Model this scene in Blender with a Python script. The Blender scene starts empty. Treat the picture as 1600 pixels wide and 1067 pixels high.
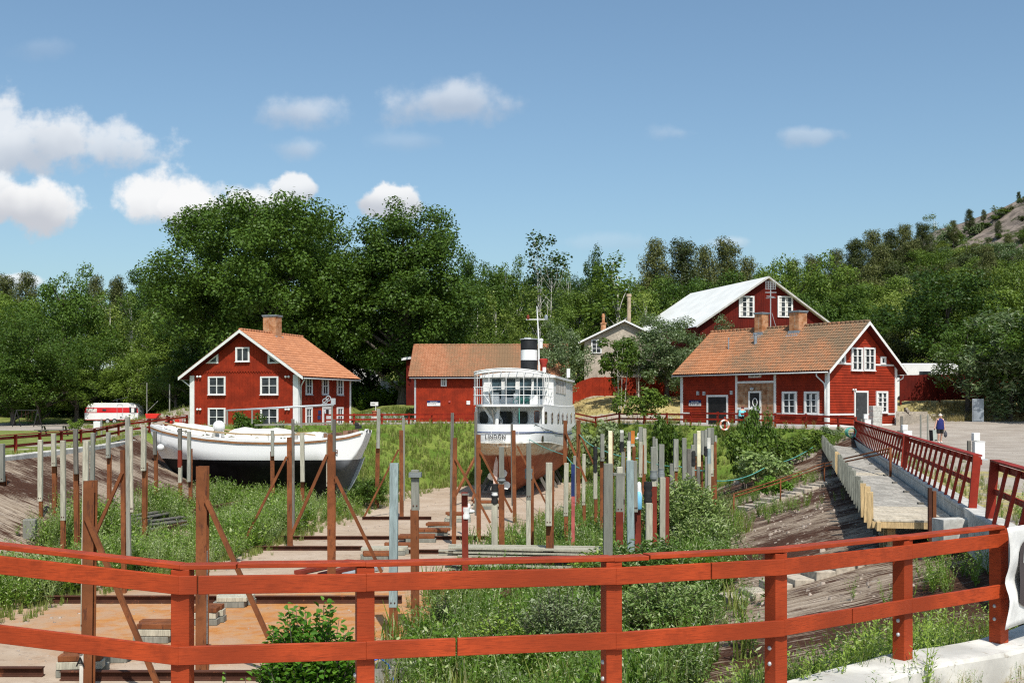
import bpy, bmesh, math, random
import numpy as np
from mathutils import Vector, Matrix
from mathutils.geometry import delaunay_2d_cdt
from mathutils.bvhtree import BVHTree
random.seed(7)
RNG = np.random.default_rng(11)
scene = bpy.context.scene
COL = scene.collection
R = math.radians
F = 1800.0          # focal length in photo pixels (1600 wide)
HZ = 631.0          # horizon row in the photo
EYE = 2.3           # eye height above the quay
def P(px, py, s):
 """Survey a point: photo column/row plus pixels-per-metre at its distance -> metres."""
 return Vector(((px - 800.0) / s, F / s, EYE - (py - HZ) / s))
def sstep(a, b, x):
 t = min(1.0, max(0.0, (x - a) / (b - a)))
 return t * t * (3 - 2 * t)
def lerp(a, b, t):
 return a + (b - a) * t
def interp(x, pts):
 if x <= pts[0][0]:
  return pts[0][1]
 for (a, va), (b, vb) in zip(pts, pts[1:]):
  if x <= b:
   return va + (vb - va) * (x - a) / (b - a)
 return pts[-1][1]
# ------------------------------------------------------------------ mesh builder
class MB:
 def __init__(self):
  self.v = []
  self.f = []
  self.mi = []
  self.m = 0
  self.uv = None
 def add(self, vs, fs):
  b = len(self.v)
  self.v.extend([tuple(x) for x in vs])
  for f in fs:
   self.f.append(tuple(b + i for i in f))
   self.mi.append(self.m)
  return self
 def obox(self, o, ax, ay, az):
  o, ax, ay, az = Vector(o), Vector(ax), Vector(ay), Vector(az)
  vs = [o, o + ax, o + ax + ay, o + ay, o + az, o + ax + az, o + ax + ay + az, o + ay + az]
  return self.add(vs, [(3, 2, 1, 0), (4, 5, 6, 7), (0, 1, 5, 4), (1, 2, 6, 5), (2, 3, 7, 6), (3, 0, 4, 7)])
 def box(self, c, s, rz=0.0):
  c = Vector(c)
  ca, sa = math.cos(rz), math.sin(rz)
  ax = Vector((ca, sa, 0)) * s[0]
  ay = Vector((-sa, ca, 0)) * s[1]
  az = Vector((0, 0, s[2]))
  return self.obox(c - (ax + ay + az) / 2, ax, ay, az)
 def bar(self, p, q, w, h=None, up=(0, 0, 1)):
  h = h or w
  p, q = Vector(p), Vector(q)
  d = q - p
  dn = d.normalized()
  up = Vector(up)
  if abs(dn.dot(up)) > .98:
   up = Vector((0, 1, 0))
  sx = dn.cross(up).normalized() * w
  sz = sx.cross(dn).normalized() * h
  return self.obox(p - sx / 2 - sz / 2, d, sx, sz)
 def tube(self, pts, r, n=8, cap=True):
  pts = [Vector(p) for p in pts]
  rs = r if isinstance(r, (list, tuple)) else [r] * len(pts)
  b = len(self.v)
  prev = None
  for i, p in enumerate(pts):
   d = (pts[min(i + 1, len(pts) - 1)] - pts[max(i - 1, 0)]).normalized()
   if prev is None:
    a = d.cross(Vector((0, 0, 1)) if abs(d.z) < .9 else Vector((1, 0, 0))).normalized()
   else:
    a = (prev - d * prev.dot(d)).normalized()
   prev = a
   c = d.cross(a)
   for k in range(n):
    t = 2 * math.pi * k / n
    self.v.append(tuple(p + (a * math.cos(t) + c * math.sin(t)) * rs[i]))
  for i in range(len(pts) - 1):
   for k in range(n):
    k2 = (k + 1) % n
    self.f.append((b + i * n + k, b + i * n + k2, b + (i + 1) * n + k2, b + (i + 1) * n + k))
    self.mi.append(self.m)
  if cap:
   self.f.append(tuple(b + k for k in reversed(range(n))))
   self.mi.append(self.m)
   e = b + (len(pts) - 1) * n
   self.f.append(tuple(e + k for k in range(n)))
   self.mi.append(self.m)
  return self
 def lathe(self, prof, c, n=16):
  c = Vector(c)
  b = len(self.v)
  for (r, z) in prof:
   for k in range(n):
    t = 2 * math.pi * k / n
    self.v.append((c.x + r * math.cos(t), c.y + r * math.sin(t), c.z + z))
  for i in range(len(prof) - 1):
   for k in range(n):
    k2 = (k + 1) % n
    self.f.append((b + i * n + k, b + i * n + k2, b + (i + 1) * n + k2, b + (i + 1) * n + k))
    self.mi.append(self.m)
  self.f.append(tuple(b + k for k in reversed(range(n))))
  self.mi.append(self.m)
  e = b + (len(prof) - 1) * n
  self.f.append(tuple(e + k for k in range(n)))
  self.mi.append(self.m)
  return self
 def ball(self, c, r, n=12, sq=(1, 1, 1)):
  c = Vector(c)
  b = len(self.v)
  m = n // 2
  for i in range(m + 1):
   th = math.pi * i / m
   for k in range(n):
    ph = 2 * math.pi * k / n
    self.v.append((c.x + r * sq[0] * math.sin(th) * math.cos(ph), c.y + r * sq[1] * math.sin(th) * math.sin(ph), c.z + r * sq[2] * math.cos(th)))
  for i in range(m):
   for k in range(n):
    k2 = (k + 1) % n
    self.f.append((b + i * n + k, b + (i + 1) * n + k, b + (i + 1) * n + k2, b + i * n + k2))
    self.mi.append(self.m)
  return self
 def prism(self, poly, vec):
  vec = Vector(vec)
  poly = [Vector(p) for p in poly]
  n = len(poly)
  vs = poly + [p + vec for p in poly]
  fs = [tuple(reversed(range(n))), tuple(range(n, 2 * n))]
  for i in range(n):
   j = (i + 1) % n
   fs.append((i, j, n + j, n + i))
  return self.add(vs, fs)
 def grid(self, rows):
  """rows: list of equal-length lists of points"""
  b = len(self.v)
  n = len(rows[0])
  for r in rows:
   self.v.extend([tuple(p) for p in r])
  for i in range(len(rows) - 1):
   for k in range(n - 1):
    self.f.append((b + i * n + k, b + i * n + k + 1, b + (i + 1) * n + k + 1, b + (i + 1) * n + k))
    self.mi.append(self.m)
  return self
 def build(self, name, mats, parent=None, smooth=False, loc=None, bevel=0):
  if parent is not None:
   o0 = wloc(parent)
  else:
   o0 = Vector(loc) if loc is not None else Vector((0, 0, 0))
  me = bpy.data.meshes.new(name)
  me.from_pydata([(x - o0.x, y - o0.y, z - o0.z) for (x, y, z) in self.v], [], self.f)
  if not isinstance(mats, (list, tuple)):
   mats = [mats]
  for m in mats:
   me.materials.append(m)
  if len(mats) > 1:
   me.polygons.foreach_set('material_index', self.mi)
  if smooth:
   me.polygons.foreach_set('use_smooth', [True] * len(self.f))
  me.update()
  bm = bmesh.new()
  bm.from_mesh(me)
  bmesh.ops.recalc_face_normals(bm, faces=bm.faces)
  bm.to_mesh(me)
  bm.free()
  ob = bpy.data.objects.new(name, me)
  COL.objects.link(ob)
  if parent is not None:
   ob.parent = parent
  else:
   ob.location = o0
  if smooth == 'auto':
   sm = ob.modifiers.new('edges', 'EDGE_SPLIT')
   sm.split_angle = R(35)
  if bevel:
   bv = ob.modifiers.new('bevel', 'BEVEL')
   bv.width = bevel
   bv.segments = 2
   bv.limit_method = 'ANGLE'
  return ob
WL = {}
def wloc(o):
 """world location of an (unrotated) thing or part"""
 l = Vector((0, 0, 0))
 while o is not None:
  l += o.location
  o = o.parent
 return l
def thing(name, label, cat, loc=(0, 0, 0), group=None):
 o = bpy.data.objects.new(name, None)
 o.empty_display_size = .3
 COL.objects.link(o)
 o.location = loc
 o['label'] = label
 o['category'] = cat
 if group:
  o['group'] = group
 return o
def tag(o, label, cat, group=None):
 o['label'] = label
 o['category'] = cat
 if group:
  o['group'] = group
 return o
def struct(o, kind='structure', label=None):
 o['kind'] = kind
 if label:
  o['label'] = label
 return o
ORD = 'first second third fourth fifth sixth seventh eighth ninth tenth eleventh twelfth thirteenth fourteenth fifteenth sixteenth seventeenth eighteenth nineteenth'.split()
for t_ in ('twent', 'thirt', 'fort', 'fift'):
 ORD += [t_ + 'ieth'] + [t_ + 'y-' + o for o in ORD[:9]]
# ------------------------------------------------------------------ materials
class NT:
 def __init__(self, name):
  self.mat = bpy.data.materials.new(name)
  self.mat.use_nodes = True
  self.t = self.mat.node_tree
  self.n = self.t.nodes
  self.bsdf = self.n['Principled BSDF']
  self.out = self.n['Material Output']
 def node(self, typ, **kw):
  nd = self.n.new(typ)
  for k, v in kw.items():
   if k.startswith('in_'):
    key = k[3:]
    key = int(key) if key.isdigit() else key
    sock = nd.inputs[key]
    if isinstance(v, bpy.types.NodeSocket):
     self.t.links.new(v, sock)
    else:
     sock.default_value = v
   else:
    setattr(nd, k, v)
  return nd
 def link(self, a, b):
  self.t.links.new(a, b)
 def coord(self, kind='pos', stretch=(1, 1, 1)):
  if kind == 'pos':
   c = self.node('ShaderNodeNewGeometry').outputs['Position']
  elif kind == 'uv':
   c = self.node('ShaderNodeTexCoord').outputs['UV']
  else:
   c = self.node('ShaderNodeTexCoord').outputs['Object']
  if stretch != (1, 1, 1):
   m = self.node('ShaderNodeMapping')
   self.link(c, m.inputs['Vector'])
   m.inputs['Scale'].default_value = stretch
   c = m.outputs[0]
  return c
 def noise(self, vec, scale, detail=4, rough=.55):
  nd = self.node('ShaderNodeTexNoise')
  self.link(vec, nd.inputs['Vector'])
  nd.inputs['Scale'].default_value = scale
  nd.inputs['Detail'].default_value = detail
  nd.inputs['Roughness'].default_value = rough
  return nd.outputs['Fac']
 def ramp(self, fac, a, b):
  nd = self.node('ShaderNodeMapRange')
  nd.interpolation_type = 'SMOOTHSTEP'
  self.link(fac, nd.inputs['Value'])
  nd.inputs['From Min'].default_value = a
  nd.inputs['From Max'].default_value = b
  return nd.outputs[0]
 def mix(self, fac, a, b, mode='MIX'):
  nd = self.node('ShaderNodeMix', data_type='RGBA', blend_type=mode)
  for s, v in ((nd.inputs[0], fac), (nd.inputs[6], a), (nd.inputs[7], b)):
   if isinstance(v, bpy.types.NodeSocket):
    self.link(v, s)
   elif isinstance(v, (int, float)):
    s.default_value = v
   else:
    s.default_value = (v[0], v[1], v[2], 1)
  return nd.outputs[2]
 def math(self, op, a, b=0.0, c=None):
  nd = self.node('ShaderNodeMath', operation=op)
  for i, v in enumerate((a, b) if c is None else (a, b, c)):
   if isinstance(v, bpy.types.NodeSocket):
    self.link(v, nd.inputs[i])
   else:
    nd.inputs[i].default_value = v
  return nd.outputs[0]
 def bump(self, h, strength, dist=.02):
  nd = self.node('ShaderNodeBump')
  self.link(h, nd.inputs['Height'])
  nd.inputs['Strength'].default_value = strength
  nd.inputs['Distance'].default_value = dist
  self.link(nd.outputs[0], self.bsdf.inputs['Normal'])
 def base(self, c):
  if isinstance(c, bpy.types.NodeSocket):
   self.link(c, self.bsdf.inputs['Base Color'])
  else:
   self.bsdf.inputs['Base Color'].default_value = (c[0], c[1], c[2], 1)
 def rough(self, r, spec=.3, metal=0):
  self.bsdf.inputs['Roughness'].default_value = r
  self.bsdf.inputs['Specular IOR Level'].default_value = spec
  self.bsdf.inputs['Metallic'].default_value = metal
def mul(c, k):
 return tuple(min(1, x * k) for x in c)
def mat(name, col, rough=.8, var=.25, scale=2.0, stretch=(1, 1, 1), bump=.0, bdist=.01, coord='pos', col2=None, spec=.25, metal=0, fine=None, rand=0):
 t = NT(name)
 v = t.coord(coord, stretch)
 n = t.noise(v, scale, 5)
 c = t.mix(t.ramp(n, .3, .7), mul(col, 1 - var), col2 or mul(col, 1 + var))
 if fine:
  n2 = t.noise(v, scale * fine, 4)
  c = t.mix(t.ramp(n2, .35, .75), c, mul(col, .6 if not col2 else .7))
  if bump:
   t.bump(n2, bump, bdist)
 elif bump:
  t.bump(t.noise(v, scale * 4, 4), bump, bdist)
 if rand:
  oi = t.node('ShaderNodeObjectInfo')
  c = t.mix(t.math('MULTIPLY', oi.outputs['Random'], rand), c, mul(col, .45))
 t.base(c)
 t.rough(rough, spec, metal)
 return t.mat
def weathered(name, col, wear, amount=.62, scale=6, stretch=(1, 1, 1), rough=.75, coord='pos', grain=None, bump=.2):
 """a coat with flecks and patches of another colour showing"""
 t = NT(name)
 v0 = t.coord(coord)
 v = t.coord(coord, stretch)
 n = t.noise(v0, 1.3, 4)
 c = t.mix(t.ramp(n, .3, .7), mul(col, .66), mul(col, 1.2))
 n5 = t.noise(v0, 5.5, 5, .65)
 c = t.mix(t.ramp(n5, .42, .75), c, mul(col, .72))
 w = t.noise(v, scale, 8, .7)
 c = t.mix(t.ramp(w, amount, amount + .05), c, wear)
 if grain:
  g = t.noise(t.coord(coord, grain), 12, 3)
  c = t.mix(t.ramp(g, .42, .78), c, mul(col, .55))
  t.bump(g, bump, .004)
 t.base(c)
 t.rough(rough, .25)
 return t.mat
M = {}
M['fence_red'] = weathered('fence_red_paint', (.37, .050, .0115), (.5, .2, .13), .77, 14, (1, 1, 2), .6, grain=(.8, .8, 14), bump=.25)
M['rail_red'] = weathered('rail_red_paint', (.26, .021, .009), (.40, .2, .15), .75, 9, (1, 1, 1), .65)
M['falu'] = weathered('falu_red_board', (.30, .028, .0075), (.36, .12, .07), .74, 7, (3, 3, .5), .85, grain=(6, 6, .5))
M['falu_h'] = weathered('falu_red_lap', (.305, .028, .0078), (.15, .012, .006), .6, 4, (.4, .4, 5), .85, grain=(.6, .6, 9))
M['falu_dark'] = weathered('falu_red_old_shaded', (.12, .009, .004), (.07, .008, .005), .55, 4, (4, 4, .4), .9, grain=(6, 6, .4))
M['white_trim'] = mat('white_painted_wood', (.71, .71, .69), .6, .06, 3)
M['white_gloss'] = mat('white_gloss_paint', (.73, .73, .72), .35, .05, 1, spec=.5)
M['steel'] = weathered('rusty_steel', (.205, .070, .026), (.10, .036, .018), .56, 3, (3, 3, .7), .85, bump=.3)
M['steel_dark'] = weathered('dark_rusty_steel', (.085, .033, .02), (.17, .06, .03), .6, 5, (1, 1, 1), .9)
M['primer'] = weathered('red_primer_steel', (.20, .032, .017), (.12, .05, .03), .63, 5, (2, 2, .6), .7)
M['timber'] = mat('grey_timber', (.31, .31, .265), .9, .25, 1.2, (5, 5, .5), .3, .006, fine=5, rand=.75)
M['timber_pale'] = mat('pale_timber', (.50, .475, .375), .9, .18, 1.5, (5, 5, .5), .3, .006, fine=5, rand=.35)
M['timber_dark'] = mat('dark_timber', (.16, .15, .13), .9, .3, 1.5, (5, 5, .5), .3, .006, fine=5)
M['fender'] = mat('fender_timber', (.205, .21, .175), .9, .3, 1.2, (4, 4, .6), .3, .006, fine=5)
M['timber_new'] = mat('new_timber', (.60, .43, .22), .8, .15, 1.5, (5, 5, .6), .2, .004, fine=5)
M['plank'] = mat('grey_plank', (.40, .375, .33), .9, .22, .9, (3, .6, 3), .2, .004, fine=6)
M['plank_new'] = mat('new_plank', (.55, .485, .38), .85, .14, 1.2, (3, .6, 3), .2, .004, fine=6)
M['paint_white'] = weathered('flaking_white_paint', (.72, .70, .63), (.3, .27, .22), .62, 9, (1, 1, .6), .7)
M['paint_cream'] = weathered('cream_paint', (.76, .70, .48), (.4, .36, .26), .66, 9, (1, 1, .6), .7)
M['paint_blue'] = mat('navy_paint', (.017, .03, .11), .6, .2, 3)
M['paint_coral'] = mat('faded_red_paint', (.42, .10, .09), .7, .2, 3)
M['paint_green'] = mat('blue_green_paint', (.29, .36, .36), .75, .2, 2, (4, 4, .5), fine=4)
M['paint_orange'] = weathered('orange_paint', (.55, .17, .03), (.3, .12, .04), .6, 7, rough=.7)
M['black_wrap'] = mat('black_rubber', (.022, .022, .022), .75, .3, 5, bump=.3)
M['grey_wrap'] = mat('grey_lashing', (.20, .22, .22), .8, .3, 9, (.3, .3, 6), .5, .01)
M['white_cloth'] = mat('white_plastic', (.72, .72, .70), .6, .12, 5, bump=.4)
M['black'] = mat('black_paint', (.016, .016, .017), .5, .3, 2)
M['dark_door'] = mat('dark_grey_door', (.045, .047, .05), .6, .2, 3)
M['grey_metal'] = mat('grey_metal', (.42, .44, .45), .5, .1, 3, metal=.3, spec=.5)
M['zinc'] = mat('zinc_sheet', (.30, .33, .36), .5, .15, 2, metal=.4)
M['metal_roof'] = mat('pale_sheet_roof', (.70, .71, .68), .55, .07, .6, spec=.4)
M['concrete'] = mat('concrete', (.52, .51, .47), .9, .15, 1.3, bump=.3, fine=5)
M['concrete_old'] = mat('old_concrete', (.38, .33, .27), .95, .25, 1.5, bump=.5, bdist=.02, fine=5)
M['concrete_step'] = mat('step_stone', (.47, .41, .33), .95, .2, 1.5, bump=.5, bdist=.02, fine=5)
M['curb_white'] = weathered('whitened_concrete', (.60, .58, .53), (.36, .33, .28), .6, 5, (1, 1, 1), .9, bump=.3)
M['rope_green'] = mat('green_rope', (.10, .36, .30), .8, .25, 8)
M['blue_plastic'] = mat('blue_plastic', (.22, .55, .80), .35, .1, 2)
M['skin'] = mat('skin', (.58, .34, .25), .6, .08, 6)
M['tile'] = None
def glass(name, col=(.03, .035, .04), rough=.08):
 t = NT(name)
 v = t.coord('pos')
 t.base(t.mix(t.ramp(t.noise(v, 1.5, 2), .35, .65), mul(col, .6), mul(col, 1.6)))
 t.rough(rough, .22)
 return t.mat
M['glass'] = glass('window_glass')
M['glass_blue'] = glass('ship_window_glass', (.035, .06, .075))
M['curtain'] = mat('white_curtain', (.62, .60, .56), .9, .2, 3, (6, 6, .5))
def tile_mat(name, c_main, c_alt, c_lichen, lich, axis, scale=.25):
 """clay pantiles: tile-to-tile variation, plus lichen in bands that run down the slope"""
 t = NT(name)
 pos = t.coord('pos')
 vr = t.node('ShaderNodeTexVoronoi', feature='F1')
 m = t.node('ShaderNodeMapping')
 t.link(pos, m.inputs['Vector'])
 m.inputs['Scale'].default_value = (4.2, 4.2, 4.2)
 t.link(m.outputs[0], vr.inputs['Vector'])
 vr.inputs['Scale'].default_value = 1.0
 sep = t.node('ShaderNodeSeparateColor')
 t.link(vr.outputs['Color'], sep.inputs[0])
 c = t.mix(sep.outputs[0], c_main, c_alt)
 mp = t.node('ShaderNodeMapping')
 t.link(pos, mp.inputs['Vector'])
 mp.inputs['Scale'].default_value = axis
 big = t.noise(mp.outputs[0], scale, 5, .6)
 fine = t.noise(pos, 5, 4, .7)
 msk = t.math('ADD', big, t.math('MULTIPLY', t.math('SUBTRACT', fine, .5), .55))
 c = t.mix(t.ramp(msk, lich - .06, lich + .26), c, c_lichen)
 t.base(c)
 t.rough(.9, .15)
 t.bump(fine, .25, .01)
 return t.mat
def brick_mat(name, c1, c2, mortar, sc=1.0):
 t = NT(name)
 pos = t.coord('pos')
 sx = t.node('ShaderNodeSeparateXYZ')
 t.link(pos, sx.inputs[0])
 cx = t.node('ShaderNodeCombineXYZ')
 t.link(t.math('ADD', sx.outputs[0], t.math('MULTIPLY', sx.outputs[1], 1.0)), cx.inputs[0])
 t.link(sx.outputs[2], cx.inputs[1])
 b = t.node('ShaderNodeTexBrick')
 t.link(cx.outputs[0], b.inputs['Vector'])
 b.inputs['Color1'].default_value = (*c1, 1)
 b.inputs['Color2'].default_value = (*c2, 1)
 b.inputs['Mortar'].default_value = (*mortar, 1)
 b.inputs['Scale'].default_value = 1.0
 b.inputs['Mortar Size'].default_value = .012
 b.inputs['Brick Width'].default_value = .26 * sc
 b.inputs['Row Height'].default_value = .085 * sc
 n = t.noise(pos, 3, 5)
 t.base(t.mix(t.ramp(n, .35, .75), b.outputs['Color'], mul(c1, .55)))
 t.rough(.95, .1)
 t.bump(b.outputs['Fac'], -.4, .01)
 return t.mat
M['brick'] = brick_mat('orange_brick', (.50, .19, .07), (.58, .28, .12), (.40, .34, .27))
M['brick_wall'] = brick_mat('old_brick_wall', (.36, .15, .07), (.42, .24, .13), (.36, .30, .22))
def leaf_mat(name, c1, c2, trans=.30, pale=None, rough=.5, big=.14):
 t = NT(name)
 g = t.node('ShaderNodeNewGeometry')
 oi = t.node('ShaderNodeObjectInfo')
 n = t.noise(g.outputs['Position'], big * 3, 3)
 f = t.math('ADD', t.math('MULTIPLY', g.outputs['Random Per Island'], .55), t.math('MULTIPLY', n, .6))
 f = t.math('ADD', f, t.math('MULTIPLY', t.math('SUBTRACT', oi.outputs['Random'], .5), .75))
 c = t.mix(t.ramp(f, .15, .95), c1, c2)
 if pale:
  c = t.mix(t.ramp(g.outputs['Random Per Island'], .84, .9), c, pale)
 t.base(c)
 t.rough(rough, .25)
 tr = t.node('ShaderNodeBsdfTranslucent')
 t.link(t.mix(.35, c, (.25, .35, .02)), tr.inputs['Color'])
 mx = t.node('ShaderNodeMixShader')
 mx.inputs[0].default_value = trans
 t.link(t.bsdf.outputs[0], mx.inputs[1])
 t.link(tr.outputs[0], mx.inputs[2])
 t.link(mx.outputs[0], t.out.inputs['Surface'])
 return t.mat
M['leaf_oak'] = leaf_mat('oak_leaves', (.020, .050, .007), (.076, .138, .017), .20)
M['leaf_mid'] = leaf_mat('mid_green_leaves', (.048, .095, .012), (.150, .222, .032), .27)
M['leaf_light'] = leaf_mat('light_green_leaves', (.085, .135, .020), (.225, .285, .055), .29)
M['leaf_grey'] = leaf_mat('grey_green_leaves', (.075, .125, .042), (.185, .24, .105), .25, pale=(.30, .35, .22))
M['leaf_pine'] = leaf_mat('pine_needles', (.042, .058, .015), (.118, .128, .036), .14)
M['leaf_willow'] = leaf_mat('willow_leaves', (.11, .185, .035), (.28, .36, .12), .28, pale=(.44, .48, .30))
M['leaf_silver'] = leaf_mat('silver_willow_leaves', (.10, .18, .04), (.29, .38, .13), .3, pale=(.44, .50, .28))
M['leaf_herb'] = leaf_mat('weed_leaves', (.085, .175, .016), (.28, .40, .065), .34, pale=(.44, .50, .24), big=.5)
M['leaf_bush'] = leaf_mat('bush_leaves', (.065, .175, .014), (.17, .32, .04), .30, big=.6)
M['grass'] = leaf_mat('grass_blades', (.095, .155, .020), (.25, .29, .07), .30, pale=(.36, .33, .14), big=.25)
M['dry_grass'] = leaf_mat('dry_grass_blades', (.30, .24, .10), (.46, .38, .18), .25, big=.3)
M['flower'] = leaf_mat('pale_blue_flowers', (.35, .42, .50), (.62, .66, .70), .2)
M['bark'] = mat('bark', (.10, .085, .07), .95, .35, 3, (3, 3, .6), .6, .03)
M['bark_pale'] = mat('pale_bark', (.46, .44, .39), .9, .35, 3, (2, 2, .5), .4, .02)
M['chips'] = mat('stone_chips', (.30, .25, .21), .95, .45, 5)
# ------------------------------------------------------------------ camera, sky, sun
cam = bpy.data.cameras.new('camera')
cam.sensor_width = 36
cam.lens = 36 * F / 1600
cam.shift_y = (HZ - 533.5) / 1600
cam.clip_end = 5000
camo = bpy.data.objects.new('camera', cam)
camo.location = (0, 0, EYE)
camo.rotation_euler = (R(90), 0, 0)
COL.objects.link(camo)
scene.camera = camo
SUN_AZ, SUN_EL = R(14), R(55)      # sun stands behind the camera, a little to the right
to_sun = Vector((math.sin(SUN_AZ) * math.cos(SUN_EL), -math.cos(SUN_AZ) * math.cos(SUN_EL), math.sin(SUN_EL)))
sl = bpy.data.lights.new('sun', 'SUN')
sl.energy = 5.0
sl.angle = R(.53)
sl.color = (1, .95, .87)
so = bpy.data.objects.new('sun', sl)
so.rotation_euler = to_sun.to_track_quat('Z', 'Y').to_euler()
COL.objects.link(so)
w = bpy.data.worlds.new('World')
scene.world = w
w.use_nodes = True
wt = w.node_tree
bg = wt.nodes['Background']
class WNT(NT):
 def __init__(self, tree):
  self.t = tree
  self.n = tree.nodes
W_ = WNT(wt)
sky = W_.node('ShaderNodeTexSky', sky_type='NISHITA')
sky.sun_disc = False
sky.sun_elevation = SUN_EL
sky.sun_rotation = math.pi - SUN_AZ
sky.altitude = 0
sky.air_density = 1.0
sky.dust_density = 1.6
sky.ozone_density = 1.5
gen = W_.node('ShaderNodeTexCoord').outputs['Generated']
sep = W_.node('ShaderNodeSeparateXYZ')
W_.link(gen, sep.inputs[0])
dy = W_.math('MAXIMUM', sep.outputs[1], .02)
cu = W_.math('DIVIDE', sep.outputs[0], dy)
cv = W_.math('DIVIDE', sep.outputs[2], dy)
uvw = W_.node('ShaderNodeCombineXYZ')
W_.link(cu, uvw.inputs[0])
W_.link(cv, uvw.inputs[1])
nz = W_.node('ShaderNodeTexNoise')
W_.link(uvw.outputs[0], nz.inputs['Vector'])
nz.inputs['Scale'].default_value = 15
nz.inputs['Detail'].default_value = 11
nz.inputs['Roughness'].default_value = .58
nz2 = W_.node('ShaderNodeTexNoise')
W_.link(uvw.outputs[0], nz2.inputs['Vector'])
nz2.inputs['Scale'].default_value = 9
nz2.inputs['Detail'].default_value = 4
# (bearing, height, half width, half height, opacity, softness) of each fair-weather cloud, in degrees-like tangents
CL = [(-15, 225, 90, 66, .72, .6), (75, 225, 135, 54, .74, .6), (165, 228, 70, 48, .66, .6), (55, 325, 92, 44, .95, .5), (-20, 320, 80, 50, .9, .5),
 (235, 315, 72, 44, .93, .5), (310, 322, 100, 38, .95, .5), (395, 315, 85, 30, .9, .5), (455, 296, 44, 24, .85, .35), (600, 318, 48, 30, .9, .3),
 (470, 178, 82, 32, .46, 1.1), (465, 232, 46, 22, .34, 1.1), (705, 155, 98, 42, .52, 1.1), (640, 222, 60, 16, .14, 1.3), (1062, 208, 52, 18, .20, 1),
 (1275, 212, 58, 17, .28, .9), (68, 76, 46, 18, .10, 1), (950, 380, 90, 16, .12, 1), (1135, 380, 36, 12, .3, .8), (20, 440, 45, 12, .7, .5)]
dens = None
lit = None
for (px, py, rx, ry, op, soft) in CL:
 mp = W_.node('ShaderNodeVectorMath', operation='SUBTRACT')
 W_.link(uvw.outputs[0], mp.inputs[0])
 mp.inputs[1].default_value = ((px - 800) / F, (HZ - py) / F, 0)
 ml = W_.node('ShaderNodeVectorMath', operation='MULTIPLY')
 W_.link(mp.outputs[0], ml.inputs[0])
 ml.inputs[1].default_value = (F / rx, F / ry, 0)
 ln = W_.node('ShaderNodeVectorMath', operation='LENGTH')
 W_.link(ml.outputs[0], ln.inputs[0])
 # 1-len + noise
 d = W_.math('ADD', W_.math('SUBTRACT', 1.12, ln.outputs['Value']), W_.math('MULTIPLY', W_.math('SUBTRACT', nz.outputs['Fac'], .5), 3.4))
 d = W_.math('MULTIPLY', W_.ramp(d, -.02 * soft, .10 + .8 * soft), op)
 sy = W_.node('ShaderNodeSeparateXYZ')
 W_.link(ml.outputs[0], sy.inputs[0])
 h = W_.math('MULTIPLY', d, W_.ramp(W_.math('ADD', sy.outputs[1], W_.math('MULTIPLY', W_.math('SUBTRACT', nz2.outputs['Fac'], .5), 3.2)), -.8, .5))
 dens = d if dens is None else W_.math('MAXIMUM', dens, d)
 lit = h if lit is None else W_.math('MAXIMUM', lit, h)
ratio = W_.math('DIVIDE', lit, W_.math('MAXIMUM', dens, .001))
ccol = W_.mix(ratio, (4.4, 4.5, 4.85), (7.3, 7.25, 7.2))
front = W_.ramp(sep.outputs[1], .02, .1)
skyt = W_.mix(1.0, sky.outputs[0], (.90, 1.02, 1.02), 'MULTIPLY')
skyc = W_.mix(W_.math('MULTIPLY', dens, front), skyt, ccol)
W_.link(skyc, bg.inputs['Color'])
bg.inputs['Strength'].default_value = .135
scene.view_settings.view_transform = 'Standard'
scene.view_settings.look = 'None'
scene.view_settings.exposure = 0
scene.view_settings.gamma = 1
scene.cycles.max_bounces = 6
scene.cycles.transparent_max_bounces = 4
scene.cycles.use_denoising = False
scene.cycles.pixel_filter_type = 'BLACKMAN_HARRIS'
scene.cycles.filter_width = 1.2
scene.cycles.sample_clamp_indirect = 6
# ------------------------------------------------------------------ the drained basin
PAIRS = [((22.0, 75), (13.0, 77)), ((15.9, 50), (6.4, 52)), ((9.75, 25), (.2, 27.3)), ((8.6, 20), (-.6, 24)), ((7.6, 16.5), (-.8, 21)),
  ((6.2, 13.2), (-.9, 19)), ((4.75, 10.9), (-1, 17)), ((3.4, 10.15), (-1.2, 15.5)), ((2.05, 9.05), (-1.6, 14)), ((.72, 8.55), (-2.1, 12.8)),
  ((-1.0, 8.15), (-2.8, 11.8)), ((-2.2, 7.9), (-3.4, 11.2)), ((-3.5, 8.1), (-4.4, 11.2)), ((-5.2, 8.6), (-5.6, 12)), ((-8, 10.3), (-9, 14)),
  ((-13, 15.5), (-12.5, 19)), ((-19, 24), (-15.3, 26)), ((-21.5, 36), (-14.6, 36.5)), ((-21.9, 49), (-13, 50)), ((-22.6, 62.7), (-14.5, 63)),
  ((-24.3, 75), (-17, 70)), ((-22, 82), (-12, 72)), ((-12, 88), (-8.5, 74)), ((-6, 93), (-5, 80)), ((-1, 96.5), (0, 85)),
  ((7, 97), (6, 86)), ((13, 85.5), (9, 81)), ((20, 78.5), (12.5, 78.5))]
FLOOR = -3.5
CONCRETE_N = 20     # the first strips are concrete, the rest grassed
from mathutils import noise as mnoise
def hill(x, y):
 hx = interp(x, [(30, 0), (50, 4), (64, 11), (80, 20), (97, 29.5), (115, 34), (160, 38), (300, 36)])
 return hx * sstep(112, 235, y) * (1 - .5 * sstep(260, 420, y))
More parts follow.
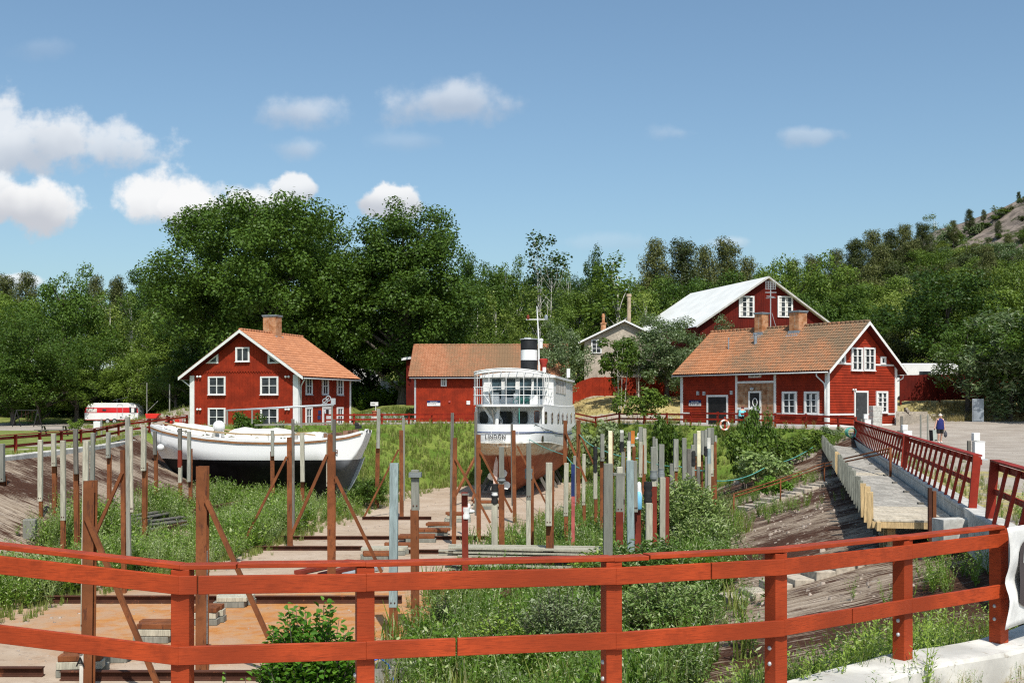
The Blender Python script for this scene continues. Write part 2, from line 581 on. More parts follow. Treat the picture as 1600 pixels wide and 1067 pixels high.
def height(x, y):
 z = .72 * sstep(64, 84, y) * sstep(-32, -21, x)
 z += -.15 * (1 - sstep(14, 20, y)) * sstep(-9, -3, x)
 z += .25 * (1 - sstep(14, 20, y)) * (1 - sstep(-3.6, -2.2, x))
 # terraces behind the yard
 mid = sstep(4, 8, x) * (1 - sstep(24, 30, x))
 z += mid * 2.3 * sstep(97, 108, y)
 lf = sstep(-17, -12, x) * (1 - sstep(4, 8, x))
 z += lf * 1.5 * sstep(99, 114, y)
 rt = sstep(27, 32, x)
 z += rt * (.3 * sstep(78, 88, y) + 1.6 * sstep(88, 95, y))
 fl = sstep(-40, -33, x) * (1 - sstep(-18, -14, x))
 z += fl * 2.0 * sstep(104, 118, y)
 z += 6.0 * sstep(118, 190, y) + .02 * max(0, y - 190)
 z += hill(x, y)
 if x > 55 and 150 < y < 320:
  z += 2.6 * sstep(55, 85, x) * mnoise.fractal(Vector((x * .06, y * .06, 0)), 1, 2, 5)
 z += 4 * sstep(-60, -140, -abs(x)) * sstep(130, 220, y)
 return z
def topz(x, y):
 return height(x, y)
xs = sorted(set([-900, -500, -300, -200, -140, -100, -80, -65] + [round(-55 + 2.2 * i, 2) for i in range(55)] + [68 + 3 * i for i in range(20)] + [132, 140, 170, 220, 300, 500, 900]))
ys = sorted(set([-120, -60, -30, -15, -8, -4, 0, 3, 6] + [round(8 + 2.2 * i, 2) for i in range(56)] + [135, 142, 150, 158, 166, 175, 182] + [188 + 3.5 * i for i in range(18)] + [260, 290, 340, 420, 600, 1000, 1800]))
ring = [Vector(a) for a, b in PAIRS]
pts = list(ring)
edges = [(i, (i + 1) % len(ring)) for i in range(len(ring))]
for yy in ys:
 for xx in xs:
  jx = 0 if abs(xx) > 60 or yy > 130 or yy < 5 else random.uniform(-.5, .5)
  pts.append(Vector((xx + jx, yy + jx * .7)))
vo, eo, fo, ov, oe, of = delaunay_2d_cdt(pts, edges, [tuple(range(len(ring)))], 0, 1e-5)
def inside(x, y, poly):
 c = False
 j = len(poly) - 1
 for i in range(len(poly)):
  xi, yi = poly[i]
  xj, yj = poly[j]
  if (yi > y) != (yj > y) and x < (xj - xi) * (y - yi) / (yj - yi) + xi:
   c = not c
  j = i
 return c
TOP = [a for a, b in PAIRS]
gm = MB()
gm.v = [(p.x, p.y, height(p.x, p.y)) for p in vo]
for f in fo:
 cx = sum(vo[i].x for i in f) / len(f)
 cy = sum(vo[i].y for i in f) / len(f)
 if not inside(cx, cy, TOP):
  gm.f.append(tuple(f))
  gm.mi.append(0)
def Lx(y):
 return 9.9 + .2466 * (y - 24.66)
def grassiness(x, y):
 """0 gravel .. 1 grass; second value: dryness"""
 if y < 22 and x > -6:
  return .12, .6
 if x < -20 and y < 125:                       # left meadow, a gravel track beside the basin edge and another by the caravan
  g = 1.0
  if -27.5 < x - (-21.5 - .03 * (y - 49)) < -.8 - 1.6 and x > -25.5 - .03 * (y - 49):
   g = .25
  if 100 < y < 128:
   g = .2
  return g, .25
 if x > Lx(y) - .5 and y < 86:
  g = .1
  if 28 < x - .0 * y and (x - 31) ** 2 / 25 + (y - 56) ** 2 / 16 < 1:
   g = .9
  if x - Lx(y) < 2.5 and y < 40:
   g = .55
  if (x - 22) ** 2 / 30 + (y - 37) ** 2 / 12 < 1:
   g = .9
  return g, .75
 if 84 < y < 101 and -22 < x < 14:
  return .2, .5
 if 78 < y < 90 and x > 8:
  return .15, .5
 if x > 4 and 96 < y < 112:
  return 1, .95
 if x > 26 and y < 100:
  return .85, .8
 return 1, .3
ground = gm.build('ground', [])
struct(ground)
att = ground.data.color_attributes.new('cover', 'FLOAT_COLOR', 'POINT')
buf = []
for v in ground.data.vertices:
 g, d = grassiness(v.co.x, v.co.y)
 rock = 0
 if v.co.x > 60 and 150 < v.co.y < 400:
  rock = .35 + .65 * sstep(80, 92, v.co.x)
  g, d = 1, .1
 buf += [g, d, rock, 1]
att.data.foreach_set('color', buf)
t = NT('ground')
pos = t.coord('pos')
a = t.node('ShaderNodeAttribute', attribute_name='cover')
sc = t.node('ShaderNodeSeparateColor')
t.link(a.outputs['Color'], sc.inputs[0])
n1 = t.noise(pos, .5, 6, .6)
n2 = t.noise(pos, 9, 5, .6)
n3 = t.noise(pos, 42, 4, .7)
n4 = t.noise(t.coord('pos', (1, 1, 1)), 1.7, 6, .65)
grav = t.mix(t.ramp(n1, .3, .7), (.30, .255, .21), (.42, .375, .32))
grav = t.mix(t.ramp(n3, .45, .75), grav, (.20, .17, .145))
grav = t.mix(t.ramp(n4, .62, .78), grav, (.50, .46, .40))
gr = t.mix(t.ramp(n4, .3, .7), (.085, .135, .022), (.175, .215, .05))
dry = t.mix(t.ramp(n4, .3, .7), (.36, .275, .11), (.50, .41, .20))
gr = t.mix(t.math('MULTIPLY', sc.outputs[1], t.ramp(t.math('ADD', n1, t.math('MULTIPLY', sc.outputs[1], .5)), .45, .85)), gr, dry)
gr = t.mix(t.ramp(n2, .5, .8), gr, (.06, .085, .018))
msk = t.math('ADD', sc.outputs[0], t.math('MULTIPLY', t.math('SUBTRACT', n4, .5), 1.1))
c = t.mix(t.ramp(msk, .42, .6), grav, gr)
rk = t.mix(t.ramp(n1, .35, .65), (.12, .10, .085), (.27, .22, .185))
rk = t.mix(t.ramp(t.noise(pos, .28, 7, .75), .5, .62), rk, (.045, .05, .025))
c = t.mix(t.ramp(t.math('ADD', sc.outputs[2], t.math('SUBTRACT', n4, .5)), .4, .6), c, rk)
t.base(c)
t.rough(.95, .1)
t.bump(t.math('ADD', n3, n2), .5, .03)
ground.data.materials.append(t.mat)
for p in ground.data.polygons:
 p.use_smooth = True
# slopes
def strips(i0, i1, nu, nv, name, material, jit):
 mb = MB()
 rows = []
 uvs = []
 ulen = 0
 n = len(PAIRS)
 seq = []
 for i in range(i0, i1):
  a0, b0 = PAIRS[i % n]
  a1, b1 = PAIRS[(i + 1) % n]
  L = math.dist(a0, a1)
  k = max(2, int(L / nu))
  for q in range(k + (1 if i == i1 - 1 else 0)):
   tt = q / k
   A = (lerp(a0[0], a1[0], tt), lerp(a0[1], a1[1], tt))
   B = (lerp(b0[0], b1[0], tt), lerp(b0[1], b1[1], tt))
   seq.append((A, B, ulen + L * tt))
  ulen += L
 for (A, B, u) in seq:
  row = []
  for q in range(nv + 1):
   v = q / nv
   x = lerp(A[0], B[0], v)
   y = lerp(A[1], B[1], v)
   zt_ = height(*A) - .03 - (.78 * sstep(6, 8, A[0]) * (1 - sstep(60, 73, A[1])) if i0 == 0 else 0)
   z = lerp(zt_, FLOOR - .12, v)
   if 0 < q < nv:
    z += random.uniform(-jit, jit)
   row.append((x, y, z))
   uvs.append((u, v * math.dist(A, B)))
  rows.append(row)
 mb.grid(rows)
 o = mb.build(name, material)
 ul = o.data.uv_layers.new(name='UVMap')
 li = [l.vertex_index for l in o.data.loops]
 for k, vi in enumerate(li):
  ul.data[k].uv = uvs[vi]
 for p in o.data.polygons:
  p.use_smooth = True
 return struct(o)
t = NT('basin_slope_concrete')
uv = t.coord('uv', (2.6, .30, 1))
pos = t.coord('pos')
big = t.noise(pos, .16, 4, .6)
st = t.noise(uv, 1.6, 7, .68)
st2 = t.noise(t.coord('uv', (6, .8, 1)), 1.7, 6, .7)
fine = t.noise(pos, 14, 5, .7)
c = t.mix(t.ramp(st, .35, .7), (.255, .195, .14), (.43, .355, .275))
c = t.mix(t.ramp(fine, .5, .8), c, (.20, .155, .12))
moss = t.math('ADD', big, t.math('MULTIPLY', t.math('SUBTRACT', st2, .5), .9))
c = t.mix(t.ramp(moss, .425, .50), c, t.mix(t.ramp(fine, .3, .7), (.035, .016, .010), (.085, .04, .025)))
fl = t.math('MULTIPLY', t.ramp(st2, .60, .66), t.ramp(st, .45, .6))
c = t.mix(fl, c, (.56, .52, .46))
t.base(c)
t.rough(.95, .1)
t.bump(t.math('ADD', st2, fine), .6, .04)
M['slope'] = t.mat
slope = strips(0, CONCRETE_N, .8, 12, 'basin_slope', M['slope'], .025)
t = NT('grass_bank')
pos = t.coord('pos')
n1 = t.noise(pos, .5, 5)
n2 = t.noise(pos, 7, 5, .7)
c = t.mix(t.ramp(n1, .35, .65), (.085, .15, .02), (.19, .235, .05))
c = t.mix(t.ramp(n2, .45, .75), c, (.05, .085, .014))
t.base(c)
t.rough(.95, .1)
t.bump(n2, .6, .08)
bank = strips(CONCRETE_N, len(PAIRS), .8, 10, 'grass_bank', t.mat, .06)
t = NT('basin_floor_concrete')
pos = t.coord('pos')
n1 = t.noise(pos, .35, 5, .6)
n2 = t.noise(pos, 3, 6, .65)
n3 = t.noise(pos, 26, 4, .7)
c = t.mix(t.ramp(n1, .3, .7), (.365, .275, .195), (.46, .37, .285))
c = t.mix(t.ramp(n2, .5, .75), c, (.28, .20, .14))
# rust stains spread from a spot near (-6, 31)
vd = t.node('ShaderNodeVectorMath', operation='DISTANCE')
mp = t.node('ShaderNodeMapping')
t.link(pos, mp.inputs['Vector'])
mp.inputs['Scale'].default_value = (.62, 1, 0)
t.link(mp.outputs[0], vd.inputs[0])
vd.inputs[1].default_value = (-5.0 * .62, 31.5, 0)
r_ = t.math('ADD', vd.outputs['Value'], t.math('MULTIPLY', t.math('SUBTRACT', t.noise(pos, .8, 6, .65), .5), 7))
c = t.mix(t.math('MULTIPLY', t.ramp(r_, 7.2, 2.6), t.math('ADD', .50, t.math('MULTIPLY', t.ramp(t.noise(pos, 1.4, 6, .7), .36, .62), .55))), c, t.mix(t.ramp(n2, .3, .7), (.40, .155, .04), (.46, .225, .08)))
c = t.mix(t.ramp(n3, .55, .8), c, (.25, .19, .14))
t.base(c)
t.rough(.92, .15)
t.bump(t.math('ADD', n3, n2), .4, .02)
fm = MB()
# floor sheet follows the foot of the slopes, a little beyond
BOT = [b for a, b in PAIRS]
cxm = sum(b[0] for b in BOT) / len(BOT)
fm.add([(x + (x - cxm) * .06, y + (1.5 if y > 45 else -1.0), FLOOR) for x, y in BOT], [tuple(range(len(BOT)))])
floor_o = struct(fm.build('basin_floor', t.mat))
# lookup of the ground under any spot
_v = []
_f = []
for o in (ground, slope, bank, floor_o):
 b = len(_v)
 _v += [tuple(v.co + o.location) for v in o.data.vertices]
 _f += [tuple(b + i for i in p.vertices) for p in o.data.polygons]
BV = BVHTree.FromPolygons(_v, _f)
def gz(x, y):
 h = BV.ray_cast(Vector((x, y, 200)), Vector((0, 0, -1)))
 return h[0].z if h[0] else 0.0
# white-washed curb round the near end, concrete curb along the right quay
def ribbon(name, line, w_in, w_out, z0f, z1, material):
 mb = MB()
 n = len(line)
 rows = []
 for i, (x, y) in enumerate(line):
  a = Vector(line[max(0, i - 1)])
  b = Vector(line[min(n - 1, i + 1)])
  d = (b - a).normalized()
  nn = Vector((-d.y, d.x))       # left of travel
  p = Vector((x, y))
  pi = p + nn * w_in
  po = p - nn * w_out
  zt = z1(x, y) if callable(z1) else z1
  jz = random.uniform(-.006, .006)
  rows.append([(pi.x, pi.y, z0f), (pi.x, pi.y, zt - .03), (pi.x * .97 + po.x * .03, pi.y * .97 + po.y * .03, zt + jz),
     (po.x * .97 + pi.x * .03, po.y * .97 + pi.y * .03, zt + jz), (po.x, po.y, zt - .03), (po.x, po.y, -1.2)])
 mb.grid(rows)
 return mb.build(name, material)
FENCE = [(-6.6, 8.5, 1.55), (-4.55, 8.02, 1.44), (-2.19, 7.66, 1.24), (-1.013, 7.93, 1.216), (.718, 8.33, 1.2), (2.02, 8.82, 1.195), (3.37, 9.94, 1.165), (4.5, 10.65, 1.185)]
def dense(line, step):
 # catmull-rom resample
 out = []
 n = len(line)
 for i in range(n - 1):
  p0, p1, p2, p3 = (Vector(line[max(0, i - 1)]), Vector(line[i]), Vector(line[i + 1]), Vector(line[min(n - 1, i + 2)]))
  k = max(2, int((p2 - p1).length / step))
  for q in range(k):
   tt = q / k
   out.append(tuple(.5 * ((2 * p1) + (p2 - p0) * tt + (2 * p0 - 5 * p1 + 4 * p2 - p3) * tt * tt + (3 * p1 - p0 - 3 * p2 + p3) * tt ** 3)))
 out.append(tuple(line[-1]))
 return out
curb_line = dense([(x, y) for x, y, z in FENCE] + [(5.9, 12.2), (7.0, 14.6), (7.9, 17.2), (Lx(20.5), 20.5)], .3)
curb = ribbon('near_curb', curb_line, .20, .30, -1.0, lambda x, y: .1 + .15 * (1 - sstep(-3.6, -2.2, x)), M['curb_white'])
curb.name = 'curb'
struct(curb)
quay_line = [(Lx(y), y) for y in [20.5 + i * .9 for i in range(62)]]
curb2 = ribbon('curb', quay_line, .22, .22, -1.2, .08, M['concrete'])
struct(curb2)
le = dense([(-24.3, 75), (-22.6, 62.7), (-21.9, 49), (-21.5, 36), (-19, 24)], 1.2)
curb3 = ribbon('curb', [(x - .1, y) for x, y in le], .35, .2, -1, .06, M['curb_white'])
struct(curb3)
# ------------------------------------------------------------------ buildings
class Wall:
 """a vertical wall plane: foot O, direction D along it, outward normal N"""
 def __init__(self, O, D, N):
  self.O, self.D, self.N = Vector(O), Vector(D), Vector(N)
 def u(self, px):
  k = (px - 800) / F
  return (k * self.O.y - self.O.x) / (self.D.x - k * self.D.y)
 def z(self, py, u):
  return EYE - (py - HZ) * (self.O.y + u * self.D.y) / F
 def rect(self, px0, py0, px1, py1):
  u0, u1 = self.u(px0), self.u(px1)
  if u0 > u1:
   u0, u1 = u1, u0
  um = (u0 + u1) / 2
  return u0, u1, self.z(py1, um), self.z(py0, um)
 def pt(self, u, n, z):
  p = self.O + self.D * u + self.N * n
  return Vector((p.x, p.y, z))
 def box(self, mb, u0, u1, z0, z1, n0, n1):
  mb.obox(self.pt(u0, n0, z0), Vector((*(self.D * (u1 - u0)), 0)), Vector((*(self.N * (n1 - n0)), 0)), (0, 0, z1 - z0))
def window(th, wl, r, cols=2, rows=2, frame=.11, bar=.045, sill=True, curtain=0, dark='glass', n0=.034, mullion=.07):
 u0, u1, z0, z1 = r
 mb = MB()
 e = n0 + .075
 wl.box(mb, u0, u0 + frame, z0, z1, n0 - .02, e)
 wl.box(mb, u1 - frame, u1, z0, z1, n0 - .02, e)
 wl.box(mb, u0 + frame, u1 - frame, z1 - frame, z1, n0 - .02, e - .002)
 wl.box(mb, u0 + frame, u1 - frame, z0, z0 + frame * .8, n0 - .02, e - .002)
 # sash bars
 iu0, iu1, iz0, iz1 = u0 + frame, u1 - frame, z0 + frame * .8, z1 - frame
 for c in range(1, cols):
  x = lerp(iu0, iu1, c / cols)
  wl.box(mb, x - mullion / 2, x + mullion / 2, iz0, iz1, n0 + .01, e - .015)
 for c in range(1, rows):
  z = lerp(iz0, iz1, c / rows)
  wl.box(mb, iu0, iu1, z - bar / 2, z + bar / 2, n0 + .01, e - .022)
 # sash edge
 for (a, b) in [(lerp(iu0, iu1, c / cols), lerp(iu0, iu1, (c + 1) / cols)) for c in range(cols)]:
  wl.box(mb, a, a + .035, iz0, iz1, n0 + .005, e - .03)
  wl.box(mb, b - .035, b, iz0, iz1, n0 + .005, e - .03)
 wo = mb.build('window', M['white_trim'], th)
 g = MB()
 wl.box(g, iu0 - .01, iu1 + .01, iz0 - .01, iz1 + .01, n0 - .015, n0 + .012)
 g.build('pane', M[dark], wo)
 if curtain:
  cm = MB()
  for c in range(cols):
   a, b = lerp(iu0, iu1, c / cols) + .05, lerp(iu0, iu1, (c + 1) / cols) - .05
   w_ = (b - a) * curtain
   wl.box(cm, a, a + w_, iz0 + .05, iz1 - .04, n0 + .0125, n0 + .015)
  cm.build('curtain', M['curtain'], wo)
 if sill:
  s = MB()
  wl.box(s, u0 - .03, u1 + .03, z0 - .05, z0 - .003, n0 - .01, e + .06)
  s.build('sill', M['zinc'] if sill == 'zinc' else M['white_trim'], wo)
 return wo
def tile_plane(name, E0, A, LA, S, LS, material, parent, per=.24, course=.36, amp=.028, ns=5):
 """pantiles: waves across the slope, a step at each course"""
 A, S = Vector(A).normalized(), Vector(S).normalized()
 Nn = A.cross(S)
 if Nn.z < 0:
  Nn = -Nn
 na = int(LA / per) * ns
 nc = int(LS / course)
 rows = []
 for c in range(nc):
  for e, (v, hgt) in enumerate(((c * LS / nc, .035), ((c + 1) * LS / nc - .004, .0))):
   row = []
   jit = random.uniform(-.004, .004)
   for k in range(na + 1):
    u = k * LA / na
    ph = (k % ns) / ns * 2 * math.pi
    wv = math.sin(ph)
    h = amp * (wv if wv > 0 else wv * .55) + hgt + jit
    row.append(Vector(E0) + A * u + S * v + Nn * (h + .05))
   rows.append(row)
 mb = MB()
 mb.grid(rows)
 return mb.build(name, material, parent)
class House:
 """gabled house: GL = left foot of the gable wall as seen from in front, g = along the gable, W gable width, Lr = ridge length"""
 def __init__(self, th, GL, g, W, Lr, z0, z_eave, z_ridge):
  self.th = th
  self.GL, self.g = Vector(GL), Vector(g).normalized()
  self.b = Vector((-self.g.y, self.g.x))
  self.W, self.L, self.z0, self.ze, self.zr = W, Lr, z0, z_eave, z_ridge
  self.front = Wall(self.GL, self.g, -self.b)
  self.right = Wall(self.GL + self.g * W, self.b, self.g)
  self.left = Wall(self.GL, self.b, -self.g)
  self.back = Wall(self.GL + self.b * Lr, self.g, self.b)
 def p(self, u, v, z):
  q = self.GL + self.g * u + self.b * v
  return Vector((q.x, q.y, z))
 def walls(self, material, siding='v', sides=('front', 'left', 'right'), pitch=.24, base=None, skirt=.6):
  mb = MB()
  W, L, z0, ze, zr = self.W, self.L, self.z0, self.ze, self.zr
  prof = [self.p(0, 0, z0 - skirt), self.p(W, 0, z0 - skirt), self.p(W, 0, ze), self.p(W / 2, 0, zr), self.p(0, 0, ze)]
  mb.prism(prof, (*(self.b * L), 0))
  for sname in sides:
   wl = getattr(self, sname)
   gable = sname in ('front', 'back')
   ln = W if gable else L
   if siding == 'v':
    k = int(ln / pitch)
    for i in range(k + 1):
     u = ln * i / k
     zt = ze + (zr - ze) * (1 - abs(u - W / 2) / (W / 2)) - .03 if gable else ze - .02
     wl.box(mb, u - .03, u + .03, z0 - .05, zt, -.01, .022)
   elif siding == 'h':
    z = z0
    while z < (zr if gable else ze) - .1:
     z2 = z + pitch
     if gable and z > ze:
      e = (z2 - ze) / (zr - ze) * W / 2 + .02
     else:
      e = 0
     ln0, ln1 = e, ln - e
     if ln1 - ln0 > .2:
      a, b_ = wl.pt(ln0, .034, z), wl.pt(ln1, .034, z)
      c, d = wl.pt(ln1, .006, z2), wl.pt(ln0, .006, z2)
      e1, e2 = wl.pt(ln0, .0, z), wl.pt(ln1, .0, z)
      mb.add([a, b_, c, d, e1, e2], [(0, 1, 2, 3), (4, 5, 1, 0)])
     z = z2
  wo = mb.build('wall', material, self.th)
  return wo
 def roof(self, tile, os_, of_, ob_, barge=True, thick=.16, tiles=True, per=.24, course=.36, trim=None, ridge_tiles=True, gutter=True, bargew=.24):
  trim = trim or M['white_trim']
  W, L, ze, zr = self.W, self.L, self.ze, self.zr
  slope = (zr - ze) / (W / 2)
  ez = ze - slope * os_
  cosr = 1 / math.sqrt(1 + slope * slope)
  half = (W / 2 + os_)
  LS = half / cosr
  v0, v1 = -of_, L + ob_
  mb = MB()
  up = .05
  # structural deck: two slabs meeting at the ridge
  prof = [self.p(-os_, v0, ez + up), self.p(W / 2, v0, zr + up), self.p(W + os_, v0, ez + up), self.p(W + os_, v0, ez + up + thick * .7),
    self.p(W / 2, v0, zr + up + thick), self.p(-os_, v0, ez + up + thick * .7)]
  bb = (*(self.b * (v1 - v0)), 0)
  mb.prism([prof[0], prof[1], prof[4], prof[5]], bb)
  mb.prism([prof[1], prof[2], prof[3], prof[4]], bb)
  ro = mb.build('roof', M['falu_dark'] if tiles else tile, self.th)
  top = up + thick
  if tiles:
   for sgn in (0, 1):
    if sgn == 0:
     E0 = self.p(-os_ - .04, v0 - .02, ez + top - .045)
     S = Vector((*(self.g * cosr), slope * cosr))
    else:
     E0 = self.p(W + os_ + .04, v0 - .02, ez + top - .045)
     S = Vector((*(-self.g * cosr), slope * cosr))
    tile_plane('roof_tiles', E0, (*self.b, 0), v1 - v0 + .04, S, LS - .02, tile, ro, per, course)
   if ridge_tiles:
    rb = MB()
    k = int((v1 - v0) / .4)
    for i in range(k):
     a = v0 + (v1 - v0) * i / k
     b_ = v0 + (v1 - v0) * (i + 1.12) / k
     rb.tube([self.p(W / 2, a, zr + top + .02), self.p(W / 2, b_, zr + top + .045)], [.115, .13], 8)
    rb.build('ridge_tiles', tile, ro, smooth=True)
  if barge:
   for v in ((v0 - .035, 0), (v1 + .005, 1)):
    for sg in (-1, 1):
     bm_ = MB()
     ue = W / 2 + sg * (half + .05)
     a = self.p(ue, v[0], ez - slope * .05 + up + thick - bargew + .03)
     b_ = self.p(W / 2, v[0], zr + up + thick - bargew + .03)
     poly = [a, b_, b_ + Vector((0, 0, bargew)), a + Vector((0, 0, bargew))]
     bm_.prism(poly, (*(self.b * .03), 0))
     bm_.build('bargeboard', trim, ro)
  if gutter:
   for u in (-os_ - .07, W + os_ + .07):
    gb = MB()
    gb.tube([self.p(u, v0 + .1, ez + .07), self.p(u, v1 - .1, ez + .07)], .06, 6)
    gb.build('gutter', M['grey_metal'], ro, smooth=True)
  self.roof_o = ro
  self.slope = slope
  self.ez = ez
  self.top = top
  return ro
 def roof_z(self, u):
  return self.zr - abs(u - self.W / 2) * self.slope + self.top
def chimney(hs, u, v, su, sv, ztop, cap=True, skirt=True):
 mb = MB()
 z0 = hs.roof_z(u) - 1.0
 rz = math.atan2(hs.g.y, hs.g.x)
 q = hs.p(u, v, 0)
 mb.box((q.x, q.y, (z0 + ztop) / 2), (su, sv, ztop - z0), rz)
 co = mb.build('chimney', M['brick'], hs.th)
 c = MB()
 c.box((q.x, q.y, ztop + .035), (su + .16, sv + .16, .07), rz)
 c.box((q.x, q.y, ztop - .04), (su + .09, sv + .09, .075), rz)
 c.build('cap', M['zinc'], co)
 f = MB()
 sgn = -1 if u < hs.W / 2 else 1
 for a in (-1, 1):
  base = hs.p(u - su / 2 - .1, v + a * (sv / 2 + .03), 0)
  pts = []
  for du in (-su / 2 - .14, su / 2 + .14):
   pts.append((du, hs.roof_z(u + du) + .02))
  poly = [hs.p(u + pts[0][0], v + a * (sv / 2 + .01), pts[0][1]), hs.p(u + pts[1][0], v + a * (sv / 2 + .01), pts[1][1]),
    hs.p(u + pts[1][0], v + a * (sv / 2 + .01), pts[1][1] + .22), hs.p(u + pts[0][0], v + a * (sv / 2 + .01), pts[0][1] + .22)]
  f.prism(poly, (*(hs.b * a * .03), 0))
 du = sgn * (su / 2 + .012)
 zz = hs.roof_z(u + du)
 f.prism([hs.p(u + du, v - sv / 2 - .1, zz), hs.p(u + du, v + sv / 2 + .1, zz), hs.p(u + du, v + sv / 2 + .1, zz + .25), hs.p(u + du, v - sv / 2 - .1, zz + .25)], (*(hs.g * sgn * .03), 0))
 zl = hs.roof_z(u + sgn * (su / 2 + .30))
 f.prism([hs.p(u + du, v - sv / 2 - .12, zz + .03), hs.p(u + du, v + sv / 2 + .12, zz + .03), hs.p(u + sgn * (su / 2 + .32), v + sv / 2 + .12, zl + .03), hs.p(u + sgn * (su / 2 + .32), v - sv / 2 - .12, zl + .03)], (0, 0, .03))
 f.build('flashing', M['zinc'], co)
 return co
def door(th, wl, r, material, frame=.12, glassy=None, handle=True):
 u0, u1, z0, z1 = r
 mb = MB()
 wl.box(mb, u0 + frame, u1 - frame, z0, z1 - frame, -.02, .05)
 # panels
 d = mb.build('door', material, th)
 f = MB()
 wl.box(f, u0, u0 + frame, z0, z1, -.02, .08)
 wl.box(f, u1 - frame, u1, z0, z1, -.02, .08)
 wl.box(f, u0 + frame, u1 - frame, z1 - frame, z1, -.02, .078)
 f.build('door_frame', M['white_trim'], d)
 if handle:
  h = MB()
  hx = u0 + frame + .12
  h.bar(wl.pt(hx, .08, z0 + 1.02), wl.pt(hx + .13, .08, z0 + 1.02), .025)
  h.bar(wl.pt(hx, .02, z0 + 1.02), wl.pt(hx, .09, z0 + 1.02), .03)
  h.build('handle', M['grey_metal'], d)
 return d
def trim(th, wl, boxes, name='trim', material=None, n0=.0, n1=.05):
 for (u0, u1, z0, z1) in boxes:
  mb = MB()
  wl.box(mb, u0, u1, z0, z1, n0, n1)
  o = mb.build(name, material or M['white_trim'], th)
 return o
def wall_lamp(th, wl, u, z, two=True, r=.085):
 mb = MB()
 wl.box(mb, u - .05, u + .05, z - .05, z + .05, 0, .06)
 for a in ((-.13, .13) if two else (0,)):
  mb.ball(wl.pt(u + a, .13, z), r, 8)
  mb.bar(wl.pt(u, .05, z), wl.pt(u + a, .1, z), .03)
 return mb.build('wall_lamp', M['white_gloss'], th, smooth='auto')
def downpipe(th, pts, r=.045):
 mb = MB()
 mb.tube(pts, r, 6)
 return mb.build('downpipe', M['white_trim'], th, smooth=True)
def writing(th, wl, r, rows, colour, n=.012, seed=1, bold=.55):
 """small illegible lettering: strokes of a few shapes in word lengths"""
 rr = random.Random(seed)
 u0, u1, z0, z1 = r
 mb = MB()
 hgt = (z1 - z0) / rows
 for k in range(rows):
  zb = z1 - (k + 1) * hgt + hgt * .15
  u = u0
  while u < u1 - hgt * .4:
   wch = hgt * bold * rr.uniform(.6, 1)
   wl.box(mb, u, u + wch * .28, zb, zb + hgt * .7, n, n + .006)
   if rr.random() < .7:
    zz = zb + hgt * rr.choice((.05, .3, .58))
    wl.box(mb, u + wch * .28, u + wch * .8, zz, zz + hgt * .14, n, n + .0055)
   if rr.random() < .55:
    wl.box(mb, u + wch * .62, u + wch * .86, zb, zb + hgt * .7, n, n + .005)
   u += wch * (1.15 if rr.random() > .12 else 2)
 return mb.build('lettering', colour, th)
tileA = tile_mat('new_clay_tiles', (.40, .165, .08), (.47, .215, .115), (.33, .145, .08), .55, (1, 1, 1), .4)
tileB = tile_mat('old_clay_tiles', (.33, .135, .068), (.40, .19, .105), (.22, .14, .08), .43, (.55, .16, .16), .6)
tileC = tile_mat('lichen_clay_tiles', (.36, .145, .065), (.42, .195, .10), (.17, .125, .08), .42, (.32, .22, .10), .75)
# --- red house behind the sailing boat
hx0 = thing('red_house', 'two-storey red house with orange tiled roof and brick chimney behind the sailing boat', 'house', (-20.5, 91, .3))
CR = Vector((-16.18, 86.96))
gA = Vector((.957, -.296)).normalized()
HA = House(hx0, CR - gA * 9.23, gA, 9.23, 9.25, .3, 4.62, 7.72)
HA.walls(M['falu'], 'v', ('front', 'right'), .235)
HA.roof(tileA, .7, .6, .35)
fr = HA.front
for r, cu_ in (((325.8, 588, 353, 616.7), .0), ((407.4, 588, 435.4, 616.7), 0), ((325.8, 637, 353, 665.5), 0), ((407.4, 637, 435.4, 665.5), 0)):
 wo = window(hx0, fr, fr.rect(*r), 2, 2, sill=True)
 u0, u1, z0, z1 = fr.rect(*r)
 lm = MB()      # little lamp standing on the inner sill
 c = fr.pt(lerp(u0, u1, .68), .016, z0 + .32)
 lm.prism([c + Vector((*(fr.D * -.13), 0)), c + Vector((*(fr.D * .13), 0)), c + Vector((*(fr.D * .07), .17)), c + Vector((*(fr.D * -.07), .17))], (*(fr.N * .008), 0))
 lm.build('lamp_shade', M['white_trim'], wo)
window(hx0, fr, fr.rect(368.7, 542.6, 390.5, 565), 2, 1, sill=True)
for (a, b, peak) in ((322, 341.5, 1), (419, 438, 0)):
 u0, u1, z0, z1 = fr.rect(a, 553, b, 568)
 pk = u1 if peak else u0
 mb = MB()
 outer = [fr.pt(u0, .02, z0), fr.pt(u1, .02, z0), fr.pt(pk, .02, z1)]
 mb.prism(outer, (*(fr.N * .06), 0))
 wo = mb.build('window', M['white_trim'], hx0)
 q = MB()
 cx = (outer[0] + outer[1] + outer[2]) / 3
 q.prism([cx + (p - cx) * .52 + Vector((*(fr.N * .055), 0)) for p in outer], (*(fr.N * .012), 0))
 q.build('pane', M['glass'], wo)
zb = fr.z(579.5, 4.6)
mb = MB()
fr.box(mb, 0.02, 9.2, zb - .03, zb + .05, 0, .055)
k = 40
for i in range(k):
 u = 9.2 * (i + .5) / k
 mb.prism([fr.pt(u - .1, .024, zb - .03), fr.pt(u + .1, .024, zb - .03), fr.pt(u, .024, zb - .17)], (*(fr.N * .03), 0))
mb.build('eaves_board', M['falu'], hx0)
trim(hx0, fr, [(-.06, .32, .1, 4.5), (9.23 - .36, 9.29, .1, 4.5)], 'corner_board', n0=.0, n1=.075)
sd = HA.right
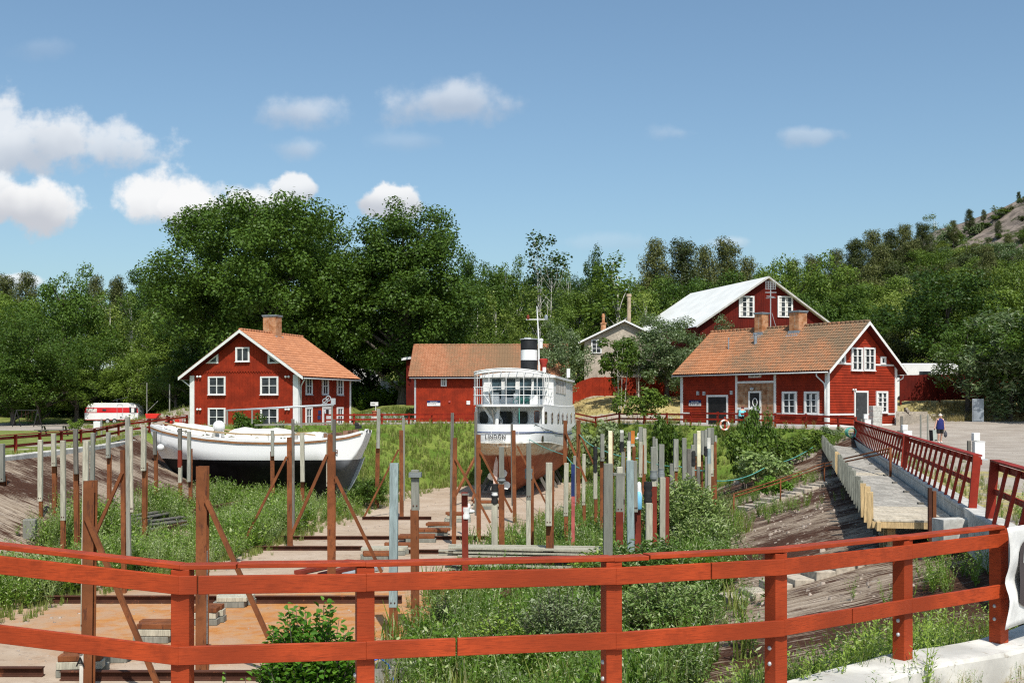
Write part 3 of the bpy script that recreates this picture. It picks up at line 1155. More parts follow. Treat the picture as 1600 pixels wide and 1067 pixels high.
trim(hx0, sd, [(-.06, .28, .1, 4.5), (9.25 - .22, 9.27, .1, 4.5)], 'corner_board', n0=.0, n1=.07)
for px in (312, 442):
 for py in (588.5, 639.5):
  u = fr.u(px + (0 if px < 400 else 8))
  wall_lamp(hx0, fr, u, fr.z(py, u), True, .1)
for r in ((476.6, 588.7, 486.9, 616.8), (502.4, 589, 512.2, 617), (525.5, 590, 535.2, 617.6), (476.6, 636, 486.8, 663.5), (525.6, 636, 535.1, 663.4)):
 window(hx0, sd, sd.rect(*r), 2, 2, frame=.14, sill='zinc', curtain=.25)
d = door(hx0, sd, sd.rect(503, 635.5, 518.5, 663.5), M['white_gloss'], .12)
u0, u1, z0, z1 = sd.rect(503, 635.5, 518.5, 663.5)
g = MB()
sd.box(g, lerp(u0, u1, .35), lerp(u0, u1, .62), lerp(z0, z1, .55), lerp(z0, z1, .85), .05, .06)
g.build('pane', M['glass'], d)
mb = MB()
for px, py in ((493, 644), (492, 652)):
 u = sd.u(px + 6)
 sd.box(mb, u - .2, u + .25, sd.z(py, u) - .15, sd.z(py, u) + .15, 0, .04)
mb.build('notice_board', M['paint_blue'], hx0)
wall_lamp(hx0, sd, sd.u(517.5), sd.z(592.5, sd.u(517.5)), False, .12)
cc = chimney(HA, 4.55, 4.6, 1.15, .95, 9.35)
pA = [HA.p(9.93, -.2, 4.2), HA.p(9.4, .32, 3.75), HA.p(9.32, .36, 3.6), HA.p(9.32, .36, .35)]
downpipe(hx0, pA, .05)
downpipe(hx0, [HA.p(-.72, -.2, 4.2), HA.p(-.2, .0, 3.75), HA.p(-.09, .1, 3.6), HA.p(-.09, .1, .35)], .05)
# --- the long red house on the right, gable toward the quay
hy0 = thing('red_house', 'red house with lichen-stained tiled roof and two brick chimneys beside the gravel yard', 'house', (18, 86, .78))
CL_ = Vector((22.0, 80.36))
gB = Vector((math.cos(R(36)), math.sin(R(36))))
HB = House(hy0, CL_, gB, 7.8, 14.4, .74, 4.82, 7.95)
HB.walls(M['falu_h'], 'h', ('front', 'left'), .19)
HB.roof(tileC, .5, .62, .5, per=.235, course=.345)
fr, sd = HB.front, HB.left
for r in ((1329, 543, 1346.8, 579), (1348.6, 543, 1366.2, 579)):
 window(hy0, fr, fr.rect(*r), 2, 3, frame=.12, curtain=.35, sill=True, dark='glass')
for r in ((1311.6, 555, 1320, 568.6), (1374.8, 557, 1383, 569.6)):
 window(hy0, fr, fr.rect(*r), 1, 1, frame=.16, sill=False)
window(hy0, fr, fr.rect(1368, 611, 1386, 645), 2, 4, frame=.14, curtain=.4)
door(hy0, fr, fr.rect(1334, 610.5, 1355.6, 662), M['dark_door'], .13)
um = 3.9
zbelt, zlow, zbase = fr.z(569.2, um), fr.z(647, um), fr.z(664.5, um)
wu = [fr.u(p) for p in (1329, 1366.2, 1334, 1355.6, 1368, 1386)]
trim(hy0, fr, [(.12, wu[0], zbelt - .06, zbelt + .06), (wu[1], 7.6, zbelt - .06, zbelt + .06)], 'belt_trim', n1=.06)
trim(hy0, fr, [(.12, wu[2], zlow - .06, zlow + .06), (wu[3], wu[4], zlow - .06, zlow + .06), (wu[5], 7.6, zlow - .06, zlow + .06)], 'belt_trim', n1=.061)
trim(hy0, fr, [(.12, wu[2], zbase - .08, zbase + .08), (wu[3], 7.62, zbase - .08, zbase + .08)], 'base_board', n1=.066)
trim(hy0, fr, [(-.06, .17, .6, 4.75), (7.62, 7.86, .6, zbelt)], 'corner_board', n1=.075)
wall_lamp(hy0, fr, fr.u(1333), fr.z(609, fr.u(1333)), True, .08)
# long wall: u is measured away from the near corner
rB = sd.rect
window(hy0, sd, rB(1223, 611.5, 1246, 647), 2, 3, frame=.16, curtain=.2)
window(hy0, sd, rB(1257.5, 611.5, 1280.6, 647), 2, 3, frame=.16, curtain=.4)
window(hy0, sd, rB(1171, 577.5, 1190, 590), 2, 1, frame=.14, sill=False)
d = door(hy0, sd, rB(1105, 617, 1138, 663.5), M['black'], .15)
# brick infill with the black door
br = rB(1152.5, 599, 1211, 667)
mb = MB()
sd.box(mb, br[0], br[1], br[2] - .2, br[3], .0, .045)
mb.build('brick_panel', M['brick_wall'], hy0)
r2 = rB(1171, 611, 1190.3, 663.5)
u0, u1, z0, z1 = r2
mb = MB()
sd.box(mb, u0 + .12, u1 - .12, z0, z1 - .12, .04, .085)
d2 = mb.build('door', M['black'], hy0)
mb = MB()
sd.box(mb, u0, u0 + .13, z0, z1, .04, .13)
sd.box(mb, u1 - .13, u1, z0, z1, .04, .13)
sd.box(mb, u0 + .13, u1 - .13, z1 - .13, z1, .04, .128)
mb.build('door_frame', M['white_trim'], d2)
mb = MB()       # white wreath and three glazed lights painted on the door
cw = sd.pt(lerp(u0, u1, .48), .10, sd.z(628.5, u0))
ring = [cw + Vector((*(sd.D * (.22 * math.cos(q / 20 * 2 * math.pi))), .30 * math.sin(q / 20 * 2 * math.pi))) for q in range(21)]
mb.tube(ring, .035, 6, cap=False)
mb.build('wreath', M['white_trim'], d2)
mb = MB()
for q in range(3):
 a = lerp(u0 + .17, u1 - .17, q / 3)
 b_ = lerp(u0 + .17, u1 - .17, (q + .82) / 3)
 sd.box(mb, a, b_, sd.z(641.5, u0), sd.z(634.5, u0), .08, .092)
mb.build('notice', M['white_cloth'], d2)
ru = [sd.u(p) for p in (1105, 1138, 1151.3, 1211.5, 1223, 1246, 1257.5, 1280.6)]
zl = lambda u: sd.z(647, u)
bx = []
zL = zlow
for a, b_ in ((14.3, ru[0]), (ru[1], ru[2]), (ru[3], ru[4]), (ru[5], ru[6]), (ru[7], .15)):
 bx.append((b_, a, zL - .06, zL + .06))
trim(hy0, sd, bx, 'belt_trim', n1=.06)
bx = [(b_, a, zbase - .08, zbase + .08) for a, b_ in ((14.3, ru[0]), (ru[1], ru[2]), (ru[3], .15))]
trim(hy0, sd, bx, 'base_board', n1=.066)
zt = sd.z(597.5, ru[2])
trim(hy0, sd, [(ru[3], ru[2], zt - .08, zt + .08)], 'belt_trim', n1=.07)
trim(hy0, sd, [(ru[2] - .1, ru[2] + .1, .6, 4.75), (ru[3] - .1, ru[3] + .1, .6, 4.75), (14.4 - .2, 14.46, .6, 4.75), (-.06, .16, .6, 4.75)], 'corner_board', n1=.075)
for px, py in ((1091.5, 614.2), (1101.2, 614.6), (1144, 613.4)):
 u = sd.u(px)
 trim(hy0, sd, [(u - .11, u + .11, sd.z(py, u) - .15, sd.z(py, u) + .15)], 'wall_lamp', M['grey_metal'], n1=.14)
sg = rB(1077, 625.2, 1096, 634)
mb = MB()
sd.box(mb, sg[0], sg[1], (sg[2] + sg[3]) / 2, sg[3], .035, .055)
s_o = mb.build('sign', M['paint_blue'], hy0)
mb = MB()
sd.box(mb, sg[0], sg[1], sg[2], (sg[2] + sg[3]) / 2 - .004, .035, .053)
mb.build('lower_panel', M['white_cloth'], s_o)
wlen = sg[1] - sg[0]
writing(s_o, sd, (sg[0] + wlen * .2, sg[0] + wlen * .8, lerp(sg[2], sg[3], .62), lerp(sg[2], sg[3], .82)), 1, M['white_cloth'], .055, 3)
writing(s_o, sd, (sg[0] + wlen * .05, sg[0] + wlen * .95, lerp(sg[2], sg[3], .1), lerp(sg[2], sg[3], .46)), 1, M['black_wrap'], .053, 4)
u = sd.u(1166)
trim(hy0, sd, [(u - .6, u + .6, sd.z(640, u), sd.z(636.5, u))], 'shelf', M['white_trim'], n0=.04, n1=.3)
mb = MB()
u = sd.u(1177.7)
mb.ball(sd.pt(u, .2, sd.z(607.5, u)), .17, 10, (1, 1, .7))
mb.build('wall_lamp', M['grey_metal'], hy0, smooth=True)
# chimneys: columns seen at px 1251 and 1193
def ridge_v(hs, px):
 k = (px - 800) / F
 q = hs.GL + hs.g * (hs.W / 2)
 return (k * q.y - q.x) / (hs.b.x - k * hs.b.y)
chimney(HB, 3.65, ridge_v(HB, 1250.5), .95, .9, 9.25)
chimney(HB, 3.65, ridge_v(HB, 1193.5), .8, .75, 9.35)
for px, du, hh, rr in ((1197.5, 2.3, .75, .13), (1160, 1.9, .85, .05)):
 v = ridge_v(HB, px) - (3.9 - du) * .2
 q = HB.p(du, v, HB.roof_z(du))
 mb = MB()
 mb.lathe([(rr, -.3), (rr, hh), (rr * 1.25, hh), (rr * 1.2, hh + .1)], q, 10)
 mb.build('vent_pipe', M['zinc'], HB.roof_o, smooth='auto')
downpipe(hy0, [HB.p(-.5, .55, 4.5), HB.p(-.5, .55, 4.25), HB.p(-.12, .2, 3.75), HB.p(-.1, .14, 3.5), HB.p(-.1, .14, .9)], .05)
downpipe(hy0, [HB.p(8.28, -.3, 4.4), HB.p(8.28, -.25, 4.2), HB.p(7.95, .1, 3.9), HB.p(7.9, .1, 3.6), HB.p(7.9, .1, .9)], .05)
# television aerial on the ridge
v = ridge_v(HB, 1204)
q = HB.p(3.9, v, HB.roof_z(3.9))
ss = F / q.y
an = thing('aerial_mast', 'grey television aerial mast with crossbars standing on the red house ridge', 'aerial', q)
mb = MB()
ztop = EYE + (631 - 446) / ss
mb.tube([q - Vector((0, 0, .3)), (q.x, q.y, ztop)], .045, 6)
mb.tube([q + Vector((.5, .0, -.15)), (q.x + .1, q.y, q.z + 1.2)], .02, 5)
mb.build('pole', M['grey_metal'], an)
mb = MB()
z1, z2 = EYE + (631 - 457) / ss, EYE + (631 - 463.5) / ss
mb.bar((q.x - .42, q.y, z1), (q.x + .45, q.y, z1), .05)
mb.bar((q.x - .35, q.y - .3, z2), (q.x + .35, q.y + .3, z2), .10, .06)
mb.bar((q.x - .3, q.y + .3, z2 - .1), (q.x + .3, q.y - .3, z2 - .1), .06, .05)
mb.build('crossbar', M['grey_metal'], an)
mb = MB()
z3 = EYE + (631 - 446) / ss
for i in range(5):
 mb.bar((q.x - .38 + .19 * i, q.y - .05, z3 - .33), (q.x - .38 + .19 * i, q.y - .05, z3 + .33), .03)
 mb.bar((q.x - .4, q.y - .05, z3 - .3 + .15 * i), (q.x + .4, q.y - .05, z3 - .3 + .15 * i), .03)
mb.build('reflector', M['grey_metal'], an)
# --- red store in the middle
hz0 = thing('red_store', 'long red boarded store with mossy tiled roof behind the white ship', 'building', (-1, 103, .5))
ang = R(-1.2)
gC = Vector((math.sin(ang), -math.cos(ang)))     # gable faces left, ridge runs to the right
bC = Vector((-gC.y, gC.x))
front_left = Vector((-8.45, 100.0))
HC = House(hz0, front_left - gC * 8.0, gC, 8.0, 13.0, .5, 4.75, 7.35)
HC.walls(M['falu'], 'v', ('right', 'front'), .22)
HC.roof(tileB, .45, .5, .4, barge=True, trim=M['falu'], per=.235, course=.35, bargew=.16)
wl = HC.right
window(hz0, wl, wl.rect(689, 587.8, 698, 603.6), 2, 2, frame=.1, sill=False)
sg = wl.rect(667.5, 626, 688, 634)
mb = MB()
wl.box(mb, sg[0], sg[1], lerp(sg[2], sg[3], .58), sg[3], .025, .045)
s_o = mb.build('sign', M['paint_blue'], hz0)
mb = MB()
wl.box(mb, sg[0], sg[1], sg[2], lerp(sg[2], sg[3], .575), .025, .044)
mb.build('lower_panel', M['white_cloth'], s_o)
wlen = sg[1] - sg[0]
writing(s_o, wl, (sg[0] + wlen * .22, sg[0] + wlen * .8, lerp(sg[2], sg[3], .68), lerp(sg[2], sg[3], .9)), 1, M['white_cloth'], .045, 7)
writing(s_o, wl, (sg[0] + wlen * .06, sg[0] + wlen * .72, lerp(sg[2], sg[3], .22), lerp(sg[2], sg[3], .5)), 1, M['black_wrap'], .044, 8)
trim(hz0, wl, [wl.rect(729, 626, 734.6, 632)], 'notice', M['white_cloth'], n0=.02, n1=.045)
trim(hz0, wl, [wl.rect(701, 626, 703.8, 628.8)], 'alarm_box', M['paint_coral'], n0=.0, n1=.08)
wall_lamp(hz0, wl, wl.u(657), wl.z(590.5, wl.u(657)), False, .12)
trim(hz0, wl, [(-.03, .12, .4, 4.6)], 'corner_board', M['grey_metal'], n1=.04)
# --- pale rendered house on the terrace
rend = mat('grey_beige_render', (.50, .435, .35), .95, .14, .8, bump=.3, fine=8)
hs0 = thing('rendered_house', 'grey-beige rendered house with pale sheet roof behind the red board fence', 'house', (11, 113, 3))
HD = House(hs0, (7.0, 111.4), (1, -.06), 7.7, 9.5, 3.0, 8.35, 10.2)
HD.walls(rend, 'none', ())
HD.roof(M['metal_roof'], .55, .45, .4, tiles=False, gutter=False, thick=.12, bargew=.18)
fr = HD.front
window(hs0, fr, fr.rect(923.6, 530.5, 940.2, 552), 2, 3, frame=.1, sill=False)
mb = MB()
q = HD.p(1.9, 4, 0)
z0 = HD.roof_z(1.9)
mb.lathe([(.27, -.4), (.27, .85), (.33, .85), (.33, .98), (.16, 1.0), (.14, 1.5), (.18, 1.55), (.15, 1.75), (.1, 1.9)], (q.x, q.y, z0), 10)
mb.build('chimney', M['brick'], hs0, smooth='auto')
mb = MB()
q = HD.p(4.6, 7.5, 0)
mb.lathe([(.2, -.5), (.2, 3.3), (.28, 3.35), (.25, 3.6)], (q.x, q.y, HD.roof_z(4.6)), 10)
mb.build('stove_pipe', mat('rusty_beige_pipe', (.38, .29, .20), .8, .3, 2), HD.roof_o, smooth='auto')
# --- big barn behind
hb0 = thing('barn', 'large dark red barn with pale sheet-metal roof above the right-hand houses', 'barn', (25, 118, 3.5))
gE = Vector((.962, .272)).normalized()
apex = Vector(((1197 - 800) / 16.0, F / 16.0))
HE = House(hb0, apex - gE * 7.0, gE, 14.0, 17.0, 3.0, 10.0, 14.55)
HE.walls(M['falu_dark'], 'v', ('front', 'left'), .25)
HE.roof(M['metal_roof'], .6, .55, .4, tiles=False, gutter=False, thick=.1, bargew=.2, trim=mat('weathered_grey_board', (.45, .44, .41), .8, .15, 2))
fr = HE.front
for r in ((1154, 462.5, 1178, 496), (1214.5, 462.8, 1238.2, 496)):
 window(hb0, fr, fr.rect(*r), 2, 4, frame=.14, sill=False, curtain=.45)
# dark annexe roof peeping over the store
mb = MB()
hk = thing('red_shed', 'dark red shed half hidden between the oak and the red store', 'shed', (-10.5, 112, 2))
HK = House(hk, (-10.3, 112.5), (1, 0), 4.6, 5, 1.8, 6.6, 7.0)
HK.walls(M['falu_dark'], 'v', ('front',), .25)
HK.roof(M['zinc'], .4, .4, .3, tiles=False, gutter=False)
# ------------------------------------------------------------------ fences
def board_fence(name, label, pts, z_h, hgt, group=None, material=None):
 th = thing(name, label, 'fence', (*pts[0], z_h(*pts[0])), group)
 pm, bm_ = MB(), MB()
 for (a, b_) in zip(pts, pts[1:]):
  a, b_ = Vector(a), Vector(b_)
  L = (b_ - a).length
  d = (b_ - a) / L
  nn = Vector((d.y, -d.x))
  k = int(L / .16)
  for i in range(k):
   p = a + d * (L * (i + .5) / k)
   z = z_h(p.x, p.y)
   o_ = .0 if i % 2 else .022
   q = p + nn * (.02 + o_)
   bm_.box((q.x, q.y, z + hgt / 2 + random.uniform(-.01, .01)), (L / k * 1.04, .02, hgt), math.atan2(d.y, d.x))
  for zz in (.3, hgt - .22):
   za, zb_ = z_h(*a) + zz, z_h(*b_) + zz
   bm_.bar((a.x, a.y, za), (b_.x, b_.y, zb_), .05, .1)
  kp = max(1, round(L / 3.2))
  for i in range(kp + 1):
   p = a + d * (L * i / kp) + nn * .1
   pb = MB()
   pb.box((p.x, p.y, z_h(p.x, p.y) + hgt / 2 - .1), (.15, .12, hgt + .3), math.atan2(d.y, d.x))
   pb.build('post', material or M['falu'], th)
 bm_.build('boards', material or M['falu'], th)
 return th
fz = lambda x, y: 3.0
board_fence('board_fence', 'red board fence on the terrace below the pale rendered house', [(5.0, 108.5), (12.5, 108.8), (21.5, 107.5)], lambda x, y: height(x, y) + .05, 1.75)
board_fence('board_fence', 'shaded dark red board fence on the bank right of the gabled house', [(31.5, 93.5), (38, 94), (46, 93)], lambda x, y: height(x, y) + .1, 2.1, None, M['falu_dark'])  # dark red boards: the deep tree shade is put into their colour
def rail_fence(label, pts, hgt=.9, step=2.6, zf=None, group=None, name='rail_fence', rails=(.95, .52), post=.12, board=(.035, .13), cap=False):
 zf = zf or gz
 th = thing(name, label, 'fence', (*pts[0], zf(*pts[0])), group)
 for si, (a, b_) in enumerate(zip(pts, pts[1:])):
  a, b_ = Vector(a), Vector(b_)
  L = (b_ - a).length
  d = (b_ - a) / L
  k = max(1, round(L / step))
  nn = Vector((d.y, -d.x))
  if nn.y > 0:
   nn = -nn
  ps = []
  for i in range(k + 1):
   p = a + d * (L * i / k)
   z = zf(p.x, p.y)
   ps.append((p, z))
   if i < k or si == len(pts) - 2:
    pb = MB()
    pb.box((p.x, p.y, z + hgt / 2 - .1), (post, post, hgt + .2), math.atan2(d.y, d.x))
    pb.build('post', M['rail_red'], th)
  for r_ in rails:
   rb = MB()
   for (p, z), (q, z2) in zip(ps, ps[1:]):
    p_, q_ = p + nn * (post / 2 + .02), q + nn * (post / 2 + .02)
    rb.bar((p_.x, p_.y, z + hgt * r_ - .07), (q_.x, q_.y, z2 + hgt * r_ - .07), board[0], board[1])
   rb.build('rail', M['rail_red'], th)
  if cap:
   rb = MB()
   for (p, z), (q, z2) in zip(ps, ps[1:]):
    rb.bar((p.x, p.y, z + hgt + .02), (q.x, q.y, z2 + hgt + .02), .16, .035)
   rb.build('rail', M['rail_red'], th)
 return th
rail_fence('low red rail fence along the left quay edge in front of the meadow', [(-22.3, 34), (-22.5, 49.5), (-23.2, 62), (-24.6, 74), (-23, 81.5)], .88, 3.0, cap=True)
rail_fence('low red rail fence in the grass between the two boats', [(-14.2, 87.6), (-8.2, 91.6), (-3, 95.8)], .85, 2.5)
rail_fence('low red rail fence behind the bushes right of the white ship', [(5.2, 98.2), (10.5, 91.5), (13.4, 86.4)], .9, 2.6)
rail_fence('low red rail fence in front of the black door, carrying a lifebuoy', [(13.4, 86.4), (20.3, 79.6), (21.9, 77.3), (22.6, 75.8)], 1.0, 2.5)
# ------------------------------------------------------------------ fence in front of the viewer
ff = thing('timber_fence', 'bright red timber fence with two rails and a flat handrail along the near curb', 'fence', (0, 8.3, .1))
fp = [Vector((x, y, z)) for x, y, z in FENCE]
def fence_normal(i):
 a = fp[max(0, i - 1)]
 b = fp[min(len(fp) - 1, i + 1)]
 d = (b - a).normalized()
 n = Vector((d.y, -d.x, 0)).normalized()     # towards the viewer
 return n
for i, p in enumerate(fp):
 n = fence_normal(i)
 ang = math.atan2(n.y, n.x) + math.pi / 2
 zb = .1 + .15 * (1 - sstep(-3.6, -2.2, p.x))
 mb = MB()
 mb.box((p.x, p.y, (zb + p.z - .032) / 2), (.122, .122, p.z - .032 - zb), ang)
 po = mb.build('post', M['fence_red'], ff, bevel=.006)
 bb = MB()
 d = Vector((-n.y, n.x, 0))
 for zz in (.22, .34):
  for sd_ in (-1,):
   c = p - d * .063 * -1
   c = Vector((p.x, p.y, 0)) + d * .063 * (-1 if p.x < 9 else 1)
   bb.ball((c.x, c.y, zb + zz), .018, 8)
 bb.build('bolt', M['grey_metal'], po, smooth=True)
def fence_rail(zo, h, thick, off, name, gaps=()):
 for i in range(len(fp) - 1):
  a, b = fp[i], fp[i + 1]
  na, nb = fence_normal(i), fence_normal(i + 1)
  mb = MB()
  for (t0, t1) in ((0, 1),):
   cuts = [0] + [g[1] for g in gaps if g[0] == i] + [1]
   for c0, c1 in zip(cuts, cuts[1:]):
    e0 = .004 if c0 > 0 else 0
    e1 = .004 if c1 < 1 else 0
    A = a.lerp(b, c0 + e0)
    B = a.lerp(b, c1 - e1)
    NA = na.lerp(nb, c0)
    NB = na.lerp(nb, c1)
    wob = random.uniform(-.004, .004)
    p0, p1 = A + NA * off, B + NB * off
    vs = []
    for (pp, nn, zz) in ((p0, NA, a.z * (1 - c0) + b.z * c0), (p1, NB, a.z * (1 - c1) + b.z * c1)):
     for (o_, hz) in ((0, 0), (thick, 0), (thick, h), (0, h)):
      q = pp + nn * o_
      vs.append((q.x, q.y, zz + zo + hz + wob))
    mb.add(vs, [(0, 1, 2, 3), (7, 6, 5, 4), (0, 4, 5, 1), (1, 5, 6, 2), (2, 6, 7, 3), (3, 7, 4, 0)])
  mb.build(name, M['fence_red'], ff, bevel=.004)
fence_rail(-.19, .122, .034, .064, 'rail', gaps=((2, .10), (4, .55)))
fence_rail(-.655, .122, .034, .064, 'rail', gaps=((3, .35), (5, .5)))
fence_rail(-.030, .032, .135, -.065, 'handrail', gaps=((2, .3), (4, .2)))
# banner tied to the fence at the right edge of the view
bt = Vector((4.38, 10.40, 0))
be = Vector((6.6, 12.75, 0))
bd = (be - bt).normalized()
bn = Vector((bd.y, -bd.x, 0))
rows = []
for k in range(19):
 v = k / 18
 row = []
 for q in range(25):
  u = q / 24
  wv = .012 * math.sin(u * 9 + v * 4) * (.3 + v) + .007 * math.sin(v * 11 + u * 3)
  x = bt + bd * (u * 2.6) + bn * (.09 + wv - .05 * math.exp(-((v - .55) / .12) ** 2) * (u < .2))
  edge = .07 * math.sin(v * math.pi) * (1 - u)
  rows_z = lerp(1.19 - .02 * u, .27, v)
  row.append((x.x + bd.x * edge, x.y + bd.y * edge, rows_z))
 rows.append(row)
mb = MB()
mb.grid(rows)
bn_o = tag(mb.build('banner', M['white_cloth'], None, smooth=True, loc=(bt.x, bt.y, .2)), 'white banner with a dark rounded panel tied to the near red fence', 'banner')
bn_o.modifiers.new('thick', 'SOLIDIFY').thickness = .003
def banner_pt(u, v, off):
 wv = .012 * math.sin(u * 9 + v * 4) * (.3 + v) + .007 * math.sin(v * 11 + u * 3)
 x = bt + bd * (u * 2.6) + bn * (.09 + wv + off)
 return Vector((x.x + bd.x * .07 * math.sin(v * math.pi) * (1 - u), x.y + bd.y * .07 * math.sin(v * math.pi) * (1 - u), lerp(1.19 - .02 * u, .27, v)))
mb = MB()
ws = []
for k in range(13):
 v = .12 + .72 * k / 12
 ins = 0.0
 e = abs(v - .48) / .36
 ins = .09 * (1 - math.sqrt(max(0, 1 - max(0, (e - .55) / .45) ** 2)))
 ws.append([banner_pt(.08 + ins + (.88 - ins) * q / 30, v, .012) for q in range(31)])
mb.grid(ws)
mb.build('printed_panel', mat('dark_print', (.06, .048, .05), .6, .1, 2), bn_o, smooth=True)
mb = MB()
mb.grid([[banner_pt(.115 + .05 * q, v, .018) for q in range(2)] for v in (.26, .32, .38)])
mb.build('lettering', M['white_cloth'], bn_o)
# ------------------------------------------------------------------ balustrade on the right quay
def balustrade(label, y0, y1, n, endpost):
 th = thing('balustrade', label, 'balustrade', (Lx(y1), y1, .08), 'red balustrade panels on the quay curb')
 dL = Vector((.2394, .971, 0))
 nr = Vector((.971, -.2394, 0))          # toward the yard
 A = Vector((Lx(y0), y0, .08))
 B = Vector((Lx(y1), y1, .08))
 lean = .17
 for i in range(n + 1):
  p = A.lerp(B, i / n)
  mb = MB()
  foot = p - nr * .16
  head = p + nr * (lean - .10) + Vector((0, 0, 1.06))
  if (endpost and i == 0) or i == n:
   mb.bar(p - nr * .05, p + nr * .04 + Vector((0, 0, 1.1)), .16, .12, dL)
   mb.build('post', M['rail_red'], th)
  else:
   mb.bar(foot, head, .10, .06, nr)
   mb.build('baluster', M['rail_red'], th)
 up = Vector((0, 0, 1))
 for nm, zz, o_, w_, h_ in (('handrail', 1.12, .05, .18, .035), ('rail', .98, .12, .035, .12), ('rail', .52, .04, .035, .11)):
  mb = MB()
  mb.bar(A + nr * o_ + up * zz - dL * .06, B + nr * o_ + up * zz + dL * .06, w_, h_)
  mb.build(nm, M['rail_red'], th)
 return th
balustrade('far red balustrade panel beside the wooden walkway, reaching toward the red house', 40.6, 74.5, 28, True)
balustrade('middle red balustrade panel with leaning uprights on the grey quay curb', 24.6, 40.0, 13, True)
balustrade('nearest red balustrade panel, standing behind the white banner', 15.5, 22.4, 6, True)
# ------------------------------------------------------------------ wooden walkway along the right quay
wk = thing('wooden_walkway', 'long grey plank walkway on fender piles along the right quay', 'walkway', (9, 25.3, -.25))
dL = Vector((.2394, .971, 0))
nr = Vector((.971, -.2394, 0))
ZD = -.27
old, new, new2, old2 = MB(), MB(), MB(), MB()
y = 25.3
k = 0
Lw = 55.2
npl = int(Lw / .15)
for i in range(npl):
 s_ = i * Lw / npl
 c = Vector((Lx(25.3) - 1.13, 25.55, ZD)) + dL * s_
 m_ = new if s_ < 3.4 else new2 if 16.2 < s_ < 18.2 else old2 if s_ > 18 else old
 m_.box((c.x + random.uniform(-.02, .02) * 1, c.y, ZD - .02 + random.uniform(-.006, .006)), (1.74 + random.uniform(-.02, .03), Lw / npl * .94, .04), math.atan2(nr.y, nr.x))
old.build('deck', M['plank'], wk)
new.build('deck', M['plank_new'], wk)
new2.build('deck', M['plank_new'], wk)
old2.build('deck', M['plank'], wk)
for nm, mt, s0, s1 in (('edge_beam', 'timber_new', -.05, 3.2), ('edge_beam', 'fender', 3.25, Lw)):
 for o_ in (-1.93, -.36):
  mb = MB()
  a = Vector((Lx(25.3) + o_ * 1.03 + .05, 25.5, ZD - .14)) + dL * s0
  mb.bar(a, a + dL * (s1 - s0), .09, .19)
  mb.build(nm, M[mt], wk)
 if mt == 'timber_new':
  mb = MB()
  a = Vector((Lx(25.3) - 1.98, 25.5 + .35, ZD - .115)) + dL * -.12
  mb.bar(a, a + nr * 1.68, .06, .15)
  mb.build(nm, M[mt], wk)
npile = 42
for i in range(npile):
 s_ = .25 + i * 1.29
 a = Vector((Lx(25.3) - 2.06, 25.8, 0)) + dL * s_
 zb = gz(a.x, a.y)
 mb = MB()
 mt = 'timber_new' if i in (0, 1, 2, 16, 17) else 'timber'
 dx, dy = random.uniform(-.015, .015), random.uniform(-.02, .02)
 top = ZD + .60 + random.uniform(-.05, .05)
 ang_ = math.atan2(nr.y, nr.x)
 mb.obox(Vector((a.x - .03, a.y, ZD - .24)), nr * .14, dL * .065, (dx, dy, top - ZD + .24))
 mb.build('fender_board', M['fender' if mt == 'timber' else mt], wk, bevel=.008)
 mb = MB()
 a = a + nr * .42
 zb = gz(a.x, a.y)
 mb.obox(Vector((a.x, a.y, zb - .2)), nr * .16, dL * .16, (0, 0, ZD - .05 - zb + .2))
 po = mb.build('pile', M['timber_new' if mt == 'timber_new' else 'timber_dark'], wk)  # dark timber paints the deck's shadow onto the set-back piles
 mb = MB()
 for zz in (-.65, -1.15, -1.65):
  if ZD + zz > zb + .1:
   mb.box((a.x + .09, a.y + .13, ZD + zz), (.14, .30, .05), ang_)
 if mb.v:
  mb.build('spacer', M['timber_pale'], po)
# inner supports
for i in range(14):
 s_ = .3 + i * 4
 a = Vector((Lx(25.3) - .6, 25.4, 0)) + dL * s_
 mb = MB()
 zb = gz(a.x, a.y)
 mb.box((a.x, a.y, (zb + ZD - .1) / 2), (.14, .14, ZD - .1 - zb + .3))
 mb.build('support', M['timber_dark'], wk)
# two rusty uprights and concrete blocks at the near end of the walkway
th = thing('boarding_post', 'pair of rusty steel uprights on a concrete foot at the walkway end', 'post', P(1455, 835, 72))
for px, yt, mt in ((1453, 762, 'steel_dark'), (1459.5, 767, 'steel')):
 q = P(px, 835, 72)
 mb = MB()
 mb.box((q.x, q.y, (gz(q.x, q.y) + P(px, yt, 72).z) / 2), (.075, .075, P(px, yt, 72).z - gz(q.x, q.y)))
 mb.build('upright', M[mt], th)
mb = MB()
q = P(1456, 838, 72)
mb.box((q.x, q.y, gz(q.x, q.y) + .07), (.55, .4, .3))
mb.build('foot', M['concrete_old'], th)
mb = MB()
q = P(1503, 827, 74)
mb.obox((q.x - .5, q.y - .3, -.62), (.62, .12, 0), (-.06, .5, 0), (0, 0, .50))
mb.obox((q.x + .14, q.y - .22, -.62), (.55, .14, 0), (-.06, .5, 0), (0, 0, .44))
tag(mb.build('concrete_block', M['concrete'], None, loc=(q.x, q.y, -.3)), 'whitish concrete block between the walkway end and the quay curb', 'block')
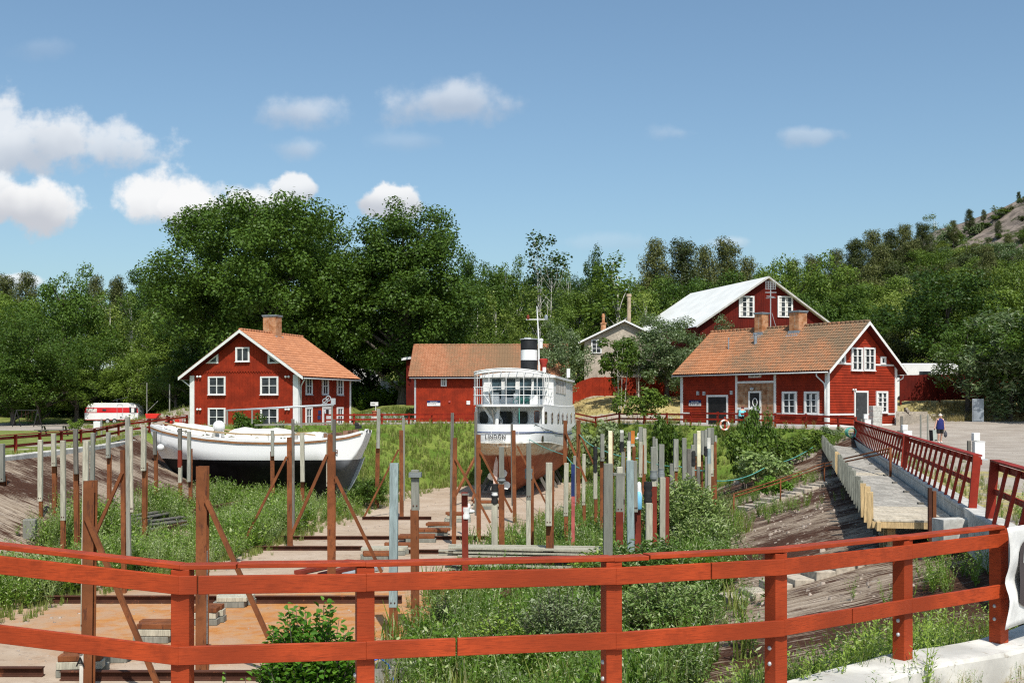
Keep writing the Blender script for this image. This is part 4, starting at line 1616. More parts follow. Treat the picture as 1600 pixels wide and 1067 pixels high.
# ------------------------------------------------------------------ stone steps and handrail on the right slope
def on_slope(px, py):
 """point of the built surface seen at that pixel"""
 d = Vector(((px - 800) / F, 1, -(py - HZ) / F)).normalized()
 h = BV.ray_cast(Vector((0, 12.5 if py < 960 else 0, EYE - 12.5 * (py - HZ) / F if py < 960 else EYE)) + Vector(((px - 800) / F * (12.5 if py < 960 else 0), 0, 0)), d)
 if h[0] is None:
  return P(px, py, max(12.0, (py - HZ) / (EYE + .4)))
 return h[0]
def steps(label, a, b, n, wdt, dep=.42):
 p, q = on_slope(*a), on_slope(*b)
 mb = MB()
 d = (q - p)
 dh = Vector((d.x, d.y, 0)).normalized()
 sx = Vector((-dh.y, dh.x, 0))
 for i in range(n):
  c = p.lerp(q, (i + .5) / n)
  L = Vector((d.x, d.y, 0)).length / n
  jig = random.uniform(-.04, .04)
  o = c - dh * L * .5 - sx * (wdt / 2 + jig) + Vector((0, 0, -.35))
  mb.obox(o, dh * (L * .93), sx * wdt, (random.uniform(-.02, .02), 0, .35 + .20 + random.uniform(-.03, .03)))
 o = mb.build('stone_steps', M['concrete_step'], None, loc=tuple(p), bevel=.02)
 return tag(o, label, 'steps')
steps('worn stone steps up the near part of the right basin slope', (1130, 948), (1392, 868), 8, .85)
steps('worn stone steps beside the rusty handrail on the right basin slope', (1159, 800), (1296, 757), 11, .9)
steps('far stone steps on the right basin slope under the green rope', (1150, 755), (1274, 712), 12, .9)
hr = thing('handrail', 'rusty double-pipe handrail climbing the right basin slope to the walkway', 'handrail', on_slope(1146, 800))
foot = [on_slope(1146.5, 808), on_slope(1219.5, 784), on_slope(1288, 757)]
mb = MB()
tops = [Vector((p.x, p.y, p.z + 1.0)) for p in foot]
endp = Vector((Lx(41) - .45, 41, ZD + 1.0))
for o_ in (0, .14):
 mb.tube([tops[0] + Vector((0, 0, -o_)), tops[1] + Vector((0, 0, -o_)), tops[2] + Vector((0, 0, -o_)), endp + Vector((0, 0, -o_))], .03, 6)
mb.build('rail', M['steel'], hr, smooth=True)
for f_, t_ in list(zip(foot, tops)) + [(Vector((endp.x, endp.y, ZD)), endp), (Vector((endp.x - .1, endp.y - .25, ZD)), endp + Vector((-.1, -.25, 0)))]:
 mb = MB()
 mb.tube([f_ - Vector((0, 0, .1)), t_], .035, 6)
 mb.build('upright', M['steel'], hr, smooth=True)
def rope(label, pts, sag, r=.025, material='rope_green', name='rope'):
 out = []
 for a, b in zip(pts, pts[1:]):
  a, b = Vector(a), Vector(b)
  k = 14
  for i in range(k):
   tt = i / k
   p = a.lerp(b, tt)
   p.z -= sag * 4 * tt * (1 - tt)
   out.append(p)
 out.append(Vector(pts[-1]))
 mb = MB()
 mb.tube(out, r, 5)
 return tag(mb.build(name, M[material], None, smooth=True, loc=tuple(pts[0])), label, 'rope')
rope('green mooring rope sloping from the posts up to the walkway head', [P(1117, 751, 34), P(1200, 727, 30), P(1281, 690, 24)], .25)
rope('thin green rope hanging from the ship quarter to the tall posts', [P(822, 683, 25.4), P(884, 711, 33), P(905, 731, 36)], .1, .02)
rope('green rope running from the rusty ship post toward the right-hand posts', [P(905, 678, 29), P(935, 700, 32), P(1000, 716, 34), P(1060, 728, 37), P(1117, 733, 36)], .12, .022)
mb = MB()
c = P(1330, 683, 25)
for k in range(5):
 mb.tube([c + Vector((.28 * math.cos(q / 14 * 2 * math.pi) * (1 + k * .05), .1 * k - .2, .3 + .30 * math.sin(q / 14 * 2 * math.pi))) for q in range(15)], .03, 5, cap=False)
tag(mb.build('hose_coil', M['rope_green'], None, smooth=True, loc=tuple(c)), 'coiled green hose hanging at the far end of the balustrade', 'hose')
# ------------------------------------------------------------------ yard things on the right
def pedestal(label, px, ptop, pbot, s, w=.42, group='white power pedestals on the quay'):
 q = P(px, pbot, s)
 z = gz(q.x, q.y)
 th = thing('power_pedestal', label, 'power pedestal', (q.x, q.y, z), group)
 H = (pbot - ptop) / s
 mb = MB()
 mb.box((q.x, q.y, z + H * .34), (w, .3, H * .62))
 mb.box((q.x, q.y, z + H * .66), (w + .03, .33, .04))
 mb.build('cabinet', M['white_gloss'], th, bevel=.02)
 mb = MB()
 mb.box((q.x - w * .28, q.y, z + H * .84), (w * .62, .28, H * .28))
 mb.build('meter_box', M['white_trim'], th, bevel=.02)
 mb = MB()
 mb.box((q.x - w * .28, q.y, z + H * .69), (.07, .07, .1))
 mb.box((q.x, q.y, z + .02), (w + .15, .5, .06))
 mb.build('stand', M['grey_metal'], th)
 mb = MB()
 mb.box((q.x - w * .85, q.y + .1, z + H * .34), (.12, .12, H * .7))
 mb.build('timber_post', M['timber_dark'], th)
 return th
pedestal('white power pedestal with grey post nearest the balustrade gap', 1529, 684, 727, 38, .42)
pedestal('white power pedestal beside the wooden poles behind the balustrade', 1417, 663, 694, 27.5, .50)
pedestal('small white power pedestal in front of the dark grey door', 1355, 641, 668, 23.5, .42)
q = P(1368, 668, 22.6)
bs = thing('block_stack', 'stack of grey concrete blocks beside the dark grey door', 'blocks', (q.x, q.y, gz(q.x, q.y)))
for i in range(4):
 mb = MB()
 mb.box((q.x + random.uniform(-.03, .03), q.y, gz(q.x, q.y) + .2 + i * .385), (.72, .5, .375), .3)
 mb.build('block', M['concrete'], bs, bevel=.015)
for px, s, lb in ((1438.5, 29.5, 'left one of two thin bare poles beside the walking woman'), (1449.5, 29.3, 'right one of two thin bare poles beside the walking woman')):
 q = P(px, 694, s)
 mb = MB()
 zt = P(px, 648, s).z
 mb.tube([(q.x, q.y, gz(q.x, q.y) - .1), (q.x, q.y, zt)], .045, 7)
 tag(mb.build('pole', M['timber'], None, smooth='auto', loc=(q.x, q.y, 0)), lb, 'pole', 'thin bare poles on the yard')
q = P(1409, 692, 27)
mb = MB()
mb.box((q.x, q.y, (gz(q.x, q.y) + P(1409, 650, 27).z) / 2), (.12, .12, P(1409, 650, 27).z - gz(q.x, q.y)))
tag(mb.build('pole', M['timber_dark'], None, loc=(q.x, q.y, 0)), 'short dark pole left of the white pedestal by the steps', 'pole')
q = P(1528, 658, 21)
z = gz(q.x, q.y)
cb = thing('electric_cabinet', 'tall grey metal electric cabinet under the trees at the yard edge', 'cabinet', (q.x, q.y, z))
mb = MB()
mb.box((q.x, q.y, z + .84), (.8, .5, 1.72), -.35)
mb.build('body', M['zinc'], cb, bevel=.02)
mb = MB()
for zz in (.45, 1.25):
 mb.box((q.x - .09, q.y - .25, z + zz), (.62, .03, .74), -.35)
mb.build('door', M['zinc'], cb)
# concrete steps and cheek wall beside the gabled house
q = P(1412, 662, 21.4)
z = gz(q.x, q.y)
mb = MB()
mb.prism([(q.x - .55, q.y, z - .3), (q.x + .75, q.y, z - .3), (q.x + .75, q.y, z + .45), (q.x + .1, q.y, z + .98), (q.x - .55, q.y, z + 1.0)], (.1, .35, 0))
tag(mb.build('retaining_wall', M['concrete_old'], None, loc=(q.x, q.y, z)), 'low weathered concrete wall at the corner of the gabled red house', 'wall')
q = P(1428, 657, 21)
z = gz(q.x, q.y)
mb = MB()
for i in range(5):
 mb.box((q.x + .7, q.y + i * .34, z + .09 + i * .17), (1.5, .36, .18))
 mb.box((q.x - .12, q.y + i * .34, z + .22 + i * .17), (.18, .4, .5))
tag(mb.build('outdoor_steps', M['concrete_old'], None, loc=(q.x, q.y, z)), 'short concrete steps leading up the shaded bank behind the yard', 'steps')
# motorhome behind the dark fence
q = P(1440, 596, 18)
mh = thing('motorhome', 'white motorhome roof showing above the dark red fence', 'motorhome', (q.x, q.y, 3))
mb = MB()
mb.prism([(q.x - 3.0, q.y, 2.6), (q.x + 3.2, q.y, 2.6), (q.x + 3.2, q.y, 5.6), (q.x + 2.9, q.y, 5.82), (q.x - 1.6, q.y, 5.82), (q.x - 2.4, q.y, 5.5), (q.x - 3.0, q.y, 4.4)], (0, 2.3, 0))
mb.build('body', M['white_gloss'], mh, bevel=.06)
mb = MB()
mb.box((q.x + .3, q.y - .02, 4.85), (1.0, .04, .55))
mb.prism([(q.x - 2.72, q.y - .02, 4.6), (q.x - 1.9, q.y - .02, 4.6), (q.x - 1.9, q.y - .02, 5.2), (q.x - 2.3, q.y - .02, 5.2)], (0, .04, 0))
mb.build('window', M['glass'], mh)
mb = MB()
for dx in (-1.8, 1.9):
 mb.tube([(q.x + dx, q.y - .02, 2.7), (q.x + dx, q.y + .25, 2.7)], .34, 14)
mb.build('wheel', M['black_wrap'], mh, smooth='auto')
# lifebuoy hanging on its post at the fence
q = P(1131, 664, 21.9)
lb = thing('lifebuoy', 'faded orange and white lifebuoy hanging on the red fence before the black door', 'lifebuoy', (q.x, q.y - .3, q.z))
for k in range(8):
 mb = MB()
 mb.tube([(q.x + .30 * math.cos(a), q.y - .28, q.z + .34 * math.sin(a)) for a in [(k + j / 4) / 8 * 2 * math.pi for j in range(5)]], .075, 8, cap=False)
 if k == 0:
  A_, B_ = MB(), MB()
 (A_ if k % 2 else B_).v, (A_ if k % 2 else B_).f, (A_ if k % 2 else B_).mi
 tgt = A_ if k % 2 else B_
 tgt.add(mb.v, mb.f)
A_.build('ring', mat('faded_orange', (.62, .25, .16), .6, .15, 4), lb, smooth=True)
B_.build('band', M['white_cloth'], lb, smooth=True)
mb = MB()
mb.box((q.x + .04, q.y - .12, q.z - .15), (.12, .12, 1.5))
tag(mb.build('post', M['rail_red'], None, loc=(q.x, q.y, q.z)), 'red post carrying the lifebuoy in front of the black door', 'post')
# ------------------------------------------------------------------ left meadow
cv = thing('caravan', 'old white caravan with a red band parked before the trees', 'caravan', P(174, 663, 14.5))
c0 = P(174, 663, 14.5)
c0.z = gz(c0.x, c0.y)
cv.location = c0
y0 = c0.y
hw = 2.9
def cprof(z0, z1):
 out = []
 pf = [(-hw + .05, .42), (hw - .12, .42), (hw - .02, .7), (hw + .0, 1.25), (hw - .12, 1.75), (hw - .35, 2.1), (hw - .75, 2.28), (-hw + .9, 2.28), (-hw + .4, 2.1), (-hw + .12, 1.7), (-hw, 1.2), (-hw, .6)]
 return pf
pf = cprof(0, 3)
def clip_prof(lo, hi, grow=0):
 """part of the side outline between two heights"""
 n = 60
 def xr(z):
  xs_ = []
  for (a, b) in zip(pf, pf[1:] + pf[:1]):
   if (a[1] - z) * (b[1] - z) <= 0 and a[1] != b[1]:
    xs_.append(a[0] + (b[0] - a[0]) * (z - a[1]) / (b[1] - a[1]))
  return min(xs_), max(xs_)
 L_, R_ = [], []
 for i in range(9):
  z = lerp(lo, hi, i / 8)
  a, b = xr(min(max(z, .43), 2.275))
  L_.append((a - grow, z))
  R_.append((b + grow, z))
 return R_ + L_[::-1]
def cpoly(pr, yoff):
 return [(c0.x + x, y0 + yoff, c0.z + z + .0) for x, z in pr]
mb = MB()
mb.prism(cpoly(pf, 0), (.0, 2.0, 0))
mb.build('body', M['white_gloss'], cv, bevel=.05)
mb = MB()
mb.prism(cpoly([(x, z) for x, z in clip_prof(1.22, 1.78) if True], -.012), (0, .02, 0))
mb.build('red_band', mat('caravan_red', (.55, .02, .025), .5, .1, 2), cv)
mb = MB()
mb.prism(cpoly(clip_prof(.43, .52, .005), -.012), (0, .02, 0))
mb.build('lower_trim', M['paint_coral'], cv)
for (a, b, z0_, z1_, m_) in ((-2.68, -1.55, 1.3, 1.68, 'curtain'), (-.95, -.55, 1.42, 1.62, 'glass'), (1.95, 2.75, 1.24, 1.76, 'glass')):
 mb = MB()
 mb.box((c0.x + (a + b) / 2, y0 - .02, c0.z + (z0_ + z1_) / 2), (b - a, .05, z1_ - z0_))
 wo = mb.build('window', M[m_], cv, bevel=.01)
 if m_ == 'glass' and a > 0:
  mb = MB()
  mb.box((c0.x + 2.32, y0 - .05, c0.z + 1.5), (.32, .02, .46))
  mb.build('blind', M['white_cloth'], wo)
mb = MB()
dr = [(.62, .5), (.62, 2.0), (.75, 2.14), (1.1, 2.14), (1.24, 2.0), (1.24, .5)]
for a, b in zip(dr, dr[1:]):
 mb.bar((c0.x + a[0], y0 - .02, c0.z + a[1]), (c0.x + b[0], y0 - .02, c0.z + b[1]), .03)
mb.bar((c0.x + 1.16, y0 - .04, c0.z + 1.15), (c0.x + 1.16, y0 - .04, c0.z + 1.0), .04)
mb.build('door', M['grey_metal'], cv)
for dx in (-.40, .35):
 mb = MB()
 mb.tube([(c0.x + dx, y0 - .03, c0.z + .30), (c0.x + dx, y0 + .2, c0.z + .30)], .30, 16)
 wo = mb.build('wheel', M['black_wrap'], cv, smooth='auto')
 mb = MB()
 mb.tube([(c0.x + dx, y0 - .05, c0.z + .30), (c0.x + dx, y0 - .03, c0.z + .30)], .17, 14)
 mb.build('hubcap', M['grey_metal'], wo, smooth='auto')
mb = MB()
mb.tube([(c0.x + .3, y0 + .9, c0.z + 2.25), (c0.x + .3, y0 + .9, c0.z + 2.75)], .02, 5)
for k in range(7):
 mb.bar((c0.x + .0 + k * .22, y0 + .75, c0.z + 2.55 + .05 * k), (c0.x + .0 + k * .22, y0 + 1.25, c0.z + 2.6 + .05 * k), .02)
mb.bar((c0.x - .1, y0 + .95, c0.z + 2.55), (c0.x + 1.4, y0 + 1.0, c0.z + 2.9), .025)
mb.build('aerial', M['grey_metal'], cv)
mb = MB()
mb.bar((c0.x + hw, y0 + 1, c0.z + .45), (c0.x + hw + 1.1, y0 + 1, c0.z + .42), .08)
mb.tube([(c0.x + hw + .95, y0 + 1, c0.z + .4), (c0.x + hw + .95, y0 + 1, c0.z)], .05, 6)
mb.build('drawbar', M['steel_dark'], cv)
def bicycle(label, q, rz, tint):
 th = thing('bicycle', label, 'bicycle', tuple(q))
 d = Vector((math.cos(rz), math.sin(rz), 0))
 wh = []
 for s_ in (-.53, .53):
  c = q + d * s_ + Vector((0, 0, .34))
  wh.append(c)
  mb = MB()
  mb.tube([c + d * (.32 * math.cos(a)) + Vector((0, 0, .32 * math.sin(a))) for a in [k / 18 * 2 * math.pi for k in range(19)]], .022, 5, cap=False)
  for k in range(8):
   a = k / 8 * math.pi
   v_ = d * (.31 * math.cos(a)) + Vector((0, 0, .31 * math.sin(a)))
   mb.tube([c - v_, c + v_], .004, 3)
  mb.build('wheel', M['black_wrap'], th, smooth='auto')
 bb_ = q + d * -.05 + Vector((0, 0, .3))
 st = q + d * -.2 + Vector((0, 0, .85))
 hd = q + d * .38 + Vector((0, 0, .88))
 mb = MB()
 for a, b in ((wh[0], bb_), (bb_, st), (wh[0], st), (bb_, hd), (st, hd), (hd, wh[1])):
  mb.tube([a, b], .02, 5)
 mb.build('frame', tint, th)
 mb = MB()
 sx = Vector((-d.y, d.x, 0))
 h2 = hd + Vector((0, 0, .16))
 mb.tube([hd, h2], .018, 5)
 mb.tube([h2 - sx * .3 - d * .12, h2 - sx * .2, h2 + sx * .2, h2 + sx * .3 - d * .12], .016, 5)
 mb.build('handlebar', M['black'], th)
 mb = MB()
 mb.ball(st + Vector((0, 0, .08)), .12, 8, (1.1, .6, .4))
 mb.build('saddle', M['black'], th)
q = P(192, 664.5, 15.2)
q.z = gz(q.x, q.y)
bicycle('dark bicycle parked against the front of the old caravan', q, .25, M['black'])
q = P(205, 664.5, 15.4)
q.z = gz(q.x, q.y)
bicycle('yellow-green bicycle parked at the caravan window end', q, -.3, mat('lime_paint', (.35, .45, .05), .5, .1, 2))
# red wheelbarrow-like trailer and garden tractor
q = P(238.5, 664, 16.5)
q.z = gz(q.x, q.y)
tr = thing('trailer', 'small bright red tipping trailer right of the caravan', 'trailer', tuple(q))
mb = MB()
mb.prism([(q.x - .62, q.y, q.z + .4), (q.x + .3, q.y, q.z + .4), (q.x + .62, q.y, q.z + .85), (q.x - .72, q.y, q.z + .85)], (0, .8, 0))
mb.build('tub', mat('bright_red', (.60, .03, .02), .5, .1, 2), tr, bevel=.02)
mb = MB()
for dx in (-.35, .25):
 mb.tube([(q.x + dx, q.y - .06, q.z + .2), (q.x + dx, q.y + .06, q.z + .2)], .2, 12)
mb.bar((q.x + .3, q.y + .3, q.z + .35), (q.x + 1.1, q.y + .3, q.z + .3), .06)
mb.build('wheel', M['black_wrap'], tr, smooth='auto')
q = P(271, 662, 17)
q.z = gz(q.x, q.y)
tr = thing('garden_tractor', 'red garden tractor parked left of the red house', 'tractor', tuple(q))
mb = MB()
mb.obox((q.x + .1, q.y, q.z + .35), (.75, 0, .05), (0, .5, 0), (.0, 0, .38))
mb.obox((q.x - .75, q.y - .1, q.z + .35), (.6, 0, 0), (0, .75, 0), (0, 0, .28))
mb.build('bonnet', mat('tractor_red', (.50, .03, .02), .5, .1, 2), tr, bevel=.04)
mb = MB()
mb.obox((q.x - .6, q.y + .05, q.z + .62), (.4, 0, 0), (0, .45, 0), (0, 0, .12))
mb.obox((q.x - .65, q.y + .05, q.z + .62), (.12, 0, 0), (0, .45, 0), (-.08, 0, .5))
mb.build('seat', M['black_wrap'], tr, bevel=.03)
mb = MB()
for dx, rr in ((-.55, .3), (.6, .22)):
 for dy in (-.12, .62):
  mb.tube([(q.x + dx, q.y + dy - .08, q.z + rr), (q.x + dx, q.y + dy + .08, q.z + rr)], rr, 14)
mb.build('wheel', M['black_wrap'], tr, smooth='auto')
mb = MB()
mb.tube([(q.x + .05, q.y + .25, q.z + .6), (q.x - .12, q.y + .25, q.z + .95)], .02, 5)
mb.tube([(q.x - .12 + .05 * math.sin(a), q.y + .25 + .17 * math.cos(a), q.z + .95 + .1 * math.sin(a)) for a in [k / 10 * 6.283 for k in range(11)]], .018, 5)
mb.build('steering_wheel', M['black'], tr)
q = P(289, 660, 18.5)
q.z = gz(q.x, q.y)
cg = thing('wire_crate', 'grey wire-mesh crate at the left corner of the red house', 'crate', tuple(q))
mb = MB()
for i in range(9):
 mb.bar((q.x - .4 + i * .1, q.y, q.z + .2), (q.x - .4 + i * .1, q.y, q.z + 1.0), .012)
 mb.bar((q.x - .4, q.y, q.z + .2 + i * .1), (q.x + .4, q.y, q.z + .2 + i * .1), .012)
mb.build('mesh_front', M['grey_metal'], cg)
mb = MB()
for x_ in (-.42, .42):
 for y_ in (0, .7):
  mb.bar((q.x + x_, q.y + y_, q.z), (q.x + x_, q.y + y_, q.z + 1.02), .04)
for z_ in (.18, 1.02):
 mb.bar((q.x - .42, q.y, q.z + z_), (q.x + .42, q.y, q.z + z_), .04)
 mb.bar((q.x - .42, q.y + .7, q.z + z_), (q.x + .42, q.y + .7, q.z + z_), .04)
mb.obox((q.x - .4, q.y + .02, q.z + .18), (.8, 0, 0), (0, .66, 0), (0, 0, .04))
mb.build('frame', M['grey_metal'], cg)
# swing frame under the trees
sw = thing('swing_frame', 'dark metal swing frame standing under the trees at far left', 'swing', P(43, 673, 15.5))
mb = MB()
y_ = F / 15.5
zt = P(43, 641, 15.5).z
for px in (26, 59):
 x_ = (px - 800) / 15.5
 for dx in (-.55, .55):
  mb.tube([(x_ + dx * .35, y_ + dx, gz(x_, y_)), (x_, y_, zt)], .05, 6)
mb.tube([((25 - 800) / 15.5, y_, zt), ((60 - 800) / 15.5, y_, zt)], .05, 6)
mb.build('frame', M['black_wrap'], sw)
mb = MB()
for px in (37, 47):
 x_ = (px - 800) / 15.5
 for dx in (-.2, .2):
  mb.tube([(x_ + dx, y_, zt), (x_ + dx, y_, .65)], .012, 4)
 mb.box((x_, y_, .62), (.5, .2, .04))
mb.build('swing_seat', M['steel_dark'], sw)
# picnic table
q = P(82, 681, 22)
q.z = gz(q.x, q.y)
pt_ = thing('picnic_table', 'dark picnic table standing on the meadow left of the caravan', 'table', tuple(q))
mb = MB()
for k in range(4):
 mb.box((q.x, q.y + k * .17, q.z + .74), (2.1, .15, .04))
mb.build('tabletop', M['timber_dark'], pt_)
for dy in (-.55, 1.05):
 mb = MB()
 mb.box((q.x, q.y + dy, q.z + .45), (2.1, .26, .04))
 mb.build('bench', M['timber_dark'], pt_)
for dx in (-.75, .75):
 mb = MB()
 mb.bar((q.x + dx, q.y - .4, q.z), (q.x + dx, q.y + .1, q.z + .72), .09)
 mb.bar((q.x + dx, q.y + .9, q.z), (q.x + dx, q.y + .4, q.z + .72), .09)
 mb.bar((q.x + dx, q.y - .65, q.z + .40), (q.x + dx, q.y + 1.15, q.z + .40), .06, .1)
 mb.build('leg', M['timber_dark'], pt_)
# meter box on posts by the left fence
q = P(152, 683, 24.5)
q.z = gz(q.x, q.y)
mt_ = thing('meter_box', 'white electric meter box on grey posts by the left rail fence', 'meter box', tuple(q))
mb = MB()
mb.box((q.x, q.y, q.z + .75), (.42, .25, .55))
mb.build('box', M['white_trim'], mt_, bevel=.02)
mb = MB()
for dx in (-.1, .22):
 mb.box((q.x + dx, q.y + .15, q.z + .5), (.09, .09, 1.1 if dx < 0 else 1.35))
mb.build('post', M['timber'], mt_)
# sign in a flower pot on a stone plinth
q = P(585, 643, 18.2)
q.z = gz(q.x, q.y) - .05
sg_ = thing('potted_sign', 'small white sign above a clay flower pot on a stone plinth', 'sign', tuple(q))
mb = MB()
mb.box((q.x, q.y, q.z + .25), (.5, .5, .6))
mb.build('plinth', M['concrete'], sg_, bevel=.03)
mb = MB()
mb.lathe([(.15, .55), (.22, .95), (.26, .95), (.26, 1.03), (.2, 1.03)], (q.x, q.y, q.z), 14)
mb.build('flower_pot', mat('terracotta', (.42, .15, .08), .85, .15, 4), sg_, smooth='auto')
mb = MB()
mb.bar((q.x + .12, q.y, q.z + .95), (q.x + .12, q.y, q.z + 1.5), .05)
mb.box((q.x, q.y - .03, q.z + 1.62), (.66, .03, .32))
po = mb.build('sign_board', M['white_trim'], sg_)
wl_ = Wall((q.x - .3, q.y - .045), (1, 0), (0, -1))
writing(po, wl_, (.06, .5, q.z + 1.55, q.z + 1.7), 1, M['black_wrap'], .003, 9)
# parked cars and a white van glimpsed under the oak
def car(label, px, py, s, ln, hgt, col, name='parked_car', vanlike=False):
 q = P(px, py, s)
 q.z = gz(q.x, q.y)
 th = thing(name, label, 'van' if vanlike else 'car', tuple(q))
 if vanlike:
  prof = [(-.5, .3), (.5, .3), (.5, .55), (.44, .62), (.36, 1), (-.5, 1)]
 else:
  prof = [(-.5, .22), (.5, .22), (.5, .5), (.28, .58), (.16, .95), (.08, 1), (-.3, 1), (-.44, .62), (-.5, .58)]
 mb = MB()
 mb.prism([(q.x + x * ln, q.y, q.z + z * hgt) for x, z in prof], (0, 1.75, 0))
 mb.build('body', col, th, bevel=.05)
 mb = MB()
 if vanlike:
  mb.prism([(q.x + x * ln, q.y - .01, q.z + z * hgt) for x, z in ((.25, .62), (.42, .62), (.35, .93), (.25, .93))], (0, .02, 0))
 else:
  mb.prism([(q.x + x * ln, q.y - .01, q.z + z * hgt) for x, z in ((-.38, .62), (.22, .62), (.12, .93), (-.28, .93))], (0, .02, 0))
 mb.build('window', M['glass'], th)
 for dx in (-.32, .32):
  mb = MB()
  mb.tube([(q.x + dx * ln, q.y - .03, q.z + .32), (q.x + dx * ln, q.y + .2, q.z + .32)], .32, 14)
  mb.build('wheel', M['black_wrap'], th, smooth='auto')
car('white van parked in the shade to the right of the oak trunk', 632, 618, 14.6, 5.2, 2.5, M['white_gloss'], 'parked_van', True)
car('blue-grey car parked in the shade right of the orange-roofed house', 563, 628, 14.8, 4.3, 1.5, mat('car_blue', (.16, .24, .32), .4, .1, 1))
car('white camper van half hidden behind the lower oak branches', 556, 590, 13.2, 6.0, 2.8, M['white_gloss'], 'camper_van', True)
# lone fence posts on the bank left of the house
for px, yt, lbl in ((229.5, 598, 'tall bare post on the grassy bank left of the red house'), (265, 600, 'second bare post on the grassy bank nearer the red house')):
 s = 15.6
 x_, y_ = (px - 800) / s, F / s
 mb = MB()
 zb = gz(x_, y_)
 mb.tube([(x_, y_, zb - .2), (x_, y_, P(px, yt, s).z)], .06, 6)
 if px < 240:
  mb.tube([(x_, y_, zb + .6), (x_ + 1.1, y_, zb + 1.7)], .04, 5)
 tag(mb.build('pole', M['timber'], None, smooth='auto', loc=(x_, y_, zb)), lbl, 'pole')
# ------------------------------------------------------------------ mooring posts standing in the basin
MK = {'r': 'steel', 'd': 'primer', 'g': 'timber', 'p': 'timber_pale', 'w': 'paint_white', 'y': 'paint_cream', 'k': 'black_wrap', 'b': 'paint_blue', 'R': 'paint_coral',
 'G': 'paint_green', 'c': 'grey_wrap', 'o': 'paint_orange', 'K': 'timber_dark', 'W': 'white_cloth'}
